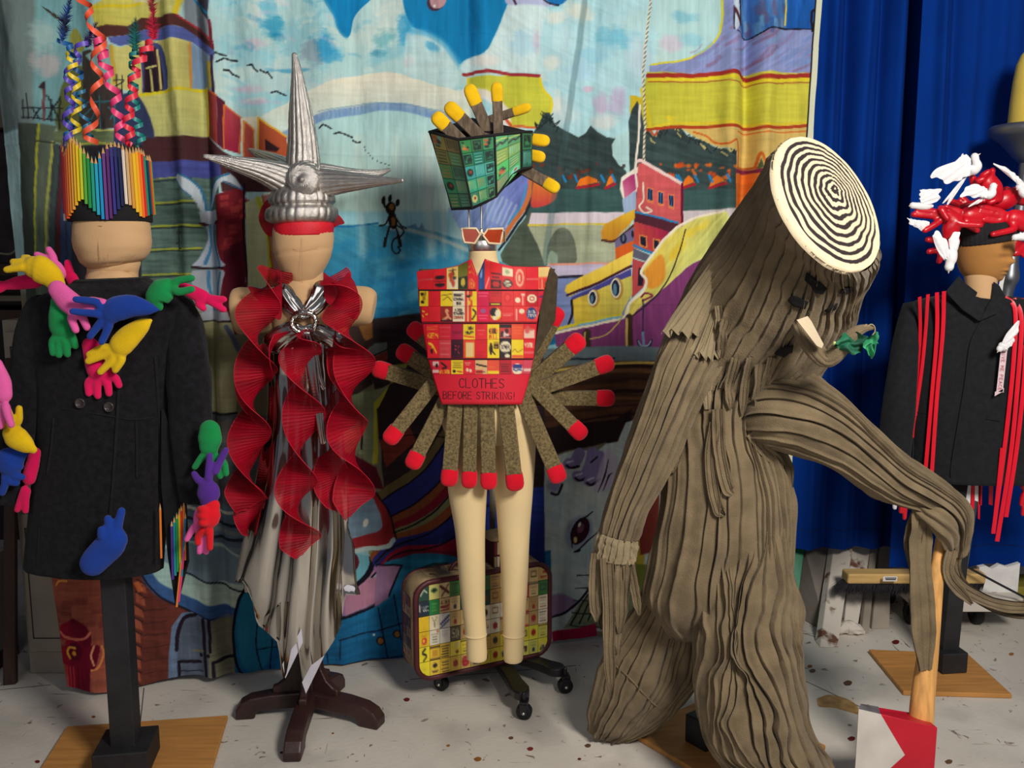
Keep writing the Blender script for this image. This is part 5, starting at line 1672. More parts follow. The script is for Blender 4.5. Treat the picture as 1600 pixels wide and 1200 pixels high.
def spike(P_, ribs=15, amp=.10, name='spike'):
    Q = np.array([np.append(W(x, y, Y2 + dy), r * SC(y, Y2)) for x, y, r, dy in P_])
    Q = cr(Q, 60)
    mb = MB()
    mb.tube(Q[:, :3], np.maximum(Q[:, 3], .002), 120, None, .9, dome=True, relief=lambda TH, S_: 1 + amp * (np.abs(np.cos(TH * ribs / 2)) ** .6 - .5) + .03 * fbm(TH * 3, S_ * 8, 3) + .012 * np.cos(S_ * 300))
    return mb.build(name, knit, crown)


spike([(476, 300, 27, 0), (474, 262, 26, 0), (473, 220, 22, 0), (470, 180, 18, 0), (467, 145, 13, 0), (464, 112, 8, 0), (460, 86, 4, 0)])
spike([(476, 296, 26, 0), (452, 284, 26, -.02), (412, 268, 18, -.05), (368, 256, 11, -.08), (320, 244, 3, -.11)])
spike([(476, 288, 22, 0), (500, 286, 22, -.02), (545, 284, 15, -.05), (590, 283, 8, -.08), (628, 282, 3, -.11)])
spike([(476, 276, 18, .03), (500, 272, 17, .06), (550, 274, 11, .11), (590, 271, 6, .15), (608, 265, 3, .17)])
spike([(470, 278, 18, .03), (440, 258, 14, .07), (410, 244, 9, .12), (390, 234, 3, .15)])
spike([(476, 284, 31, -.02), (475, 284, 30, -.05), (474, 283, 24, -.075), (473, 282, 15, -.088), (472, 281, 5, -.094)], 17, .16, 'boss_spike')
mb = MB()
mb.loft(pair_rings([(432, 352, 512, 352, Y2), (419, 346, 523, 345, Y2), (416, 338, 527, 336, Y2), (418, 328, 526, 326, Y2), (425, 322, 519, 320, Y2), (421, 316, 523, 314, Y2), (424, 304, 520, 302, Y2), (436, 290, 510, 290, Y2), (456, 280, 494, 280, Y2)], 200, 50, .92, lambda TH, S_: .0034 * (np.abs(np.cos(TH * 13)) ** .6 - .5)))
mb.build('ribbed_cap', knit, crown)
redband = mat('red_band_satin', (206, 20, 40), .6, 0, .3, 200, .2, 10)
mb = MB()
mb.loft(pair_rings([(430, 344, 518, 343, Y2), (428, 356, 521, 354, Y2), (428, 370, 520, 367, Y2)], 48, 10, .95), (True, True))
mb.build('red_band', redband, crown)
for P_, dy in (([(409, 322), (418, 312), (430, 314), (434, 346), (430, 366), (420, 369), (410, 358), (404, 340)], .02), ([(520, 336), (527, 334), (538, 348), (528, 352), (518, 356)], .02)):
    mb = MB()
    Q_ = cr(np.array([W(x, y, Y2 + dy) for x, y in P_ + P_[:1]]), 40)[:-1]
    mb.prism(Q_, (0, .004, 0))
    fix_normals(mb.build('red_flap', organza, crown, False))
# ================================================================ figure three: matchbook costume
Y3 = 2.72
foam = mat('pale_foam_skin', (226, 200, 150), .85, 0, .12, 300, .05, 5, .1, .25)
chrome = mat('chrome', (226, 224, 220), .34, 1.0)
blackmetal = mat('black_enamel', (30, 28, 32), .35, 0, .2, 60, .3, 20, spec=.5)
hub = np.array([W(770, 1000, 3.12)[0], 3.12, 0])
m3 = thing('mannequin', 'pale foam dress form with legs hanging clear of its castered metal base', 'mannequin', hub)
for prs in ([(690, 628, 764, 628, Y3), (697, 700, 764, 700, Y3), (700, 765, 761, 765, Y3), (711, 830, 758, 830, Y3), (717, 900, 758, 900, Y3), (722, 950, 758, 950, Y3), (726, 986, 760, 986, Y3), (725, 991, 761, 991, Y3), (728, 996, 760, 996, Y3), (729, 1026, 761, 1026, Y3), (732, 1030, 758, 1031, Y3)],
            [(762, 628, 838, 628, Y3), (769, 700, 837, 700, Y3), (773, 765, 833, 765, Y3), (778, 830, 828, 830, Y3), (783, 900, 825, 900, Y3), (785, 950, 822, 950, Y3), (786, 986, 820, 986, Y3), (785, 991, 821, 991, Y3), (787, 996, 819, 996, Y3), (787, 1028, 817, 1028, Y3), (790, 1033, 813, 1033, Y3)]):
    mb = MB()
    mb.loft(pair_rings(prs, 40, 70, .95))
    mb.build('leg', foam, m3)
mb = MB()
mb.loft(pair_rings([(733, 392, 776, 392, Y3, 1), (731, 408, 779, 408, Y3, 1), (722, 424, 790, 424, Y3, .8), (690, 438, 826, 438, Y3, .55), (672, 462, 846, 462, Y3, .5), (684, 520, 836, 520, Y3, .55), (696, 570, 824, 570, Y3, .6), (690, 610, 832, 610, Y3, .6), (686, 645, 840, 645, Y3, .6), (700, 690, 830, 690, Y3, .5)], 48, 60, .6))
mb.build('torso', foam, m3)
cc = W(754, 384, Y3)
s3 = SC(384, Y3)
mb = MB()
th = np.linspace(0, 2 * math.pi, 40, endpoint=False)
mb.loft([[cc + np.array([r * s3 * math.cos(t), r * s3 * math.sin(t), z * s3]) for t in th] for r, z in ((21, -9), (22, -8), (22, 7), (21, 9), (8, 10), (7, 14), (3, 17))])
mb.build('neck_cap', chrome, m3)
for x0, x1, r in ((733, 732, .0036), (752, 752, .003)):
    mb = MB()
    mb.tube([W(x0, 384, Y3 - .01), W(x1, 290, Y3 - .01)], r, 12)
    mb.build('hat_rod', chrome, m3)
mb = MB()
mb.tube([W(752, 374, Y3 - .012), W(752, 360, Y3 - .012)], .008, 14)
mb.build('rod_collar', chrome, m3)
mb = MB()
P_ = W(764, 640, Y3 + .04)
mb.tube([P_, np.array([hub[0], hub[1], P_[2] + .03]), hub + (0, 0, .07)], .011, 14, None, dome=False)
mb.build('pole', chrome, m3)
mb = MB()
mb.tube([hub + (0, 0, .05), hub + (0, 0, .10)], .05, 24, dome=True)
mb.build('hub', blackmetal, m3)
rubber = mat('black_rubber', (24, 24, 26), .6, 0, .1, 80)
for wx_, wy_ in ((819, 1123), (883, 1082), (690, 1078), (745, 1030)):
    f = FL(wx_, wy_)
    d = norm(f - hub)
    end = f - d * .015 + (0, 0, .088)
    mb = MB()
    sd = np.array([-d[1], d[0], 0])
    A_ = hub + d * .03 + (0, 0, .085)
    pts = []
    for t, hw in ((0, .030), (.5, .026), (.75, .026), (.9, .032), (.97, .026), (1.02, .012)):
        pts.append((A_ * (1 - t) + end * t, hw))
    mb.prism([p_ + sd * w for p_, w in pts] + [p_ - sd * w for p_, w in pts[::-1]], (0, 0, -.032))
    arm = fix_normals(mb.build('base_arm', blackmetal, m3, False))
    bevel(arm, .006, 2)
    wc = f + (0, 0, .0265)
    ax = norm(np.array([d[1] * .6 + .5, -d[0] * .6 - .3, 0]))
    up = np.array([0, 0, 1.0])
    fw = np.cross(up, ax)
    rings = []
    for r, o_ in ((.012, -.014), (.022, -.014), (.026, -.010), (.026, .010), (.022, .014), (.012, .014)):
        rings.append([wc + ax * o_ + r * (math.cos(t) * fw + math.sin(t) * up) for t in th])
    mb = MB()
    mb.loft(rings)
    wh = fix_normals(mb.build('caster', rubber, m3))
    mb = MB()
    mb.tube([wc - ax * .017, wc + ax * .017], .006, 10)
    mb.build('axle', chrome, wh)
    mb = MB()
    mb.box(wc + ax * .017 + (0, 0, .014), ax * .002, fw * .012, up * .02)
    mb.box(wc - ax * .017 + (0, 0, .014), ax * .002, fw * .012, up * .02)
    mb.box(wc + (0, 0, .034), ax * .019, fw * .014, up * .005)
    mb.tube([wc + (0, 0, .036), wc + (0, 0, .06)], .007, 10)
    mb.build('fork', blackmetal, wh, False)

# ---------------------------------------------------------------- matchbook covers: printed card pieces
card = attr_mat('printed_card', .42, .05, 200, .10, 30, spec=.5)
CR_, CY_, CW_, CK_, CB_ = (214, 34, 44), (228, 194, 44), (226, 210, 176), (40, 28, 32), (44, 60, 120)


def cover(parent, corner, bg, marks=(), nx=13, ny=16, lift=(0, -.0012, 0), name='matchbook_cover', edge=None, thick=.0011):
    """corner(u, v) -> world point on the surface; u right, v down; marks paint the print in a 0..100 box"""
    u = np.linspace(0, 1, nx)
    v = np.linspace(0, 1, ny)
    U_, V_ = np.meshgrid(u, v)
    G_ = np.array([[corner(a, b) for a in u] for b in v]) + np.asarray(lift)
    q = Paint(U_ * 100, V_ * 100, bg)
    q.c = q.c * (1 + .05 * fbm(U_ * 2 + bg[0], V_ * 2 + bg[1], 3))[..., None]
    for mk in marks:
        k = mk[0]
        if k == 'rect':
            x0, y0, x1, y1 = mk[1]
            q.poly([(x0, y0), (x1, y0), (x1, y1), (x0, y1)], mk[2], soft=5)
        elif k == 'ell':
            q.ell(*mk[1], mk[2], soft=5)
        elif k == 'lines':
            x0, y0, x1, y1, n = mk[1]
            for i in range(n):
                yy = y0 + (y1 - y0) * i / max(1, n - 1)
                q.stroke([(x0 + (7 * i) % 9, yy), (x1 - (11 * i) % 13, yy)], 5, mk[2], soft=5, smooth=False)
        elif k == 'pic':
            r = random.Random(mk[1])
            for i in range(mk[3] if len(mk) > 3 else 6):
                q.blob(r.uniform(25, 75), r.uniform(20, 80), r.uniform(10, 26), r.uniform(8, 24), mk[2][i % len(mk[2])], .95, .25, i)
        elif k == 'text':
            x0, y0, w, h = mk[2]
            for st in letters(mk[1], x0, 0, w, h):
                q.stroke([(a, y0 - b) for a, b in st], 4.5, mk[3], soft=5, smooth=False)
        elif k == 'line':
            q.stroke(mk[1], mk[3], mk[2], soft=5)
    mb = MB()
    mb.grid(G_, False, 0, lin(np.clip(q.c, 3, 250)).reshape(-1, 3))
    o = mb.build(name, card, parent, True)
    solid(o, thick, 0)
    return o


vest = thing('matchbook_dress', 'red dress of matchbook covers fanned with giant red-tipped matches, lettered CLOTHES BEFORE STRIKING!', 'dress', W(752, 632, Y3))


def vl(y):
    return np.interp(y, [400, 424, 470, 520, 560, 600, 632], [650, 651, 654, 661, 668, 680, 690])


def vr(y):
    return np.interp(y, [400, 416, 460, 500, 560, 600, 632], [861, 860, 849, 840, 834, 825, 815])


def vtop(x):
    return np.interp(x, [650, 690, 715, 729, 737, 746, 757, 768, 800, 830, 861], [424, 420, 415, 409, 405, 432, 405, 409, 416, 417, 416])


def vY(x, y):
    b = Y3 - .128 + .062 * ((x - 753) / 100) ** 2
    # neck flaps stand forward
    return b - .02 * np.exp(-((y - 404) / 14) ** 2) * np.exp(-((np.abs(x - 747) - 14) / 16) ** 2)


mb = MB()
nx_, ny_ = 64, 44
G_ = np.zeros((ny_, nx_, 3))
for i in range(nx_):
    u = i / (nx_ - 1)
    xt = 650 + 211 * u
    for _ in range(5):
        xt = vl(vtop(xt)) * (1 - u) + vr(vtop(xt)) * u
    yt = vtop(xt)
    for j in range(ny_):
        y = yt + (632 - yt) * j / (ny_ - 1)
        x = vl(y) * (1 - u) + vr(y) * u
        G_[j, i] = W(x, y, vY(x, y))
mb.grid(G_)
redcard = mat('red_card', (206, 26, 48), .45, 0, .05, 200, .08, 12, 0, .5)
solid(mb.build('front_panel', redcard, vest), .004, 1)
mb = MB()
mb.grid([[W(x, y, Y3 + .10 - .05 * ((x - 753) / 100) ** 2) for x in np.linspace(vl(y) + 4, vr(y) + 8, 24)] for y in np.linspace(420, 630, 16)])
solid(mb.build('back_panel', mat('brown_felt', (74, 62, 44), .95, 0, .5, 300, .25, 40), vest), .004)
mb = MB()
mb.prism([W(861, 417, vY(861, 417)), W(872, 432, Y3 - .02), W(868, 500, Y3), W(850, 520, Y3), W(834, 560, Y3 - .06), W(846, 470, vY(846, 470))], (0, .006, 0))
fix_normals(mb.build('side_panel', MATS['brown_felt'], vest, False))

W_ = CW_
rows = []
T = lambda y: y
# (y0, y1, first column fraction list) with print per cell
row1 = [(CR_, [('line', [(0, 50), (100, 48)], (190, 120, 110), 4)]), (CR_, [('ell', (50, 40, 40, 10), CK_), ('ell', (50, 78, 40, 10), CK_), ('line', [(10, 58), (90, 58)], CK_, 4)]), ((222, 190, 100), [('lines', (20, 15, 80, 35, 3), (120, 60, 40)), ('rect', (10, 50, 95, 98), (220, 206, 170)), ('pic', 3, [(180, 60, 40), (60, 50, 40)], 5)]), ((110, 110, 40), [('rect', (0, 50, 100, 100), (36, 44, 30)), ('ell', (50, 72, 24, 16), (200, 170, 60))]), (CR_, [('text', 'GEM', (12, 92, 20, 24), (226, 160, 60)), ('line', [(10, 20), (90, 10)], (220, 140, 60), 5), ('line', [(14, 40), (80, 34)], (220, 140, 60), 5)])]
row1b = [((40, 74, 136), [('ell', (50, 30, 26, 18), (120, 150, 190)), ('line', [(70, 0), (70, 100)], (30, 50, 100), 10)]), ((220, 40, 46), [('line', [(80, 60), (20, 95)], (240, 150, 140), 10)]), ((216, 36, 44), [('rect', (6, 62, 94, 98), CK_), ('ell', (50, 80, 34, 11), (190, 40, 40)), ('lines', (10, 40, 90, 52, 2), CK_)]), ((216, 40, 44), [('rect', (5, 10, 95, 44), W_), ('ell', (48, 26, 20, 8), (150, 170, 120)), ('ell', (50, 76, 44, 18), CK_), ('ell', (50, 76, 34, 12), W_), ('line', [(20, 78), (80, 74)], CK_, 6)]), ((220, 44, 46), [('ell', (50, 48, 34, 40), (226, 170, 140)), ('ell', (50, 48, 22, 28), (220, 60, 50)), ('ell', (46, 50, 8, 18), (226, 180, 150))]), ((218, 36, 48), [('line', [(0, 52), (100, 52)], (226, 120, 110), 5)]), ((224, 190, 120), [('rect', (0, 46, 100, 100), (220, 60, 50)), ('line', [(30, 56), (30, 95)], W_, 7), ('ell', (76, 76, 20, 14), (90, 80, 40))])]  # the pale slanting line on the second cover is painted-in glare
xs1 = [651, 677, 698, 716, 731, 744]
xs1b = [748, 757, 766, 784, 802, 822, 841, 859]


def cell(x0, x1, y0, y1, top=False):
    def f(u, v):
        x = x0 + (x1 - x0) * u
        a = vtop(x) + 1 if top else y0
        y = a + (y1 - a) * v
        # keep inside the tapering panel
        x = min(max(x, vl(y) + .6), vr(y) - .6)
        return W(x, y, vY(x, y))
    return f


for xs, rw in ((xs1, row1), (xs1b, row1b)):
    for k, (bg, mk) in enumerate(rw):
        cover(vest, cell(xs[k] + .12, xs[k + 1] - .12, 0, 452, True), bg, mk)
yl = (230, 198, 40)
r2 = [[(yl, [('pic', 1, [CK_, (150, 110, 30)], 5)]), (CR_, []), (yl, [('line', [(10, 30), (90, 20)], CK_, 4), ('line', [(20, 60), (60, 40), (90, 66)], CK_, 4)]), (W_, [('text', 'SWEET', (8, 34, 12, 16), CK_), ('text', 'COWGAL', (6, 62, 11, 16), CK_), ('text', 'INN', (30, 90, 12, 16), CK_)]), ((218, 60, 44), [('line', [(26, 0), (26, 100)], (226, 200, 130), 8), ('rect', (62, 0, 100, 100), yl), ('pic', 8, [yl, CK_], 3)]), ((206, 24, 70), [('lines', (10, 14, 90, 34, 2), (230, 90, 120))]), ((200, 34, 40), [('lines', (10, 14, 90, 30, 2), (150, 30, 30)), ('rect', (0, 76, 100, 96), CK_), ('line', [(14, 86), (86, 86)], yl, 7)]), ((220, 44, 46), [('ell', (50, 44, 34, 34), (200, 40, 40)), ('ell', (50, 44, 18, 18), (228, 60, 52))]), ((222, 52, 48), [('ell', (34, 60, 22, 18), W_), ('text', 'THE', (62, 30, 8, 12), W_), ('line', [(74, 20), (74, 90)], (230, 180, 170), 8)]), ((186, 34, 44), [('ell', (50, 50, 40, 28), W_), ('ell', (50, 50, 22, 16), (190, 60, 50)), ('ell', (50, 50, 12, 9), W_)]), ((206, 40, 60), [('line', [(10, 40), (90, 30)], (60, 50, 100), 10)])],
      [(CR_, [('line', [(8, 30), (40, 36)], yl, 8), ('line', [(60, 54), (90, 50)], yl, 8), ('line', [(10, 60), (30, 70)], yl, 8)]), ((218, 38, 46), []), ((150, 44, 36), [('ell', (52, 30, 16, 14), (222, 150, 110)), ('poly', None), ('line', [(50, 40), (60, 66), (20, 92)], (222, 150, 110), 18), ('line', [(60, 66), (86, 84)], (222, 150, 110), 12), ('rect', (0, 88, 100, 100), CK_)]), (W_, [('text', 'KING', (20, 32, 12, 16), CK_), ('text', 'EDWARD', (6, 56, 11, 16), CK_), ('text', 'CIGARS', (6, 80, 11, 14), (150, 60, 40))]), ((218, 60, 44), [('line', [(26, 0), (26, 100)], (226, 200, 130), 8), ('rect', (56, 0, 100, 100), yl), ('line', [(66, 20), (90, 44), (62, 84)], CK_, 12)]), ((214, 20, 70), [('ell', (50, 30, 22, 16), (150, 90, 130)), ('lines', (12, 60, 88, 80, 2), (236, 80, 110))]), ((210, 40, 40), [('ell', (54, 50, 44, 40), yl), ('ell', (40, 38, 36, 30), CK_), ('ell', (70, 46, 22, 26), W_), ('ell', (44, 76, 18, 14), W_)]), ((216, 40, 44), [('lines', (10, 50, 90, 62, 2), (236, 150, 140))]), ((222, 52, 48), [('ell', (66, 32, 22, 16), W_), ('line', [(22, 20), (22, 90)], (232, 190, 180), 9)]), ((220, 60, 60), [('ell', (46, 46, 44, 40), (36, 58, 120)), ('text', 'UNION', (12, 44, 11, 16), W_), ('text', 'STAR', (18, 70, 13, 16), W_)]), ((200, 60, 70), [('rect', (0, 40, 60, 100), W_)])]]
r3 = [[((218, 34, 46), [('text', 'GEM', (16, 90, 20, 30), yl), ('line', [(10, 20), (86, 14)], (226, 110, 50), 6), ('line', [(10, 36), (86, 30)], (226, 110, 50), 6)]), ((206, 38, 52), [('lines', (8, 20, 92, 80, 3), (222, 70, 80))]), ((170, 20, 60), [('lines', (10, 50, 90, 62, 2), (90, 20, 40))]), (yl, [('text', "JOIN", (20, 36, 13, 20), CK_), ('text', 'NAVY', (20, 66, 13, 20), CK_), ('line', [(10, 78), (90, 86)], (220, 80, 40), 12)]), ((214, 40, 46), [('lines', (20, 40, 80, 64, 2), (230, 90, 90))]), (yl, [('ell', (50, 44, 40, 22), (226, 130, 50)), ('text', 'GIRL', (16, 60, 14, 30), CK_), ('text', 'BULL', (16, 96, 14, 26), (190, 40, 30))]), (CK_, [('rect', (0, 24, 100, 74), (200, 60, 60)), ('pic', 6, [(226, 200, 190), CK_], 4), ('line', [(8, 88), (92, 88)], (214, 90, 90), 7)]), ((222, 78, 44), [('lines', (10, 20, 90, 60, 3), (226, 100, 60))]), ((214, 40, 48), [('rect', (4, 34, 90, 92), (228, 190, 170)), ('pic', 4, [(206, 90, 80)], 4)])],
      [((218, 34, 46), [('line', [(10, 20), (40, 30), (34, 60)], yl, 12), ('line', [(50, 36), (76, 70)], yl, 9), ('ell', (36, 62, 12, 16), CK_)]), ((200, 60, 66), [('lines', (10, 20, 90, 80, 3), (214, 100, 100))]), ((64, 18, 36), [('rect', (14, 24, 88, 84), (40, 16, 30)), ('text', 'FC', (30, 74, 18, 40), (190, 40, 60))]), ((214, 60, 44), [('rect', (18, 14, 92, 96), (222, 170, 50)), ('line', [(34, 20), (34, 90)], W_, 7), ('line', [(50, 20), (50, 90)], W_, 7), ('line', [(66, 20), (66, 90)], W_, 7), ('line', [(80, 20), (80, 90)], W_, 7)]), ((206, 30, 42), [('lines', (20, 70, 80, 86, 2), (180, 24, 40))]), (yl, [('ell', (30, 50, 14, 34), CK_), ('line', [(40, 60), (64, 80)], CK_, 9), ('rect', (52, 14, 96, 50), (70, 40, 36)), ('lines', (58, 22, 92, 42, 2), yl)]), (CK_, [('ell', (50, 40, 46, 32), W_), ('text', 'COVER', (12, 50, 11, 20), CK_), ('line', [(14, 70), (86, 70)], CK_, 6), ('ell', (66, 88, 22, 10), W_)]), (yl, [('line', [(8, 64), (30, 52), (50, 66), (92, 54)], (160, 120, 40), 6), ('rect', (0, 84, 100, 100), (224, 90, 50))]), ((218, 44, 50), [('text', 'WORK', (10, 40, 14, 20), W_), ('line', [(10, 70), (90, 70)], (236, 150, 150), 6)])]]
r4 = [((196, 40, 60), [('rect', (0, 10, 100, 40), (220, 180, 170)), ('ell', (66, 40, 20, 16), CK_), ('rect', (0, 70, 100, 90), (220, 180, 170))]), (CR_, [('line', [(20, 20), (60, 50), (30, 60)], CK_, 14), ('text', 'WILSON', (4, 98, 11, 26), yl)]), (yl, [('lines', (14, 16, 90, 54, 4), (110, 80, 30)), ('ell', (26, 80, 14, 12), CK_), ('line', [(50, 80), (90, 86)], (190, 50, 40), 9)]), (CR_, [('lines', (14, 20, 60, 34, 2), (226, 140, 120)), ('ell', (34, 70, 10, 14), W_), ('ell', (60, 76, 10, 12), W_)]), ((214, 170, 120), [('line', [(8, 30), (94, 46)], CK_, 12), ('rect', (0, 70, 60, 100), (206, 60, 50)), ('line', [(10, 84), (80, 84)], CK_, 6)]), ((222, 78, 50), [('line', [(10, 50), (60, 50)], (230, 110, 70), 6), ('rect', (0, 78, 100, 100), yl)]), ((178, 30, 44), [('lines', (10, 30, 90, 80, 4), (70, 24, 30))]), ((214, 60, 70), [('ell', (50, 64, 44, 40), W_), ('rect', (10, 30, 90, 60), (50, 60, 120)), ('line', [(14, 66), (40, 76), (60, 68), (86, 74)], (60, 80, 140), 10)]), ((206, 70, 90), [('rect', (0, 60, 70, 80), (226, 190, 180))])]


def edges(n, y):
    a, b = vl(y) + 1, vr(y) - 1
    return np.linspace(a, b, n + 1)


for rset, ys in ((r2, ((455, 478), (479, 502))), (r3, ((507, 530), (531, 559))), ([r4], ((563, 584),))):
    for rw, (ya, yb) in zip(rset, ys):
        n = len(rw)
        # columns hang straight, the panel's taper trims the outer ones
        ym = ya
        step = 19.0 if rset is r2 else 18.8
        x0 = 752 - step * n / 2 + (3 if rset is r2 else 0)
        for k, (bg, mk) in enumerate(rw):
            a, b = x0 + k * step, x0 + (k + 1) * step
            if k == 0:
                a = vl(yb) + .6 if a < vl(yb) else a
                a = min(a, vl(yb) + 3)
            if k == n - 1:
                b = max(b, vr(ya) - 2)
            mk = [q for q in mk if q[0] != 'poly']
            cover(vest, cell(a + .12, b - .12, ya - .3, yb + .3), bg, mk)
striker = mat('striker_strip', (40, 24, 30), .9, 0, .6, 400, .3, 80)
gold = mat('striker_edge', (190, 150, 90), .6)
for y, mlist in ((453.5, 1), (504.5, 1), (561, 1)):
    for a, b in ((vl(y) + 1, 744), (748, vr(y) - 1)) if y < 470 else ((vl(y) + 1, vr(y) - 1),):
        mb = MB()
        xs = np.linspace(a, b, 24)
        mb.grid([[W(x, y - .8, vY(x, y) - .003) for x in xs], [W(x, y + .8, vY(x, y) - .003) for x in xs]])
        solid(mb.build('striker_strip', striker, vest), .001)
ink = mat('black_marker_ink', (24, 16, 20), .5)
for txt, x0, yb, w, h, gap, r in (('CLOTHES', 717.5, 606, 8.2, 14.5, .26, .0011), ('BEFORE STRIKING!', 692.5, 623.5, 6.1, 11.2, .27, .0010)):
    mb = MB()
    for st in letters(txt, x0, 0, w, h, gap):
        P_ = [(a, yb - b + (a - 750) * .012) for a, b in st]
        mb.tube([W(a, b, vY(a, b) - .0006) for a, b in P_], r, 6, None, .4)
    mb.build('lettering', ink, vest)

felt_brown = mat('speckled_brown_felt', (134, 116, 80), .95, 0, .7, 380, .5, 150, .05, .15, rgb2=(88, 74, 50))
matchred = mat('match_head_red', (214, 16, 40), .9, 0, .3, 400, .1, 30, .15, .15)
matchyel = mat('match_head_yellow', (232, 184, 20), .9, 0, .3, 400, .1, 30, .15, .15)


def match(parent, root, end, Ya, Yb, w=23, hl=27, m=None, hw=None, mh=None):
    """root and end (tip of the coloured head) at photo positions"""
    A_, B_ = W(root[0], root[1], Ya), W(end[0], end[1], Yb)
    d = norm(B_ - A_)
    s = SC(end[1], Yb)
    L_ = np.linalg.norm(B_ - A_)
    n_ = A_ + d * (L_ - hl * s)
    sd = norm(np.cross(d, (0, -1, 0)))
    bk = np.cross(sd, d)
    mb = MB()
    mb.box((A_ + n_) / 2, (n_ - A_) / 2, sd * w * s / 2 * .94, bk * w * s * .36)
    o = mb.build('matchstick', m or felt_brown, parent, False)
    bevel(o, .003, 2)
    mb = MB()
    k = (hw or w) * s / 2
    pr = [(-.10, .55), (-.08, .98), (.0, 1.05), (.3, 1.10), (.6, 1.10), (.78, 1.0), (.9, .78), (.97, .5), (1.0, .2)]
    mb.tube([n_ + d * hl * s * t for t, _ in pr], [k * q for _, q in pr], 20, None, .72, dome=False, power=3.2)
    mb.build('match_head', mh or matchred, o)
    return o


Vf = Y3 - .085
for root, end, Ya, Yb, w in (((680, 596), (604, 692), Vf + .05, Vf + .02, 25), ((700, 618), (641, 732), Vf + .03, Vf, 25), ((713, 618), (701, 760), Vf, Vf - .01, 25), ((736, 618), (733, 763), Vf - .005, Vf - .015, 23), ((761, 618), (764, 765), Vf - .005, Vf - .015, 24), ((789, 618), (806, 767), Vf, Vf - .01, 26), ((812, 606), (876, 754), Vf + .03, Vf, 26), ((824, 594), (914, 684), Vf + .04, Vf + .01, 24), ((820, 622), (961, 622), Vf + .10, Vf + .07, 24), ((818, 616), (959, 564), Vf + .07, Vf + .04, 25), ((808, 616), (911, 526), Vf + .12, Vf + .10, 27), ((812, 600), (873, 480), Vf + .13, Vf + .11, 28)):
    match(vest, root, end, Ya, Yb, w)
for root, end in (((700, 560), (640, 508)), ((690, 590), (622, 544)), ((690, 606), (582, 574))):
    match(vest, root, end, Y3 + .08, Y3 + .13, 25)

# ---------------------------------------------------------------- matchbook hat
mh = thing('matchbook_hat', 'green matchbook-covered hat stuck with giant yellow-tipped matches', 'hat', W(752, 325, Y3))
hp = lambda q: np.array(W(*q))
panels = [([(671, 206, 2.70), (716, 218, 2.60), (738, 325, 2.62), (706, 327, 2.70)], 2, [(150, 130, 60), (110, 120, 60), (70, 130, 90), (60, 130, 110), (70, 120, 90)]),
          ([(716, 218, 2.60), (772, 212, 2.595), (775, 308, 2.61), (738, 325, 2.62)], 3, [(40, 110, 70), (30, 106, 80), (60, 140, 130), (50, 130, 110), (60, 110, 90)]),
          ([(773, 212, 2.595), (814, 206, 2.61), (814, 264, 2.63), (776, 308, 2.61)], 2, [(60, 130, 80), (100, 140, 70), (70, 150, 80), (60, 140, 90)]),
          ([(816, 206, 2.61), (831, 206, 2.66), (831, 261, 2.67), (816, 263, 2.63)], 1, [(40, 104, 80), (36, 96, 72)])]
blackcard = mat('black_card', (22, 18, 22), .8, 0, .2, 200)


def bil(q, u, v):
    a, b, c_, d = [hp(k) for k in q]
    return (a * (1 - u) + b * u) * (1 - v) + (d * (1 - u) + c_ * u) * v


rr = random.Random(12)
for pi_, (q, ncol, cols) in enumerate(panels):
    mb = MB()
    mb.grid([[bil(q, u, v) for u in np.linspace(0, 1, 8)] for v in np.linspace(0, 1, 8)])
    solid(mb.build('hat_panel', blackcard, mh), .003, 0)
    nrow = len(cols)
    for i in range(ncol):
        for j in range(nrow):
            u0, u1 = (i + .015) / ncol, (i + .985) / ncol
            v0, v1 = (j + .02) / nrow * .97 + .015, (j + .985) / nrow * .97 + .015
            bg = tuple(int(k * 1.12 + rr.uniform(-16, 16)) for k in cols[j])
            kind = rr.choice(['lines', 'pic', 'frame', 'lines', 'vlines', 'vlines', 'ell'])
            lt = rr.choice([(190, 190, 120), (24, 50, 40), (200, 120, 60), (120, 200, 180)])
            mk = []
            if kind == 'lines':
                mk = [('lines', (12, 18, 88, 84, 4), lt)]
            elif kind == 'vlines':
                mk = [('line', [(x_, 12), (x_ + 2, 88 - 3 * (x_ % 7))], lt, 6) for x_ in (16, 32, 48, 64, 80)]
            elif kind == 'pic':
                mk = [('pic', rr.randint(0, 99), [lt, (20, 40, 36), (190, 90, 50)], 6)]
            elif kind == 'frame':
                mk = [('rect', (14, 14, 86, 86), (24, 50, 44)), ('rect', (24, 24, 76, 76), bg), ('pic', rr.randint(0, 99), [(20, 40, 36)], 4)]
            elif kind == 'ell':
                mk = [('ell', (50, 50, 34, 30), lt), ('ell', (56, 46, 14, 12), (160, 60, 40))]
            if pi_ == 2 and j == 0:
                mk = [('line', [(6, 70), (40, 50), (60, 62), (94, 36)], (24, 30, 26), 16), ('line', [(10, 30), (90, 20)], (190, 200, 90), 8)]
            cover(mh, (lambda u0=u0, u1=u1, v0=v0, v1=v1, q=q: (lambda a, b: bil(q, u0 + (u1 - u0) * a, v0 + (v1 - v0) * b)))(), bg, mk, 14, 14, (0, -.003, 0))
mb = MB()
mb.prism([hp(k) for k in ((671, 204, 2.70), (700, 196, 2.76), (738, 184, 2.80), (790, 196, 2.80), (831, 206, 2.67), (831, 262, 2.68), (780, 300, 2.78), (706, 327, 2.72))], (0, .004, 0))
fix_normals(mb.build('hat_back', blackcard, mh, False))
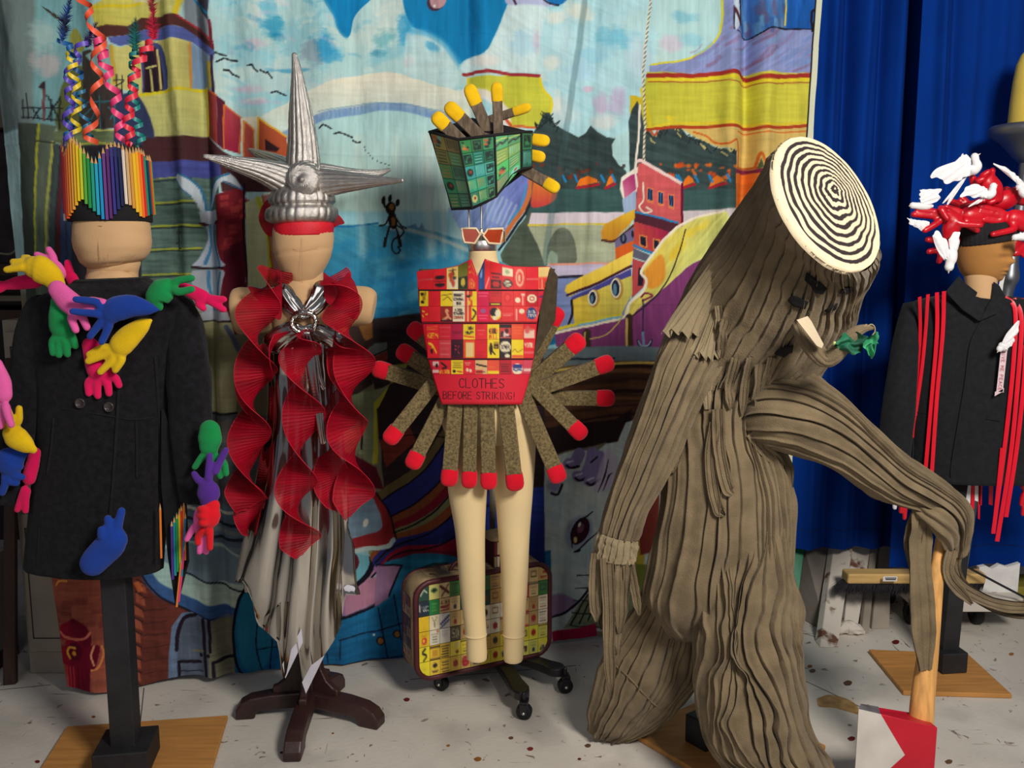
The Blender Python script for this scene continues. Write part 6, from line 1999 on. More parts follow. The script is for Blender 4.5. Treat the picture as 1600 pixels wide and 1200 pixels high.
for P_, r in (([(671, 206, 2.695), (716, 218, 2.595), (772, 211, 2.59), (815, 206, 2.605), (831, 206, 2.655)], .0042), ([(706, 327, 2.695), (738, 326, 2.615), (760, 316, 2.605), (776, 307, 2.605), (800, 272, 2.62), (815, 264, 2.625), (831, 261, 2.665)], .003), ([(716, 218, 2.595), (738, 326, 2.615)], .003), ([(773, 211, 2.59), (776, 307, 2.605)], .003), ([(815, 206, 2.605), (815, 264, 2.625)], .003), ([(671, 206, 2.695), (690, 262, 2.697), (706, 327, 2.695)], .003)):
    mb = MB()
    mb.tube([hp(k) for k in P_], r, 8, None if len(P_) < 4 else None)
    mb.build('black_piping', blackcard, mh)
grey_stick = mat('grey_brown_felt', (110, 94, 78), .95, 0, .6, 300, .4, 90, .1, .15, (1, 1, .3))
for root, end, Ya, Yb, w, hl in (((722, 222), (677, 178), 2.66, 2.64, 21, 26), ((752, 216), (697, 162), 2.69, 2.67, 21, 30), ((766, 214), (731, 132), 2.70, 2.69, 20, 32), ((779, 214), (776, 128), 2.68, 2.66, 17, 28), ((752, 192), (830, 166), 2.78, 2.74, 14, 28), ((806, 214), (859, 221), 2.72, 2.70, 17, 26), ((806, 238), (852, 247), 2.72, 2.70, 17, 24), ((806, 258), (873, 297), 2.70, 2.64, 18, 24)):
    match(mh, root, end, Ya, Yb, w, hl, grey_stick, w, matchyel)

# ---------------------------------------------------------------- sunglasses
sg = thing('sunglasses', 'cream-framed sunglasses with angular orange lenses perched on the metal neck cap', 'sunglasses', W(754, 382, 2.685))
cream = mat('cream_acetate', (230, 206, 168), .3, 0, 0, 100, .05, 8, 0, .5)
lens = mat('orange_lens', (176, 62, 26), .12, 0, 0, 100, .25, 14, 0, .35, trans=.1)
YG = 2.675
for P_ in ([(722, 357), (744, 357), (750, 366), (742, 380), (726, 379), (723, 370)], [(786, 357), (762, 358), (755, 368), (764, 380), (782, 381), (784, 370)]):
    Q = [np.array(W(x, y, YG + .0002 * abs(x - 754))) for x, y in P_]
    mb = MB()
    mb.prism(Q, (0, .002, 0))
    fix_normals(mb.build('lens', lens, sg, False))
    mb = MB()
    Qc = np.array(Q + Q[:2])
    mb.tube(Qc, .0034, 8, None, .8, dome=False)
    mb.build('rim', cream, sg)
mb = MB()
mb.tube([W(749, 366, YG), W(752, 363, YG - .001), W(756, 366, YG)], .003, 8, 10)
mb.build('bridge', cream, sg)
for a, b in (((721, 358), (729, 376)), ((786, 360), (788, 380))):
    mb = MB()
    P0 = np.array(W(a[0], a[1], YG + .004))
    mb.tube([P0, P0 + (0.004 * (1 if a[0] > 750 else 1), .07, -.004), P0 + (.004, .12, -.03)], .0035, 8, 12, .6)
    mb.build('temple', cream, sg)

# ---------------------------------------------------------------- suitcase
p0, p1 = FL(650, 1067, .085), FL(860, 1021, .085)
e1 = norm(p1 - p0)
Wd = np.linalg.norm(p1 - p0)
en = np.array([-e1[1], e1[0], 0])
Hh = .345
Th = .125
case = thing('suitcase', 'round-cornered suitcase covered in yellow matchbook covers with maroon piping', 'suitcase', p0 + e1 * Wd / 2 + en * Th / 2)


def rrect(w, h, r, n=7, inset=0):
    out = []
    for cx_, cz_, a0 in ((w - r, r, -90), (w - r, h - r, 0), (r, h - r, 90), (r, r, 180)):
        for k in range(n):
            a = math.radians(a0 + 90 * k / (n - 1))
            out.append((cx_ + (r - inset) * math.cos(a), cz_ + (r - inset) * math.sin(a)))
    return out


cs = lambda u, z, d: p0 + e1 * u + en * d + np.array([0, 0, z])
leather = mat('maroon_piping', (78, 26, 32), .5, 0, .3, 120, .3, 20)
tanpaper = mat('aged_paper', (150, 128, 94), .8, 0, .2, 100, .3, 18)
mb = MB()
prof = rrect(Wd, Hh, .06)
mb.loft([[cs(u, z, d) for u, z in rrect(Wd, Hh, .06, 7, i_)] for d, i_ in ((.004, .006), (.010, .0), (Th - .01, 0), (Th, .008))])
fix_normals(mb.build('case_body', tanpaper, case, True))
for d, r in ((.003, .0095), (Th * .30, .004), (Th - .004, .008)):
    mb = MB()
    Q = [cs(u, z, d) for u, z in rrect(Wd, Hh, .06, 7, .004)]
    mb.tube(Q + Q[:2], r, 8, None, .8, dome=False)
    mb.build('piping', leather, case)
mb = MB()
Q = [cs(Wd * .30 + Wd * .16 * t, Hh + .001 + .03 * math.sin(math.pi * t) ** .5, Th * .5) for t in np.linspace(0, 1, 9)]
mb.tube(Q, .007, 10, 20)
mb.build('handle', leather, case)
rr = random.Random(5)
pal = [[(224, 196, 40), (226, 206, 60), (214, 190, 60), (206, 170, 60), (196, 160, 70)], [(216, 190, 50), (222, 210, 180), (214, 204, 180), (190, 160, 100), (170, 140, 90)], [(40, 70, 66), (60, 120, 60), (206, 176, 120), (180, 140, 84), (196, 160, 100)]]
ncol = 13
nrow = 6
mg = .013
for i in range(ncol):
    for j in range(nrow):
        u0, u1 = mg + (Wd - 2 * mg) * i / ncol, mg + (Wd - 2 * mg) * (i + .97) / ncol
        z1, z0 = Hh - mg - (Hh - 2 * mg) * j / nrow, Hh - mg - (Hh - 2 * mg) * (j + .96) / nrow

        def corner(a, b, u0=u0, u1=u1, z0=z0, z1=z1):
            u = u0 + (u1 - u0) * a
            z = z1 + (z0 - z1) * b
            # stay inside the rounded corners
            r = .048
            uu, zz = min(u - mg, Wd - mg - u), min(z - mg, Hh - mg - z)
            if uu < r and zz < r:
                q = math.hypot(r - uu, r - zz)
                if q > r:
                    k = r / q
                    nu, nz = r - (r - uu) * k, r - (r - zz) * k
                    u = mg + nu if u < Wd / 2 else Wd - mg - nu
                    z = mg + nz if z < Hh / 2 else Hh - mg - nz
            return cs(u, z, -.001)
        tier = 2 if j < 2 else 1 if j < 4 else 0
        bg = rr.choice(pal[tier])
        dk = rr.choice([(60, 44, 30), (120, 60, 36), (150, 40, 36), (50, 56, 80)])
        mk = rr.choice([[('lines', (14, 20, 86, 80, 4), dk)], [('pic', rr.randint(0, 99), [dk, (214, 190, 120)], 5)], [('ell', (50, 50, 26, 24), dk)], [('rect', (20, 20, 80, 70), dk), ('rect', (28, 28, 72, 60), bg)], [('lines', (14, 14, 86, 40, 2), dk), ('ell', (50, 70, 18, 16), dk)], [('line', [(0, 10), (100, 10)], dk, 12), ('lines', (20, 40, 80, 80, 3), dk)]])
        spec_ = {(0, 0): ((34, 70, 60), [('line', [(20, 60), (50, 30), (80, 44)], (190, 200, 170), 10)]), (0, 1): ((30, 44, 60), [('text', 'Treet', (4, 66, 14, 44), (226, 226, 206))]), (1, 0): ((196, 190, 110), [('ell', (50, 40, 32, 16), (30, 90, 50)), ('ell', (50, 40, 14, 10), CK_)]), (1, 1): ((30, 120, 56), [('lines', (24, 24, 76, 76, 4), (190, 200, 120))]), (2, 0): ((206, 180, 130), [('line', [(10, 20), (90, 70)], (90, 34, 34), 22), ('line', [(90, 14), (20, 90)], (90, 34, 34), 12)]), (2, 1): ((196, 160, 110), [('text', 'LE CAFE', (4, 34, 11, 20), CK_), ('line', [(10, 60), (90, 54)], (130, 40, 40), 18), ('line', [(10, 84), (90, 78)], (130, 40, 40), 12)]), (0, 2): ((222, 184, 30), []), (0, 3): ((222, 184, 30), [('lines', (14, 14, 86, 24, 2), (150, 100, 30)), ('ell', (50, 62, 28, 26), (200, 50, 40)), ('ell', (44, 62, 12, 12), (230, 180, 60))]), (1, 2): ((216, 204, 170), [('text', 'Y', (30, 80, 40, 60), (90, 70, 40))]), (1, 3): ((214, 204, 180), [('lines', (20, 30, 80, 80, 4), (110, 110, 100)), ('ell', (80, 10, 10, 8), (190, 60, 40))]), (2, 2): ((206, 200, 190), [('line', [(8, 70), (92, 20)], (46, 54, 110), 18), ('line', [(8, 96), (92, 50)], (46, 54, 110), 14)]), (2, 3): ((222, 216, 200), [('lines', (12, 14, 88, 50, 3), (80, 80, 110))]), (3, 3): ((80, 70, 50), [('text', '50', (20, 80, 26, 60), (214, 206, 170))]), (0, 4): ((228, 210, 40), [('line', [(60, 10), (30, 40), (70, 60), (40, 96)], CK_, 16)]), (0, 5): ((228, 210, 40), [('lines', (36, 50, 64, 80, 2), (110, 90, 30))]), (1, 4): ((220, 180, 50), [('line', [(0, 12), (100, 12)], CK_, 12), ('rect', (24, 34, 76, 80), (190, 140, 40)), ('line', [(0, 96), (100, 96)], CK_, 10)]), (1, 5): ((224, 190, 60), [('ell', (50, 36, 22, 18), CK_), ('lines', (20, 70, 80, 80, 2), CK_)]), (2, 4): ((220, 180, 50), [('lines', (10, 20, 90, 90, 5), CK_)]), (2, 5): ((220, 180, 50), [('lines', (10, 14, 90, 90, 6), CK_)]), (4, 5): ((196, 160, 90), [('ell', (50, 50, 40, 38), (170, 40, 44)), ('lines', (26, 40, 74, 60, 2), (226, 190, 150))]), (5, 5): ((190, 160, 100), [('ell', (50, 50, 40, 38), (40, 50, 70)), ('line', [(16, 66), (84, 40)], (206, 200, 180), 12)]), (10, 1): ((190, 40, 44), [('rect', (14, 14, 86, 86), (220, 200, 160)), ('ell', (40, 40, 14, 18), CK_), ('ell', (66, 64, 12, 14), CK_)]), (10, 2): ((206, 170, 110), [('line', [(20, 90), (80, 10)], CK_, 8), ('line', [(0, 96), (100, 96)], (180, 40, 44), 12)]), (10, 3): ((206, 170, 110), [('rect', (0, 0, 100, 16), (180, 40, 44)), ('rect', (0, 84, 100, 100), (180, 40, 44))])}
        if (i, j) in spec_:
            bg, mk = spec_[(i, j)]
        if i > 8 and tier == 0:
            bg = rr.choice([(214, 206, 90), (206, 196, 60), (190, 190, 90)])
        cover(case, corner, bg, mk, 11, 12, (0, 0, 0))
for j in range(6):  # the narrow left side and the top edge
    z1, z0 = Hh - .062 - (Hh - .124) * j / 6, Hh - .062 - (Hh - .124) * (j + .95) / 6
    for a0, a1 in ((.34, .64), (.66, .96)):
        bg = rr.choice([(150, 124, 90), (170, 140, 100), (90, 50, 40), (120, 110, 96), (180, 160, 120)])
        cover(case, (lambda a, b, z0=z0, z1=z1, a0=a0, a1=a1: cs(-.001, z1 + (z0 - z1) * b, Th * (a1 + (a0 - a1) * a))), bg, [rr.choice([('lines', (14, 20, 86, 80, 4), (70, 50, 40)), ('pic', j, [(170, 50, 44), (60, 50, 44)], 5), ('ell', (50, 50, 26, 24), (160, 50, 44))])], 9, 9, (0, 0, 0))
for i in range(9):
    u0, u1 = .062 + (Wd - .124) * i / 9, .062 + (Wd - .124) * (i + .95) / 9
    for a0, a1 in ((.34, .64), (.66, .96)):
        bg = rr.choice([(150, 124, 90), (170, 150, 110), (110, 90, 60), (120, 110, 96), (190, 170, 130)])
        cover(case, (lambda a, b, u0=u0, u1=u1, a0=a0, a1=a1: cs(u0 + (u1 - u0) * a, Hh + .001, Th * (a1 + (a0 - a1) * b))), bg, [rr.choice([('lines', (14, 20, 86, 80, 4), (70, 50, 40)), ('pic', i, [(120, 90, 50), (60, 50, 44)], 5)])], 9, 9, (0, 0, 0))
# small matchbook box on the suitcase
bc = cs(Wd * .70, Hh + .0015, Th * .5)
sb = thing('matchbook_box', 'small two-tier box edged with matchbooks standing on the suitcase', 'box', bc)
mb = MB()
mb.box(bc + (0, 0, .048), e1 * .062, en * .045, (0, 0, .046))
bevel(mb.build('box_core', mat('dark_red_card', (70, 22, 28), .7), sb, False), .003)
for k in range(12):
    for tier, (za, zb) in enumerate(((.004, .040), (.048, .092))):
        u = -.062 + .124 * (k + .5) / 12
        c_ = [(150, 130, 100), (60, 40, 44), (190, 170, 140), (120, 30, 36), (40, 60, 60), (206, 190, 160)][(k * 5 + tier * 3) % 6]
        mb = MB()
        mb.box(bc + e1 * u - en * .048 + (0, 0, (za + zb) / 2), e1 * .0044, en * .004, (0, 0, (zb - za) / 2))
        bevel(mb.build('matchbook', mat('matchbook_%d_%d_%d' % c_, c_, .6), sb, False), .001, 1)
mb = MB()
mb.loft([[bc + e1 * a * .072 * f + en * b * .055 * f + (0, 0, z) for a, b in [(math.copysign(abs(math.cos(t)) ** .5, math.cos(t)), math.copysign(abs(math.sin(t)) ** .5, math.sin(t))) for t in np.linspace(0, 2 * math.pi, 32, endpoint=False)]] for f, z in ((1, .0945), (1.02, .098), (1, .106), (.9, .108))])
mb.build('lid', tanpaper, sb)
# ================================================================ tree stump costume

bark = mat('pleated_bark_cloth', (118, 102, 78), .95, 0, .55, 300, .22, 16, .15, .15)
bark2 = mat('bark_cloth_light', (142, 126, 98), .95, 0, .5, 300, .15, 16, .15, .15)


def pleats(seed, k, amp, wob=.16, crumple=.006, cs_=5, fade=None):
    """stitched-down pleats: mesh columns follow every pleat so that the tucked edges stay crisp"""
    r = np.random.default_rng(seed)
    w = r.uniform(.5, 1.6, k)
    e = np.concatenate([[0], np.cumsum(w)])
    e = e / e[-1] * 2 * math.pi
    am = r.uniform(.5, 1.35, k)
    q = np.array([0, .08, .25, .45, .62, .74, .80, .85, .90, .935, .965])
    h = np.array([-.75, .15, .3, .35, .3, .4, .85, 1.15, .95, -.5, -1.0])
    base = (e[:-1, None] + (e[1:] - e[:-1])[:, None] * q[None, :]).ravel()
    hh = (am[:, None] * h[None, :]).ravel() * amp

    def f(TH, S_):
        g = hh[None, :] * np.ones_like(S_)
        g = g * (.75 + .5 * vnoise(S_ * 5 + seed, np.repeat(np.arange(k), len(q))[None, :] * .77 + 0 * S_, seed + 3))
        if fade is not None:
            g = g * fade(S_)
        return g + crumple * fbm(np.cos(TH) * 3 + 5, S_ * cs_ + np.sin(TH), seed + 7)
    f.theta = base
    f.shift = lambda TH, S_: wob * fbm(S_ * 3.2 + seed, np.cos(TH) * 1.3 + 2, seed) + (.035 if wob < .4 else .07) * fbm(S_ * 11, np.cos(TH) * 4, seed + 2)
    return f


Y4 = 2.42
cst = thing('tree_stump_costume', 'stooping pleated brown cloth tree stump costume with ringed cut top and twig nose', 'costume', W(1160, 1000, Y4))

# trunk-shaped head: first ring is the cut face
trunk_pairs = [(1220, 229, 1364, 405, 2.17, 1.13), (1199, 264, 1364, 426, 2.235, .92), (1160, 320, 1342, 468, 2.30, .86), (1122, 378, 1326, 502, 2.35, .85), (1086, 440, 1300, 545, 2.40, .75), (1054, 500, 1268, 590, 2.43, .68), (1040, 552, 1235, 630, 2.45, .62)]
NT = 420
# the cut face looks up and to the right: its axis runs back down into the trunk
vF, vU = np.array([0, cp, -sp]), np.array([0, sp, cp])
img_in = -.773 * np.array([1.0, 0, 0]) - .635 * vU
axis_in = norm(.66 * img_in + .75 * vF)
smooth_R = pair_rings(trunk_pairs, NT, 150, .9, t0=axis_in, t0len=.4)
R_ = pair_rings(trunk_pairs, NT, 150, .9, pleats(3, 40, .011, .10, .008, 6, lambda S_: np.clip(S_ * 14, .25, 1)), t0=axis_in, t0len=.4)
trunk = MB()
trunk.loft(R_, (False, False))
tr_o = trunk.build('trunk_head', bark, cst)


# cut face
C0 = smooth_R[0].mean(0)
A0 = (smooth_R[0][0] - smooth_R[0][NT // 2]) / 2
B0 = (smooth_R[0][NT // 4] - smooth_R[0][3 * NT // 4]) / 2
n0 = norm(np.cross(A0, B0))
n0 = n0 if n0[1] < 0 else -n0
rr_ = np.linspace(0, 1, 120)
tt_ = np.linspace(0, 2 * math.pi, 360, endpoint=False)
RR, TT = np.meshgrid(rr_, tt_, indexing='ij')
edge_w = 1.015 + .012 * fbm(np.cos(TT) * 4, np.sin(TT) * 4, 3)
aa, bb = RR * np.cos(TT) * edge_w, RR * np.sin(TT) * edge_w
# growth rings around an off-centre pith
ctr = None
best = 9
for i in range(0, 120, 3):
    for j in range(0, 360, 6):
        P_ = C0 + aa[i, j] * A0 + bb[i, j] * B0
        x_, y_ = PX(P_)
        q = math.hypot(x_ - 1303, y_ - 296)
        if q < best:
            best, ctr = q, (aa[i, j], bb[i, j])
da, db = aa - ctr[0], bb - ctr[1]
L_ = np.sqrt(da ** 2 + db ** 2) + 1e-6
ua, ub_ = da / L_, db / L_
pu = ctr[0] * ua + ctr[1] * ub_
full = -pu + np.sqrt(np.maximum(pu ** 2 - (ctr[0] ** 2 + ctr[1] ** 2 - 1.0), 0))
t_ = L_ / full
ph = t_ * 9.4 + .42 * fbm(ua * 2.2 + 3, ub_ * 2.2 + t_ * 2, 7) + .13 * fbm(ua * 6, ub_ * 6 + t_ * 5, 8)
fr = ph % 1.0
wd_ = .25 + .09 * fbm(ua * 3, ub_ * 3 + t_ * 6, 9)
dist = np.abs(fr - .5)
dark = np.clip((wd_ - dist) / .05 + .5, 0, 1) * (t_ < .925)
dark = np.where((t_ > .02) & (t_ < .05), 1, dark)
cr_c = np.array([226, 206, 172.]) * (1 + .03 * fbm(aa * 8, bb * 8, 4))[..., None]
colr = cr_c * (1 - dark[..., None]) + np.array([46, 38, 40.]) * dark[..., None]
Gf = C0 + aa[..., None] * A0 + bb[..., None] * B0 + n0 * (.006 + .006 * fbm(aa * 2, bb * 2, 5) * (1 - RR ** 4))[..., None]
Gf[-1] = Gf[-1] - n0 * .016
mb = MB()
mb.grid(Gf, True, 0, lin(colr).reshape(-1, 3))
mb.build('ringed_cut_face', attr_mat('painted_canvas', .85, .2, 200, .06, 20), cst)

torso = MB()
torso.loft(pair_rings([(1075, 470, 1250, 560, 2.46), (1050, 530, 1240, 612, 2.45), (1038, 590, 1212, 655, 2.44), (1040, 650, 1205, 690, 2.43), (1046, 710, 1220, 728, 2.42), (1046, 765, 1234, 768, 2.41), (1036, 830, 1236, 826, 2.41), (1022, 890, 1234, 884, 2.42), (1012, 935, 1228, 925, 2.43), (1030, 968, 1212, 955, 2.445, .46), (1050, 990, 1200, 978, 2.46, .26), (1066, 1000, 1190, 990, 2.47, .1)], 420, 200, .58, pleats(5, 38, .012, .30, .014, 5)), (False, False))
torso.build('torso', bark, cst)
leg_f = MB()
leg_f.loft(pair_rings([(1098, 830, 1234, 820, 2.39, .5), (1092, 890, 1234, 880, 2.375, .6), (1087, 945, 1242, 935, 2.36, .7), (1087, 985, 1246, 975, 2.35, .8), (1092, 1030, 1246, 1022, 2.345, .85), (1092, 1080, 1256, 1076, 2.33, .85), (1093, 1122, 1266, 1124, 2.32, .85), (1108, 1162, 1284, 1172, 2.315, .85), (1136, 1200, 1304, 1215, 2.305, .8), (1146, 1236, 1318, 1250, 2.30, .8)], 400, 200, .8, pleats(8, 34, .014, .42, .014, 7)), (False, True))
leg_f.build('trouser_leg', bark, cst)
leg_r = MB()
leg_r.loft(pair_rings([(1024, 880, 1100, 880, 2.47), (1003, 938, 1098, 950, 2.50), (974, 984, 1098, 1004, 2.54), (952, 1016, 1090, 1052, 2.57, .75), (938, 1046, 1070, 1086, 2.585, .75), (928, 1084, 1040, 1113, 2.60, .75), (921, 1120, 1008, 1139, 2.61, .7), (921, 1142, 982, 1154, 2.615, .6)], 320, 130, .7, pleats(11, 26, .010, .2, .012, 6)), (False, True))
lo_ = leg_r.build('trouser_leg', bark, cst)
mb = MB()
blr = bvh_of(leg_r)
mb.tube([hit(blr, x, y, .001) for x, y in ((962, 1040), (976, 1052), (990, 1066), (1006, 1084), (1022, 1100), (1034, 1108))], .0028, 8, 40)
mb.build('knee_seam', bark, lo_)

arm_l = MB()
arm_l.loft(pair_rings([(1092, 462, 1168, 512, 2.44), (1060, 505, 1140, 550, 2.39), (1034, 548, 1118, 584, 2.35), (1012, 605, 1092, 630, 2.335), (988, 675, 1062, 692, 2.335), (965, 745, 1030, 758, 2.34), (950, 798, 1004, 806, 2.345), (941, 832, 990, 842, 2.35)], 260, 130, .72, pleats(14, 20, .010, .22, .008, 6)), (True, True))
arm_l.build('sleeve', bark, cst)
mb = MB()
mb.loft(pair_rings([(940, 832, 991, 843, 2.35), (935, 842, 992, 852, 2.35), (932, 858, 990, 866, 2.35), (930, 870, 986, 878, 2.35)], 160, 24, .75, pleats(17, 16, .008, .1, .004)), (False, False))
solid(mb.build('sleeve_cuff', bark2, cst), .003)
arm_r = MB()
arm_r.loft(pair_rings([(1176, 690, 1172, 596, 2.40), (1206, 700, 1206, 572, 2.375), (1250, 712, 1256, 580, 2.36), (1296, 730, 1304, 612, 2.35), (1342, 758, 1352, 660, 2.35), (1386, 784, 1408, 712, 2.355), (1424, 796, 1456, 744, 2.36), (1452, 806, 1494, 772, 2.37), (1470, 828, 1512, 802, 2.38), (1476, 852, 1510, 846, 2.385), (1478, 868, 1504, 868, 2.385)], 280, 150, .8, pleats(19, 22, .010, .16, .008, 7)), (True, True))
arm_r.build('sleeve', bark, cst)
mb = MB()
mb.tube([W(1440, 796, 2.34), W(1462, 808, 2.325), W(1480, 830, 2.33), W(1484, 852, 2.35)], [.02, .026, .026, .018], 60, 30, .7, relief=lambda TH, S_: 1 + .25 * np.cos(TH * 6 + 3 * np.sin(S_ * 5)))
mb.build('hand_wrap', bark, cst)


def strip(P_, hw, Ya=None, m=None, bow=.006, tw=0.0, name='torn_strip', tip=.5, seed=1, fold=True):
    """P_: (x, y, Y) rows; hw: half width px"""
    Q = cr([np.append(W(x, y, Y), Y) for x, y, Y in P_], 40)[:, :3]
    s = SC(P_[0][1], P_[0][2])
    T = norm(np.gradient(Q, axis=0))
    ex = norm(np.cross(T, (0, -1, 0)))
    ey = np.cross(ex, T)
    t = np.linspace(0, 1, 40)
    a = tw * t + .5 * fbm(t * 3 + seed, t * 0, seed)
    w = hw * s * np.interp(t, [0, .8, 1], [1, .95, tip]) * (1 + .15 * fbm(t * 6 + seed, t * 0 + 1, seed))
    H = w[:, None] * (np.cos(a)[:, None] * ex + np.sin(a)[:, None] * ey)
    k = 25
    uu = np.linspace(-1, 1, k)
    N_ = norm(np.cross(T, H))
    q_ = (uu * 1.4 + .37 * seed) % 1.0
    prof = bow * (1 - uu ** 2) + (.0045 * np.exp(-((q_ - .8) / .12) ** 2) - .004 * np.exp(-((q_ - .97) / .06) ** 2) if fold else 0)
    G_ = Q[:, None, :] + uu[None, :, None] * H[:, None, :] + prof[None, :, None] * N_[:, None, :]
    b = MB()
    b.grid(G_)
    return solid(b.build(name, m or bark, cst), .002)


# strips at the left hand
for P_, hw in (([(932, 866, 2.325), (930, 930, 2.325), (932, 972, 2.325)], 10), ([(972, 866, 2.315), (970, 920, 2.315), (968, 990, 2.315)], 11), ([(934, 872, 2.335), (940, 930, 2.335), (941, 984, 2.335)], 8), ([(948, 872, 2.31), (951, 950, 2.31), (952, 1020, 2.31), (955, 1088, 2.31)], 10), ([(962, 874, 2.32), (965, 950, 2.32), (966, 1024, 2.32)], 10), ([(978, 876, 2.335), (975, 930, 2.335), (970, 978, 2.335)], 9), ([(984, 876, 2.36), (992, 920, 2.37), (999, 962, 2.38)], 8), ([(940, 872, 2.37), (938, 910, 2.37), (936, 950, 2.37)], 8)):
    strip(P_, hw, tip=.2, seed=int(P_[0][0]))
# strips at the axe hand
for P_, hw, tip in (([(1444, 796, 2.34), (1438, 860, 2.335), (1442, 950, 2.30), (1447, 1048, 2.285)], 19, .6), ([(1436, 800, 2.35), (1426, 850, 2.35), (1436, 900, 2.345), (1444, 960, 2.33)], 13, .3), ([(1494, 846, 2.36), (1484, 886, 2.36), (1500, 915, 2.37), (1540, 938, 2.40), (1575, 948, 2.42), (1612, 950, 2.42)], 10, .8), ([(1500, 850, 2.37), (1494, 890, 2.38), (1512, 922, 2.39), (1560, 952, 2.43), (1605, 962, 2.44)], 8, .8), ([(1488, 860, 2.34), (1482, 890, 2.34), (1490, 912, 2.34), (1520, 945, 2.36)], 9, .3)):
    strip(P_, hw, tip=tip, seed=int(P_[0][1]))
# torn strips and flaps on the breast
bt = bvh_of(torso, trunk, leg_f)


def onb(P_, hw, tip=.3, lift=.012, m=None, seed=3):
    Q = []
    for x, y in P_:
        h = hit(bt, x, y, lift)
        Q.append((x, y, h[1]))
    ys = np.array([q[2] for q in Q])
    ys = np.minimum(ys, np.median(ys) + .02)
    return strip([(q[0], q[1], yy) for q, yy in zip(Q, ys)], hw, m=m, tip=tip, seed=seed)


for P_, hw, tip, lt in (([(1108, 560), (1105, 590), (1106, 640)], 9, .5, 1), ([(1120, 540), (1118, 570), (1112, 610)], 7, .6, 1), ([(1092, 555), (1092, 580), (1096, 606)], 10, .6, 0), ([(1098, 600), (1088, 620), (1085, 632)], 7, .7, 1), ([(1122, 640), (1124, 700), (1136, 760), (1146, 772)], 10, .3, 0), ([(1118, 660), (1110, 720), (1120, 790), (1132, 806)], 9, .2, 0), ([(1188, 620), (1200, 680), (1222, 720), (1238, 762)], 13, .12, 0), ([(1176, 676), (1196, 704), (1226, 728)], 10, .3, 0), ([(1150, 560), (1140, 600), (1142, 640)], 8, .3, 0), ([(1172, 560), (1164, 600), (1160, 650)], 7, .3, 0), ([(1190, 570), (1186, 610), (1178, 650)], 9, .3, 0), ([(1134, 500), (1128, 530), (1126, 560)], 8, .3, 0), ([(1122, 478), (1124, 500), (1120, 520)], 6, .4, 1), ([(1206, 560), (1196, 600), (1192, 640)], 7, .2, 0), ([(1070, 640), (1060, 690), (1052, 740)], 8, .2, 0)):
    onb(P_, hw, tip, .012 + .004 * (hw > 9), bark2 if lt else bark, int(P_[0][0]))
# the torn shoulder cape: pleated flaps fanned from the shoulder
def cape(tl, tr, bl, br, Yt, Yb, seed, k=6):
    r = random.Random(seed)
    mb = MB()
    G_ = []
    for j in range(26):
        v = j / 25
        row = []
        for i in range(61):
            u = i / 60
            x = (tl[0] * (1 - u) + tr[0] * u) * (1 - v) + (bl[0] * (1 - u) + br[0] * u) * v
            y = (tl[1] * (1 - u) + tr[1] * u) * (1 - v) + (bl[1] * (1 - u) + br[1] * u) * v
            jag = (5 * math.sin(u * 31 + seed) + 3 * math.sin(u * 13)) * v ** 6
            q = (u * k) % 1.0
            d = .006 * math.exp(-((q - .8) / .1) ** 2) - .006 * math.exp(-((q - .95) / .06) ** 2) + .02 * math.sin(math.pi * u)
            row.append(W(x + jag * .4, y + jag, Yt + (Yb - Yt) * v - d))
        G_.append(row)
    mb.grid(G_)
    return solid(mb.build('shoulder_flap', bark2, cst), .002)


cape((1110, 410), (1136, 436), (1030, 520), (1104, 524), 2.33, 2.315, 2, 6)
cape((1112, 470), (1140, 480), (1076, 556), (1126, 560), 2.325, 2.305, 5, 4)

# eyes, mouth: ragged dark holes
hole = mat('dark_mesh_hole', (16, 13, 14), .95)
bt2 = bvh_of(trunk)
for nm, P_ in (('eye_hole', [(1260, 426), (1268, 432), (1282, 442), (1292, 450), (1285, 460), (1274, 458), (1266, 446), (1257, 438)]), ('eye_hole', [(1236, 462), (1246, 464), (1263, 472), (1258, 483), (1240, 479), (1231, 470)]), ('eye_hole', [(1311, 458), (1320, 451), (1331, 449), (1334, 455), (1322, 459)]), ('eye_hole', [(1300, 478), (1309, 474), (1306, 483), (1294, 488), (1288, 486)]), ('mouth_hole', [(1216, 546), (1228, 541), (1240, 540), (1238, 550), (1224, 558), (1210, 553)])):
    Q = np.array([hit(bt2, x, y, .0085) for x, y in P_])
    mid = Q.mean(0)
    mb = MB()
    mb.loft(np.array([mid + (Q - mid) * f for f in (.05, .5, 1)]), (True, False))
    o = mb.build(nm, hole, cst)
    solid(o, .003, 0)

# twig nose with leaves
mb = MB()
yb = hit(bt2, 1252, 508, 0)[1]
nose = [(1246, 498, 14, yb + .02), (1258, 522, 15, yb - .02), (1274, 548, 14, yb - .05), (1290, 561, 13, yb - .06), (1306, 553, 13, yb - .07), (1322, 534, 12, yb - .08), (1338, 519, 9, yb - .09), (1352, 513, 6, yb - .09), (1364, 512, 3, yb - .09)]
Q = cr(np.array([np.append(W(x, y, Y), r * SC(y, Y)) for x, y, r, Y in nose]), 50)
mb.tube(Q[:, :3], Q[:, 3], 80, None, .9, relief=lambda TH, S_: 1 + .12 * (np.abs(np.cos(TH * 5 + S_ * 3)) ** .6 - .5) + .05 * fbm(TH * 2, S_ * 12, 4))
nz_o = mb.build('twig_nose', bark, cst)
mb = MB()
Q = np.array([W(x, y, yb - .075 - .0004 * (y - 500)) for x, y in ((1245, 500), (1262, 494), (1268, 502), (1287, 538), (1284, 544), (1276, 540))])
mb.prism(Q, (0, .004, 0))
fix_normals(mb.build('cut_wedge', mat('pale_cut_cloth', (196, 178, 150), .9, 0, .3, 200), nz_o, False))
wire = mat('bare_wire', (150, 132, 104), .6)
mb = MB()
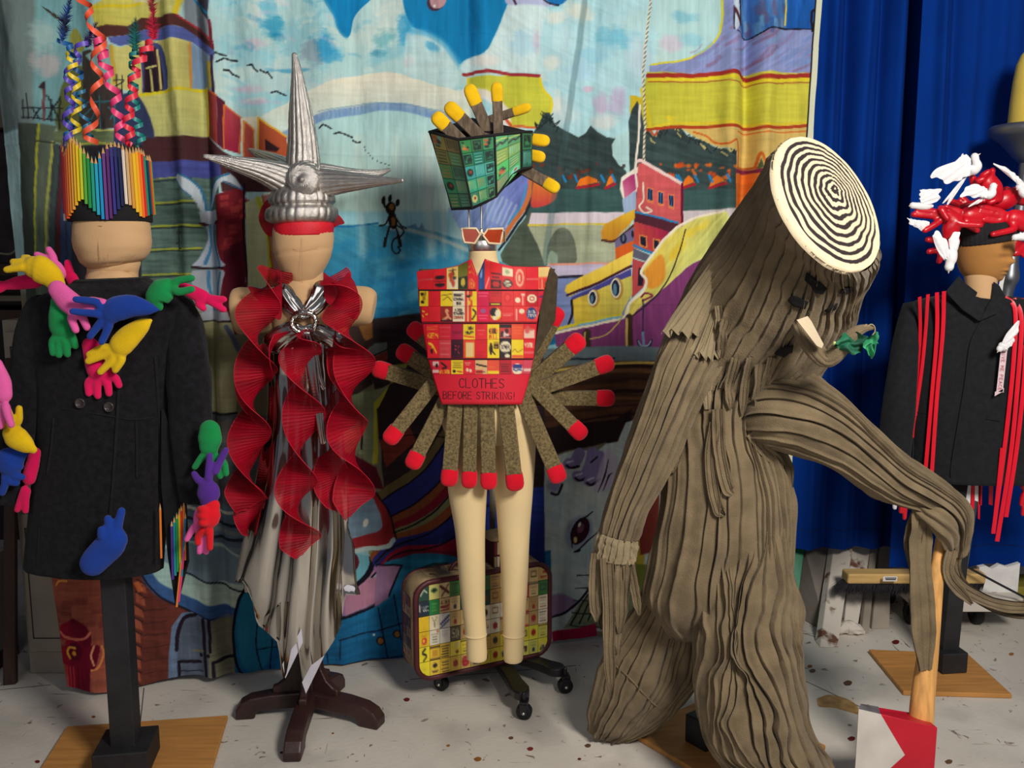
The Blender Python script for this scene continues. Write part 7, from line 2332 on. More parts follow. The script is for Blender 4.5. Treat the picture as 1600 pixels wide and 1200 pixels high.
mb.tube([W(x, y, yb - .095) for x, y in ((1348, 512), (1354, 507), (1352, 514), (1360, 507), (1366, 510), (1367, 518), (1363, 524))], .0016, 6, 40)
mb.build('twig_wire', wire, nz_o)
leafm = mat('green_cloth_leaf', (24, 112, 76), .7, 0, .3, 90, .5, 40, rgb2=(14, 70, 50))
leafm2 = mat('green_cloth_leaf_light', (50, 150, 96), .7, 0, .3, 90, .4, 60, rgb2=(30, 110, 76))
for P_, m_, dy in (([(1303, 537), (1318, 524), (1332, 519), (1350, 524), (1356, 533), (1348, 545), (1334, 553), (1318, 548), (1306, 542)], leafm, 0), ([(1366, 518), (1375, 524), (1373, 536), (1366, 538), (1366, 559), (1359, 556), (1348, 544), (1350, 536), (1358, 528)], leafm2, -.01)):
    Q = cr(np.array([W(x, y, yb - .10 + dy) for x, y in P_ + P_[:1]]), 44)[:-1]
    c_ = Q.mean(0)
    tq = np.linspace(0, 2 * math.pi, len(Q), endpoint=False)
    rg = [c_ + (Q - c_) * f * (1 + .08 * np.sin(tq * 9))[:, None] ** (f > .6) + np.stack([0 * tq, .012 * np.sin(tq * 3 + f * 5) * f, 0 * tq], 1) for f in np.linspace(.03, 1, 10)]
    mb = MB()
    mb.loft(np.array(rg), (True, False))
    solid(mb.build('leaf', m_, nz_o), .0012)
mb = MB()
mb.tube([W(1303, 537, yb - .103), W(1304, 536, yb - .105)], .004, 8)
mb.build('leaf_bud', mat('pale_bud', (196, 206, 130), .6), nz_o)

# stand under the costume
cS = FL(1120, 1150)
stand = thing('costume_stand', 'plywood board with black socket block standing beneath the tree stump costume', 'stand', cS)
c1, c2 = FL(984, 1150), FL(1094, 1216)
ev = c2 - c1
pv = np.array([-ev[1], ev[0], 0])
pv = pv / np.linalg.norm(pv) * .42
ev = ev / np.linalg.norm(ev) * .42
mb = MB()
mb.box(c1 + ev / 2 + pv / 2 + (0, 0, .0085), ev / 2, pv / 2, (0, 0, .008))
bevel(mb.build('base_board', plyw, stand, False), .002, 1)
mb = MB()
cb_ = FL(1100, 1168)
mb.box(cb_ + (0, 0, .062), ev / .42 * .042, pv / .42 * .042, (0, 0, .045))
bevel(mb.build('base_block', blackwood, stand, False), .004)
mb = MB()
mb.tube([cb_ + (0, 0, .1), W(1150, 960, Y4 + .0), W(1150, 700, Y4 + .0)], .02, 10, None, dome=False)
mb.build('post', blackwood, stand)

# ---------------------------------------------------------------- axe
ash = mat('ash_wood', (216, 160, 92), .5, 0, .1, 80, .22, 6, 0, .4, (14, 14, 1.0))
axe = thing('axe', 'prop axe with pale ash handle and red and white painted wedge head', 'axe', (W(1410, 1150, 2.27)[0], 2.27, 0))
hA = W(1443, 1160, 2.30)
mb = MB()
Q = [np.append(W(x, y, Y), r * SC(y, Y)) for x, y, r, Y in ((1438, 1160, 19, 2.295), (1441, 1100, 18.5, 2.305), (1450, 1020, 16, 2.325), (1460, 930, 12.5, 2.35), (1468, 860, 9, 2.375), (1472, 830, 7, 2.385))]
Q = cr(np.array(Q), 40)
mb.tube(Q[:, :3], Q[:, 3], 28, None, .8, dome=False)
mb.build('handle', ash, axe)
axered = mat('red_gloss_paint', (186, 14, 40), .45, 0, .08, 40, .12, 10)
axewht = mat('white_gloss_paint', (196, 190, 182), .5, 0, .1, 30, .12, 10)
axeedge = mat('scuffed_grey_paint', (98, 94, 98), .6, 0, .2, 60, .3, 30)
TLf, TRf = W(1342, 1108, 2.235), W(1465, 1137, 2.235)
TLb, TRb = W(1345, 1100, 2.262), W(1440, 1116, 2.345)
dn = lambda q: np.array([q[0], q[1], .003])
mb = MB()
v = [TLf, TRf, TRb, TLb, dn(TLf), dn(TRf), dn(TRb), dn(TLb)]
mb.add(v, [(0, 1, 2, 3), (7, 6, 5, 4), (0, 4, 5, 1), (1, 5, 6, 2), (2, 6, 7, 3), (3, 7, 4, 0)])
hd_ = fix_normals(mb.build('axe_head', axered, axe, False))
bevel(hd_, .002, 1)
fx = lambda u, z: TLf * (1 - u) + TRf * u - (0, 0, z)
w3 = lambda q, lift: np.array(q) + np.array([0, -lift, 0])
hgt = TLf[2] - .003
mb = MB()
mb.prism([w3(fx(-.005, -.0005), .0015), w3(fx(.275, -.0005), .0015), w3(fx(.61, .098), .0015), w3(fx(.275, .19), .0015), w3([fx(.275, 0)[0], fx(.275, 0)[1], .004], .0015), w3([fx(-.005, 0)[0], fx(-.005, 0)[1], .004], .0015)], (0, .002, 0))
fix_normals(mb.build('white_blade', axewht, hd_, False))
mb = MB()
q0, q1, q2, q3 = TLf, fx(.275, 0), TLb * .72 + TRb * .28, TLb
mb.prism([q + np.array([0, 0, .001]) for q in (q0, q1, q2, q3)], (0, 0, -.002))
fix_normals(mb.build('grey_top_edge', axeedge, hd_, False))
# ================================================================ figure five: black jacket with doves
Y5 = 3.02
c5 = FL(1478, 1050)
m5 = thing('mannequin', 'tan-faced mannequin on a black post and plywood board wearing the ribboned black jacket', 'mannequin', c5)
cn = [FL(1357, 1021), FL(1512, 1028), FL(1581, 1092), FL(1411, 1087)]
mb = MB()
mb.prism([q + np.array([0, 0, .017]) for q in cn], (0, 0, -.016))
bevel(fix_normals(mb.build('base_board', plyw, m5, False)), .002, 1)
mb = MB()
mb.box(c5 + (0, 0, .055), (.048, .006, 0), (-.006, .05, 0), (0, 0, .038))
bevel(mb.build('base_block', blackwood, m5, False), .004)
mb = MB()
mb.box(c5 + (.012, .01, .58), (.031, .004, 0), (-.004, .031, 0), (0.014, 0, .50))
bevel(mb.build('post', blackwood, m5, False), .003)
def face5(TH, S_):
    g = lambda t, s_, wt, ws: np.exp(-((TH - t) / wt) ** 2 - ((S_ - s_) / ws) ** 2)
    return .017 * g(.86, .52, .15, .05) + .006 * g(.86, .40, .5, .04) - .006 * g(.45, .46, .2, .04) - .006 * g(1.3, .46, .22, .04) + .008 * g(.86, .635, .26, .02) - .004 * g(.86, .66, .26, .012) + .006 * g(.86, .685, .22, .02) + .006 * g(.86, .80, .3, .06)


nylon = mat('tan_nylon_stocking', (176, 122, 62), .7, 0, .25, 500, .12, 8, .1, .3)
mb = MB()
mb.loft(pair_rings([(1506, 340, 1574, 340, Y5), (1498, 362, 1580, 360, Y5), (1496, 384, 1581, 380, Y5), (1497, 400, 1578, 398, Y5), (1500, 416, 1574, 414, Y5), (1506, 429, 1567, 430, Y5), (1517, 437, 1558, 440, Y5), (1530, 441, 1548, 443, Y5)], 140, 110, .95, face5))
mb.build('head', nylon, m5)
mb = MB()
mb.loft(pair_rings([(1508, 424, 1560, 426, Y5 + .005), (1511, 446, 1556, 448, Y5 - .025), (1512, 470, 1558, 472, Y5 - .038), (1520, 490, 1552, 492, Y5 - .045)], 36, 20, .95))
mb.build('neck', SKIN, m5)

suit = mat('black_suiting', (27, 28, 32), .85, 0, .4, 420, .2, 60, .04, .2)
jac = thing('black_jacket', 'black stand-collar jacket with scarlet ribbons pinned at each shoulder', 'jacket', W(1535, 745, Y5))
jb = [(1506, 478, 1560, 480, Y5, .85), (1494, 462, 1570, 464, Y5, .72), (1462, 463, 1596, 465, Y5, .55), (1424, 474, 1640, 474, Y5, .40), (1420, 500, 1644, 500, Y5, .42), (1424, 560, 1644, 560, Y5, .46), (1426, 640, 1648, 640, Y5, .46), (1426, 700, 1650, 700, Y5, .46), (1428, 747, 1652, 744, Y5, .48)]
jm = MB()
jm.loft(pair_rings(jb, 80, 70, .45, lambda TH, S_: .004 * fbm(TH * 3, S_ * 3, 51) + .004 * fbm(TH * 6, S_ * 8, 52)), (False, False))
solid(jm.build('jacket_body', suit, jac), .005, -1)
for prs in ([(1412, 474, 1446, 468, Y5), (1403, 500, 1440, 500, Y5 - .01), (1392, 560, 1434, 560, Y5 - .02), (1382, 620, 1430, 622, Y5 - .03), (1374, 690, 1424, 692, Y5 - .03), (1372, 764, 1418, 766, Y5 - .04)], [(1624, 468, 1656, 474, Y5), (1632, 500, 1668, 500, Y5 - .01), (1640, 600, 1684, 600, Y5 - .03), (1650, 764, 1694, 764, Y5 - .04)]):
    mb = MB()
    mb.loft(pair_rings(prs, 40, 40, .85, lambda TH, S_: .004 * fbm(TH * 2, S_ * 6, 55)))
    mb.build('sleeve', suit, jac)
jbv = bvh_of(jm)


def onj(P_, lift=.006):
    return [hit(jbv, x, y, lift, Y5 - .1) for x, y in P_]


# collar and lapels
for P_, dy in (([(1499, 431), (1507, 441), (1528, 457), (1523, 468), (1536, 474), (1539, 484), (1530, 502), (1504, 484), (1478, 456)], .0), ([(1553, 440), (1550, 466), (1540, 484), (1530, 502), (1558, 490), (1572, 464), (1562, 446)], .004)):
    q0 = Y5 - .085 + dy
    mb = MB()
    mb.prism([W(x, y, q0 - .0006 * (y - 440)) for x, y in P_], (0, .006, 0))
    bevel(fix_normals(mb.build('collar', suit, jac, False)), .002, 1)
edge_m = mat('suiting_edge', (16, 17, 19), .85, 0, .3, 300)
for P_, r, nm in (([(1545, 486), (1530, 508), (1516, 540), (1508, 600), (1498, 660), (1488, 720), (1486, 744)], .004, 'front_edge'), ([(1542, 654), (1562, 657)], .003, 'pocket'), ([(1431, 644), (1449, 646)], .002, 'pocket'), ([(1427, 500), (1429, 600), (1427, 690), (1425, 744)], .003, 'side_seam')):
    mb = MB()
    mb.tube(onj(P_, .002), r, 6, 30)
    mb.build(nm, edge_m, jac)
satin = mat('scarlet_satin', (218, 12, 40), .4, 0, .05, 100, .08, 10, 0, .5)
for P_, hw in (([(1437, 464), (1438, 520), (1436, 600), (1426, 684)], 2.7), ([(1450, 460), (1446, 520), (1440, 580), (1430, 650)], 2.7), ([(1464, 457), (1464, 520), (1456, 620), (1446, 736)], 3.1), ([(1475, 455), (1473, 520), (1464, 620), (1456, 738)], 3.1), ([(1570, 464), (1586, 484), (1584, 560), (1572, 680), (1552, 832)], 3.3), ([(1584, 466), (1596, 500), (1590, 600), (1578, 720), (1558, 846)], 3.4), ([(1598, 466), (1602, 560), (1590, 690), (1572, 808)], 3.3), ([(1566, 700), (1558, 780), (1552, 834)], 3)):
    Q = []
    for x, y in P_:
        h = hit(jbv, x, min(y, 742), .008, Y5 - .1)
        Q.append(np.array(W(x, y, h[1])))
    Q = cr(np.array(Q), 50)
    T = norm(np.gradient(Q, axis=0))
    H = norm(np.cross(T, (0, -1, 0))) * hw * SC(500, Y5)
    mb = MB()
    ribbon(mb, Q, H, 3, .001)
    solid(mb.build('shoulder_ribbon', satin, jac), .0008)
palerib = attr_mat('printed_ribbon', .5, .05, 200, .05, 30)
# printed ribbon under the dove on the chest
u = np.linspace(0, 1, 11)
v = np.linspace(0, 1, 90)
U_, V_ = np.meshgrid(u, v)
q = Paint(U_ * 10, V_ * 90, (226, 200, 206))
for st in letters("GIVE ME PEACE", 4, 0, 4.2, 5, .5):
    q.stroke([(2.4 + b, a) for a, b in st], .9, (150, 60, 70), soft=.8, smooth=False)
G_ = np.zeros((90, 11, 3))
for j in range(90):
    for i in range(11):
        x = 1569 - 8 * v[j] + (u[i] - .5) * 10 + (4 * (v[j] > .9) * (u[i] - .5))
        y = 545 + 74 * v[j] - (8 * u[i] if v[j] > .93 else 0)
        G_[j, i] = W(x, y, Y5 - .135)
mb = MB()
mb.grid(G_, False, 0, lin(q.c).reshape(-1, 3))
solid(mb.build('printed_ribbon', palerib, jac), .0008)
# trousers and streamers below the hem
mb = MB()
mb.prism([W(x, y, Y5 - .05) for x, y in ((1478, 738), (1515, 740), (1508, 790), (1498, 792), (1480, 760))], (0, .02, 0))
fix_normals(mb.build('trouser_tab', edge_m, jac, False))
whitecl = mat('white_feather_cloth', (226, 224, 222), .9, 0, .3, 120, .08, 20)
for x0, x1, yb, m_ in ((1510, 1518, 788, whitecl), (1524, 1531, 784, whitecl), (1518, 1524, 796, satin), (1531, 1536, 790, satin), (1505, 1511, 792, satin), (1529, 1533, 812, satin), (1546, 1553, 790, satin)):
    mb = MB()
    mb.prism([W(x, y, Y5 - .03) for x, y in ((x0, 735), (x1, 735), (x1 - 2, yb), (x0 - 1, yb - 2))], (0, .002, 0))
    fix_normals(mb.build('hem_strip', m_, jac, False))
WG = mat('white_glove_cotton', (226, 220, 224), .9, 0, .2, 300, .05, 20)
leather_r = mat('red_glove_leather', (202, 10, 32), .32, 0, .25, 60, .15, 14, 0, .55)
glove('glove', WG, [(1392, 745, 12), (1396, 758, 14)], [[(1388, 770), (1387, 786)], [(1398, 775), (1398, 796)], [(1410, 770), (1412, 788)]], Y5 - .06, jac, 4.2)
glove('glove', leather_r, [(1412, 752, 10), (1412, 770, 11)], [[(1408, 785), (1407, 802)], [(1415, 785), (1413, 812)]], Y5 - .02, jac, 4)
glove('glove', leather_r, [(1606, 740, 10), (1604, 762, 11)], [[(1598, 776), (1595, 790)], [(1600, 785), (1598, 806)], [(1608, 785), (1607, 808)]], Y5 - .06, jac, 4)


# ---------------------------------------------------------------- doves
dovew = mat('white_dove_feathers', (236, 234, 236), .85, 0, .35, 140, .05, 60, .1, .2)
beakm = mat('dove_beak', (226, 200, 186), .5)
eyem = mat('dove_eye', (30, 20, 20), .3)


def feathered(P_, Y, parent, name, n=9, th=.0022, root=None, dy=0.0):
    """a wing or tail: an outline split into overlapping feathers fanned from its root edge"""
    Q = np.array([W(x, y, Y) for x, y in P_])
    c_ = np.array(W(root[0], root[1], Y)) if root else Q[0]
    s = SC(P_[0][1], Y)
    P2 = cr(np.vstack([Q, Q[:1]]), 141)[:-1]
    ctr_ = P2.mean(0)
    rg = []
    t = np.linspace(0, 1, len(P2))
    for f in np.linspace(.04, 1, 8):
        r = ctr_ + (P2 - ctr_) * f
        d = np.linalg.norm(r - c_, axis=1) / s
        an = np.arctan2(r[:, 2] - c_[2], r[:, 0] - c_[0])
        if f > .8:
            r = r + (r - ctr_) * (.07 * np.sin(an * 26) * (d > 14))[:, None]
        r = r + np.stack([0 * t, -.004 * (1 - f ** 2) + .0016 * np.cos(an * 26) * np.clip(d / 14, 0, 1) + dy * d / 40, 0 * t], 1)
        rg.append(r)
    mb = MB()
    mb.loft(np.array(rg), (True, False))
    o = mb.build(name, dovew, parent)
    solid(o, th, 1)
    return o


def dove(parent, body, head, beak, Y, wings=(), tail=None, r=8, hr=5.5):
    """body: (x, y) start and end, head centre, beak tip at photo positions"""
    s = SC(body[0][1], Y)
    A_, B_ = np.array(W(*body[0], Y)), np.array(W(*body[1], Y - .006))
    mb = MB()
    H_ = np.array(W(*head, Y - .008))
    mb.tube([A_, A_ * .6 + B_ * .4, B_, B_ * .45 + H_ * .55, H_], [r * .45 * s, r * s, r * .98 * s, hr * 1.0 * s, hr * s], 18, 30, .9)
    o = mb.build('dove', dovew, parent)
    k = np.array(W(*beak, Y - .012))
    mb = MB()
    d = norm(k - H_)
    mb.tube([H_ + d * hr * s * .7, k], [hr * .3 * s, hr * .06 * s], 8)
    mb.build('beak', beakm, o)
    mb = MB()
    e = H_ + np.array([0, -hr * s * .86, hr * s * .25]) + d * hr * s * .25
    mb.tube([e, e + (0, -.0006, 0)], .0017, 8)
    mb.build('eye', eyem, o)
    for w in wings:
        feathered(w, Y - .012 - .0, o, 'wing', root=head)
    if tail:
        feathered(tail, Y + .004, o, 'tail', th=.002, root=body[0])
    return o


feathers5 = dove(jac, ((1572, 546), (1566, 540)), (1562, 545), (1558, 551), Y5 - .15, [[(1566, 536), (1574, 520), (1588, 503), (1592, 506), (1589, 520), (1582, 528), (1584, 534), (1572, 546)]], None, 6, 5)

# ---------------------------------------------------------------- hat of red gloves and doves
gh = thing('glove_hat', 'black knit cap piled with red leather gloves and little white doves', 'hat', W(1540, 370, Y5))
mb = MB()
mb.loft(pair_rings([(1496, 386, 1584, 372, Y5), (1495, 372, 1586, 358, Y5), (1499, 350, 1580, 342, Y5), (1510, 332, 1566, 328, Y5), (1528, 324, 1552, 322, Y5)], 120, 24, 1.0, lambda TH, S_: .0012 * np.cos(TH * 40)))
mb.build('knit_cap', mat('black_knit', (30, 29, 32), .95, 0, .6, 300, .2, 40), gh)
LG = dict(r=5.6, flat=.75, voxel=.004)
YH5 = Y5 - .10
glove('glove', leather_r, [(1476, 374, 3), (1482, 362, 12), (1490, 348, 15), (1478, 336, 13)], [[(1466, 332), (1430, 327)], [(1464, 338), (1424, 335)], [(1462, 350, -.01), (1442, 362, -.015)], [(1502, 350, -.02), (1536, 352, -.03)], [(1470, 326, -.02), (1482, 345, -.03)]], YH5, gh, **LG)
glove('glove', leather_r, [(1622, 352, 14), (1600, 346, 16), (1578, 340, 15)], [[(1560, 330), (1529, 322)], [(1556, 336), (1526, 331)], [(1556, 346), (1532, 342)], [(1584, 358, -.02), (1548, 367, -.025)]], YH5 + .02, gh, **LG)
glove('glove', leather_r, [(1560, 312, 10), (1552, 296, 15), (1540, 280, 15)], [[(1522, 288), (1517, 266)], [(1534, 276, -.02), (1548, 266, -.025)], [(1548, 276, -.01), (1552, 262, -.01)], [(1526, 284, -.025), (1540, 278, -.035)]], YH5 + .05, gh, **LG)
glove('glove', leather_r, [(1590, 302, 13), (1572, 312, 16), (1556, 318, 14)], [[(1540, 312), (1498, 325)], [(1544, 318, -.02), (1558, 312, -.03)], [(1545, 326), (1520, 334)]], YH5 + .07, gh, **LG)
glove('glove', leather_r, [(1494, 372, 10), (1480, 384, 13)], [[(1464, 376), (1446, 374)], [(1466, 390), (1448, 394)], [(1472, 394, -.01), (1466, 412, -.01)]], Y5 - .02, gh, **LG)
glove('glove', leather_r, [(1604, 312, 12), (1592, 306, 14), (1580, 304, 12)], [[(1572, 296), (1566, 304)], [(1600, 296), (1612, 288)]], YH5 + .10, gh, **LG)
glove('glove', leather_r, [(1576, 372, 8), (1588, 382, 12)], [[(1592, 394), (1582, 398)], [(1598, 392), (1600, 402)], [(1606, 384), (1616, 390)]], Y5 + .0, gh, **LG)
glove('glove', leather_r, [(1556, 344, 10), (1532, 338, 15), (1508, 336, 15)], [[(1492, 328), (1474, 322)], [(1490, 336), (1468, 334)], [(1510, 350, -.01), (1530, 362, -.015)]], YH5 + .035, gh, **LG)
glove('glove', leather_r, [(1540, 326, 12), (1520, 328, 15), (1506, 326, 13)], [[(1494, 318), (1480, 312)], [(1508, 314), (1500, 308)]], YH5 + .10, gh, **LG)
YD = YH5 - .03
dove(gh, ((1514, 272), (1526, 260)), (1523, 245), (1532, 240), YD + .05, [[(1517, 248), (1507, 240), (1492, 252), (1466, 263), (1452, 275), (1455, 279), (1467, 277), (1477, 286), (1494, 283), (1511, 275), (1517, 264)]], [(1514, 272), (1500, 284), (1473, 316), (1477, 316), (1484, 306), (1480, 319), (1486, 314), (1506, 284)], 8, 6)
dove(gh, ((1538, 308), (1549, 302)), (1552, 291), (1559, 289), YD, [[(1543, 295), (1528, 288), (1515, 289), (1504, 300), (1502, 308), (1512, 306), (1522, 309), (1532, 308), (1542, 308)]], [(1538, 308), (1528, 312), (1514, 322), (1518, 322), (1534, 315)], 7, 5.5)
dove(gh, ((1456, 322), (1438, 322)), (1426, 321), (1420, 322), YD + .03, [[(1437, 297), (1452, 296), (1470, 296), (1466, 304), (1468, 310), (1462, 316), (1440, 318)], [(1418, 341), (1430, 344), (1452, 347), (1448, 356), (1441, 360), (1430, 354), (1422, 350)]], None, 6, 5)
dove(gh, ((1486, 386), (1486, 404)), (1483, 417), (1482, 427), YD - .02, [[(1456, 367), (1466, 361), (1472, 370), (1478, 376), (1482, 390), (1480, 402), (1472, 404), (1462, 384)], [(1482, 374), (1490, 364), (1499, 362), (1497, 372), (1498, 380), (1494, 396), (1486, 400)]], None, 9, 7)
dove(gh, ((1604, 306), (1598, 300)), (1592, 292), (1588, 297), YD + .06, [[(1553, 256), (1562, 258), (1580, 268), (1596, 282), (1604, 292), (1598, 296), (1584, 282), (1566, 266)]], None, 7, 5)
dove(gh, ((1606, 370), (1594, 370)), (1586, 371), (1581, 375), YD - .01, [[(1592, 364), (1606, 364), (1618, 370), (1604, 380)]], None, 6, 5)
mb = MB()
Q = cr(np.array([W(x, y, Y5 + .03) for x, y in ((1570, 395), (1569, 420), (1564, 446), (1562, 464))]), 20)
T = norm(np.gradient(Q, axis=0))
ribbon(mb, Q, norm(np.cross(T, (0, -1, 0))) * 3.4 * SC(430, Y5), 3)
solid(mb.build('white_ribbon', whitecl, gh), .0008)

# ---------------------------------------------------------------- giant candlestick prop
Y6 = 3.27
cnd = thing('candlestick', 'oversized silver candlestick holding a thick yellow candle in front of the blue curtain', 'candlestick', (W(1486, 1000, 3.16)[0], 3.16, 0))
pewter = mat('pewter_paint', (130, 132, 138), .42, .85, .05, 40, .15, 8)
wax = mat('yellow_wax_foam', (226, 196, 84), .7, 0, .15, 60, .1, 5, .1, .3)
cx0 = W(1612, 240, Y6)[0]
s6 = SC(200, Y6)


def turned(pts, m, name):
    """pts: (radius px, photo y)"""
    mb = MB()
    rings = []
    for r, y in pts:
        z = W(1612, y, Y6)[2]
        rings.append([(cx0 + r * s6 * math.cos(t), Y6 + r * s6 * math.sin(t), z) for t in th])
    mb.loft(rings)
    return mb.build(name, m, cnd)


turned([(37, 197), (37, 190), (36, 160), (34, 125), (31, 100), (26, 85), (18, 75), (8, 70), (2, 69)], wax, 'candle')
turned([(10, 262), (26, 246), (34, 236), (44, 224), (58, 214), (64, 208), (64, 200), (60, 196), (50, 198), (20, 199)], pewter, 'drip_pan')
top_, bot_ = np.array(W(1608, 236, Y6)), np.array([W(1486, 1000, 3.26)[0], 3.26, .001])
ax_ = bot_ - top_
prof = [(0, .022), (.02, .026), (.05, .024), (.12, .022), (.20, .022), (.24, .034), (.27, .022), (.40, .018), (.55, .016), (.9, .014), (.97, .016), (1, .02)]
mb = MB()
mb.tube([top_ + ax_ * t for t, r in prof], [r for t, r in prof], 28, 70, dome=False)
mb.build('stem', pewter, cnd)

# ---------------------------------------------------------------- blue curtains
blue = mat('royal_blue_cloth', (5, 50, 132), .95, 0, .3, 320, .12, 4, 0, .08)


def curtain(name, label, Xa, Xb, Ya, Yb, zhem, folds, seed):
    n, m = 170, 90
    u = np.linspace(0, 1, n)
    v = np.linspace(0, 1, m)
    U_, V_ = np.meshgrid(u, v)
    X = Xa + (Xb - Xa) * U_
    Yq = Ya + (Yb - Ya) * U_
    lean = .02 * (V_ - .5)
    d = 0
    for k, (f, a, w) in enumerate(folds):
        d = d - a * np.exp(-((U_ + lean - f + .012 * vnoise(V_ * 3 + k, V_ * 0 + 1, seed)) / w) ** 2) * (.45 + .55 * V_)
    d = d - .022 * fbm(U_ * 6, V_ * 1.6, seed) - .0025 * fbm(U_ * 24, V_ * 10, seed + 1)
    Z = (zhem + .008 * vnoise(U_ * 6, U_ * 0, seed))[:, :] * (1 - V_) + 2.72 * V_
    mb = MB()
    mb.grid(np.stack([X, Yq + d, Z], -1))
    o = mb.build(name, blue, None)
    solid(o, .002)
    mb = MB()
    mb.tube(np.stack([X[3], (Yq + d)[3] - .0015, Z[3]], 1)[::3], .0014, 5, None, dome=False)
    mb.build('hem_stitch', mat('dark_blue_thread', (8, 30, 84), .9), o)
    return tag(o, label, 'curtain', 'blue cloths behind the figures')


XaL = W(1212, 500, 3.60)[0]
XbL = W(1440, 500, 3.60)[0]
curtain('curtain', 'royal blue curtain panel hanging directly beside the painted backdrop', XaL, XbL, 3.60, 3.62, .285, [(.30, .05, .04), (.42, -.06, .035), (.52, .05, .05), (.64, -.05, .03), (.74, .05, .05), (.86, -.06, .04), (.95, .04, .03)], 61)
XaR = W(1408, 500, 3.50)[0]
XbR = W(1760, 500, 3.50)[0]
curtain('curtain', 'royal blue curtain panel hanging behind the black jacket and candlestick', XaR, XbR, 3.49, 3.53, .247, [(.1, .04, .02), (.17, -.03, .02), (.24, .02, .03), (.36, .03, .04), (.5, -.03, .05), (.62, .04, .03), (.8, -.04, .04)], 67)

# ---------------------------------------------------------------- clutter below the curtains
chip = mat('chipped_white_paint', (206, 198, 186), .7, 0, .4, 50, .12, 10)
nt = chip.node_tree
rp = [q_ for q_ in nt.nodes if q_.type == 'VALTORGB'][0]
rp.color_ramp.elements[0].position = .36
rp.color_ramp.elements[1].position = .42
rp.color_ramp.elements[0].color = (*lin((104, 68, 48)), 1)
rp.color_ramp.elements[1].color = (*lin((206, 198, 186)), 1)
grnp = mat('green_gloss_paint', (12, 120, 82), .4, 0, .1, 40, .12, 8)
greyp = mat('grey_board_paint', (120, 112, 104), .8, 0, .3, 50, .2, 6)
taup = mat('taupe_board', (150, 140, 126), .8, 0, .3, 50, .2, 6)


def leaning(name, label, cat, m, quad, Yb, Yt, th_, kind=None):
    """a board seen as quad (bl, br, tr, tl) standing at depth Yb on the floor and Yt at its top"""
    bl, br, tr, tl = quad
    fb = [FL(*bl), FL(*br)]
    P_ = [fb[0], fb[1], np.array(W(*tr, Yt)), np.array(W(*tl, Yt))]
    P_[0][2] = P_[1][2] = .001
    mb = MB()
    mb.prism(P_, (0, th_, 0))
    o = fix_normals(mb.build(name, m, None, False))
    bevel(o, .003, 2)
    return tag(o, label, cat)


leaning('green_board', 'glossy green board standing below the curtain next to the stump costume', 'board', grnp, ((1216, 966), (1243, 970), (1262, 820), (1216, 820)), 3.5, 3.72, .05)
leaning('grey_panel', 'dim grey panel leaning behind the chipped white post', 'panel', greyp, ((1243, 962), (1292, 990), (1330, 846), (1252, 840)), 3.5, 3.75, .02)
leaning('timber_post', 'square post with flaking white paint leaning under the curtain', 'post', chip, ((1281, 1012), (1309, 1012), (1334, 846), (1304, 846)), 3.29, 3.70, .06)
leaning('timber_board', 'white flaking board standing right behind the chipped post', 'board', chip, ((1318, 984), (1340, 984), (1362, 846), (1332, 846)), 3.45, 3.72, .03)
leaning('timber_board', 'narrow taupe board standing between two white boards', 'board', taup, ((1346, 990), (1358, 990), (1372, 846), (1362, 846)), 3.45, 3.72, .03)
leaning('timber_board', 'wide taupe board with a moulded foot left of the trolley', 'board', taup, ((1362, 984), (1390, 982), (1394, 846), (1376, 846)), 3.45, 3.72, .03)
# crumpled white sacking
mb = MB()
q0 = FL(1328, 992)
mb.tube([q0 + (-.04, 0, .02), q0 + (-.01, .01, .03), q0 + (.03, .0, .022), q0 + (.05, 0, .012)], [.018, .028, .02, .010], 40, 30, 1, relief=lambda TH, S_: 1 + .3 * fbm(TH * 2, S_ * 6, 3))
o = mb.build('rag', chip, None)
tag(o, 'crumpled whitish rag lying at the foot of the boards', 'rag')

trol = thing('trolley', 'low white wooden trolley on black casters beneath the blue curtain', 'trolley', (W(1480, 950, 3.62)[0], 3.62, 0))
xa, xb = W(1404, 940, 3.55)[0], W(1560, 940, 3.55)[0]
mb = MB()
mb.bbox(xa, xb, 3.37, 3.80, .105, .160)
bevel(mb.build('deck', chip, trol, False), .004)
for x, y in ((1422, 968), (1524, 968)):
    for dy in (0, .22):
        f = FL(x, y + 6) + np.array([0, dy, 0])
        wc = f + (0, 0, .042)
        mb = MB()
        mb.loft([[wc + np.array([o_, r * math.cos(t), r * math.sin(t)]) for t in th] for r, o_ in ((.02, -.018), (.036, -.018), (.042, -.012), (.042, .012), (.036, .018), (.02, .018))])
        w_ = fix_normals(mb.build('caster', rubber, trol))
        mb = MB()
        mb.box(wc + (0, 0, .052), (.026, 0, 0), (0, .022, 0), (0, 0, .008))
        mb.box(wc + (.023, 0, .024), (.002, 0, 0), (0, .014, 0), (0, 0, .028))
        mb.box(wc + (-.023, 0, .024), (.002, 0, 0), (0, .014, 0), (0, 0, .028))
        mb.build('fork', blackmetal, w_, False)

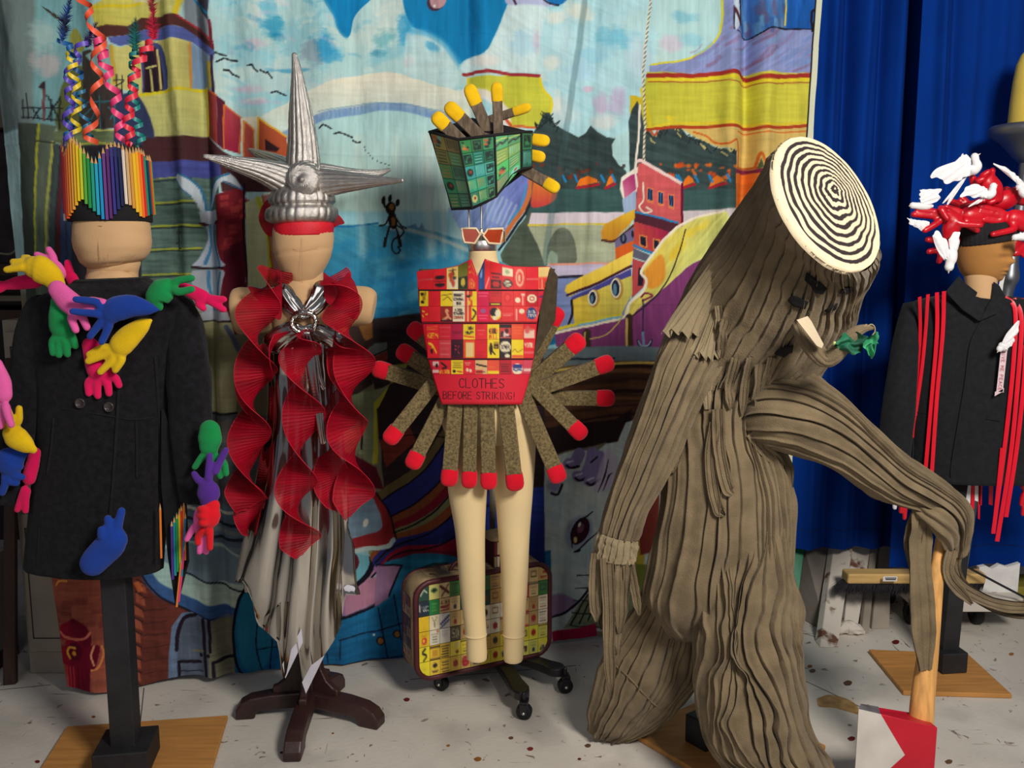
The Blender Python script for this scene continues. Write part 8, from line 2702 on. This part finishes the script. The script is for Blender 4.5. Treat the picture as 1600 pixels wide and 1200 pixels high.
br = thing('broom', 'push broom head with varnished wooden block and dark bristles lying on the trolley', 'broom', W(1430, 915, 3.40))
bw = mat('varnished_pale_wood', (214, 176, 112), .5, 0, .1, 80, .15, 5, 0, .4, (1, 10, 10))
bA, bB = W(1324, 906, 3.40), W(1540, 906, 3.40)
mb = MB()
mb.box((bA + bB) / 2 + (0, .03, .004), (bB - bA) / 2, (0, .036, 0), (0, -.004, .022))
bevel(mb.build('block', bw, br, False), .008, 3)
mb = MB()
mb.box(W(1386, 902, 3.395) + (0, -.028, .004), (.028, 0, 0), (0, .001, 0), (0, 0, .010))
lb = mb.build('paper_label', whitecl, br, False)
mb = MB()
mb.box(W(1386, 902, 3.395) + (.002, -.0295, .002), (.020, 0, 0), (0, .0006, 0), (0, 0, .002))
mb.box(W(1386, 902, 3.395) + (.002, -.0295, .008), (.022, 0, 0), (0, .0006, 0), (0, 0, .0015))
mb.build('label_print', ink, lb, False)
bri = mat('black_bristles', (34, 32, 36), .9, 0, .3, 200, .3, 60)
mb = MB()
rb = random.Random(4)
for i in range(3600):
    t = rb.random()
    q = bA * (1 - t) + bB * t + np.array([0, rb.uniform(-.002, .05), -.014])
    e = q + np.array([-.02 + rb.uniform(-.014, .01) - (.03 if t < .03 else 0), rb.uniform(-.02, .02), -.046 + rb.uniform(-.01, .006)])
    mb.add([q + (-.0022, 0, 0), q + (.0022, 0, 0), e], [(0, 1, 2)])
o = mb.build('bristles', bri, br, False)
o['kind'] = 'stuff'
mb = MB()
mb.tube([W(1504, 882, 3.345), W(1560, 912, 3.335), W(1604, 935, 3.325)], .0045, 8)
tag(mb.build('rod', blackmetal, None), 'thin black rod slanting down across the trolley end', 'rod')
mb = MB()
P_ = [(1530, 886), (1540, 884), (1550, 889), (1562, 882), (1574, 886), (1594, 880), (1590, 926), (1562, 930), (1530, 926)]
mb.prism([W(x, y, 3.44) for x, y in P_], (0, .02, 0))
tag(fix_normals(mb.build('torn_sheet', whitecl, None, False)), 'torn white sheet standing on the right end of the trolley', 'sheet')
mb = MB()
g0 = FL(1600, 962)
mb.box(g0 + (.06, .1, .06), (.10, 0, 0), (0, .08, 0), (0, 0, .058))
bevel(mb.build('olive_crate', mat('olive_paint', (136, 126, 40), .7, 0, .2, 40, .2, 8), None, False), .005)
tag(bpy.data.objects['olive_crate'], 'olive green crate cut off by the frame beyond the torn sheet', 'crate')

# ---------------------------------------------------------------- dim storage corner on the far left
cab = mat('grey_beige_cabinet_paint', (150, 138, 122), .7, 0, .2, 40, .15, 5)
xl, xr_ = W(24, 800, 3.05)[0], W(110, 800, 3.05)[0]
ct = thing('cabinet', 'tall grey-beige cabinet with a panelled door left of the backdrop', 'cabinet', ((xl + xr_) / 2, 3.2, 0))
mb = MB()
mb.bbox(xl, xr_, 3.06, 3.27, .001, 1.28)
bevel(mb.build('carcass', cab, ct, False), .004)
mb = MB()
mb.bbox(xl + .015, xr_ - .01, 3.045, 3.062, .09, .60)
d1 = bevel(mb.build('door', cab, ct, False), .003)
mb = MB()
mb.bbox(xl + .015, xr_ - .01, 3.045, 3.062, .63, 1.24)
d2 = bevel(mb.build('door', cab, ct, False), .003)
line = mat('cabinet_groove', (60, 52, 48), .9)
for d_, (za, zb_) in ((d1, (.14, .55)), (d2, (.68, 1.19))):
    mb = MB()
    for x0, x1, z0, z1 in ((xl + .03, xl + .034, za, zb_), (xr_ - .03, xr_ - .026, za, zb_), (xl + .03, xr_ - .026, za, za + .004), (xl + .03, xr_ - .026, zb_ - .004, zb_)):
        mb.bbox(x0, x1, 3.0435, 3.0455, z0, z1)
    mb.build('panel_groove', line, d_, False)
dwood = mat('dark_stained_board', (58, 36, 28), .6, 0, .3, 60, .3, 6, 0, .4, (8, 8, 1))
leaning('dark_board', 'dark brown board standing upright left of the cabinet', 'board', dwood, ((4, 1072), (24, 1070), (22, 560), (6, 560)), 2.9, 3.0, .02)
mb = MB()
q0 = FL(-10, 1040)
mb.bbox(q0[0] - .14, q0[0] + .035, q0[1] - .05, q0[1] + .1, .06, .42)
o = mb.build('white_carton', mat('dull_white_card', (150, 146, 140), .8), None, False)
mb = MB()
mb.bbox(q0[0] - .15, q0[0] + .04, q0[1] - .06, q0[1] + .1, .001, .058)
tag(mb.build('carton_plinth', dwood, None, False), 'low dark plinth under the pale carton at the photo edge', 'plinth')
tag(o, 'pale carton at the photo edge beside the dark board', 'carton')
# shelving with dark pictures and boards
sx0, sx1 = W(-60, 400, 3.3)[0], W(60, 400, 3.3)[0]
shelf = thing('shelf_unit', 'dim wooden storage shelving filling the corner above the cabinet', 'shelf', ((sx0 + sx1) / 2, 3.5, 0))
zq = lambda y, Y=3.3: W(20, y, Y)[2]
pale = mat('pale_shelf_board', (112, 102, 90), .8, 0, .2, 40, .2, 5)
for y0, y1, m_ in ((200, 156, pale), (430, 412, dwood), (500, 484, dwood), (470, 462, pale)):
    mb = MB()
    mb.bbox(sx0 - .3, sx1, 3.28, 3.62, zq(y0), zq(y1))
    mb.build('shelf_board', m_, shelf, False)
for x in (sx1 - .02, sx0 - .3):
    mb = MB()
    mb.bbox(x, x + .03, 3.3, 3.6, .001, 2.4)
    mb.build('upright', dwood, shelf, False)
paint_m = mat('dark_oil_painting', (58, 44, 30), .5, 0, .5, 30, .5, 26, rgb2=(20, 16, 18))
mb = MB()
mb.bbox(sx0 - .25, sx1 - .03, 3.30, 3.32, zq(152), 2.35)
pf = mb.build('dark_painting', paint_m, None, False)
tag(pf, 'dark brown abstract painting standing on the upper pale shelf', 'painting')
mb = MB()
for z in (zq(152) + .004,):
    mb.bbox(sx0 - .27, sx1 - .025, 3.288, 3.325, zq(155), zq(147))
mb.bbox(sx1 - .035, sx1 - .02, 3.288, 3.325, zq(155), 2.36)
mb.build('picture_frame', dwood, pf, False)
mb = MB()
mb.bbox(sx0 - .25, sx1 - .03, 3.32, 3.335, zq(410), zq(206))
tag(mb.build('mottled_canvas', mat('dark_violet_panel', (44, 36, 40), .7, 0, .4, 30, .5, 14), None, False), 'dark mottled canvas leaning on the middle shelf', 'canvas')
mb = MB()
mb.box(W(46, 320, 3.27), (.022, 0, 0), (0, .001, 0), (0, 0, .028))
tag(mb.build('paper_note', mat('aged_note_paper', (126, 120, 104), .9), None, False), 'small paper note pinned to the shelf upright', 'note')
mb = MB()
mb.tube([W(x, y, 3.262) for x, y in ((6, 180), (10, 230), (22, 300), (32, 350), (30, 380), (18, 396), (0, 396))], .004, 8, 50)
tag(mb.build('cable', mat('pale_cable', (120, 112, 100), .6), None), 'pale cable looping down in front of the dark panel', 'cable')
for k, (y0, y1, c_) in enumerate(((483, 474, (70, 56, 40)), (473, 471, (110, 100, 84)))):
    pass
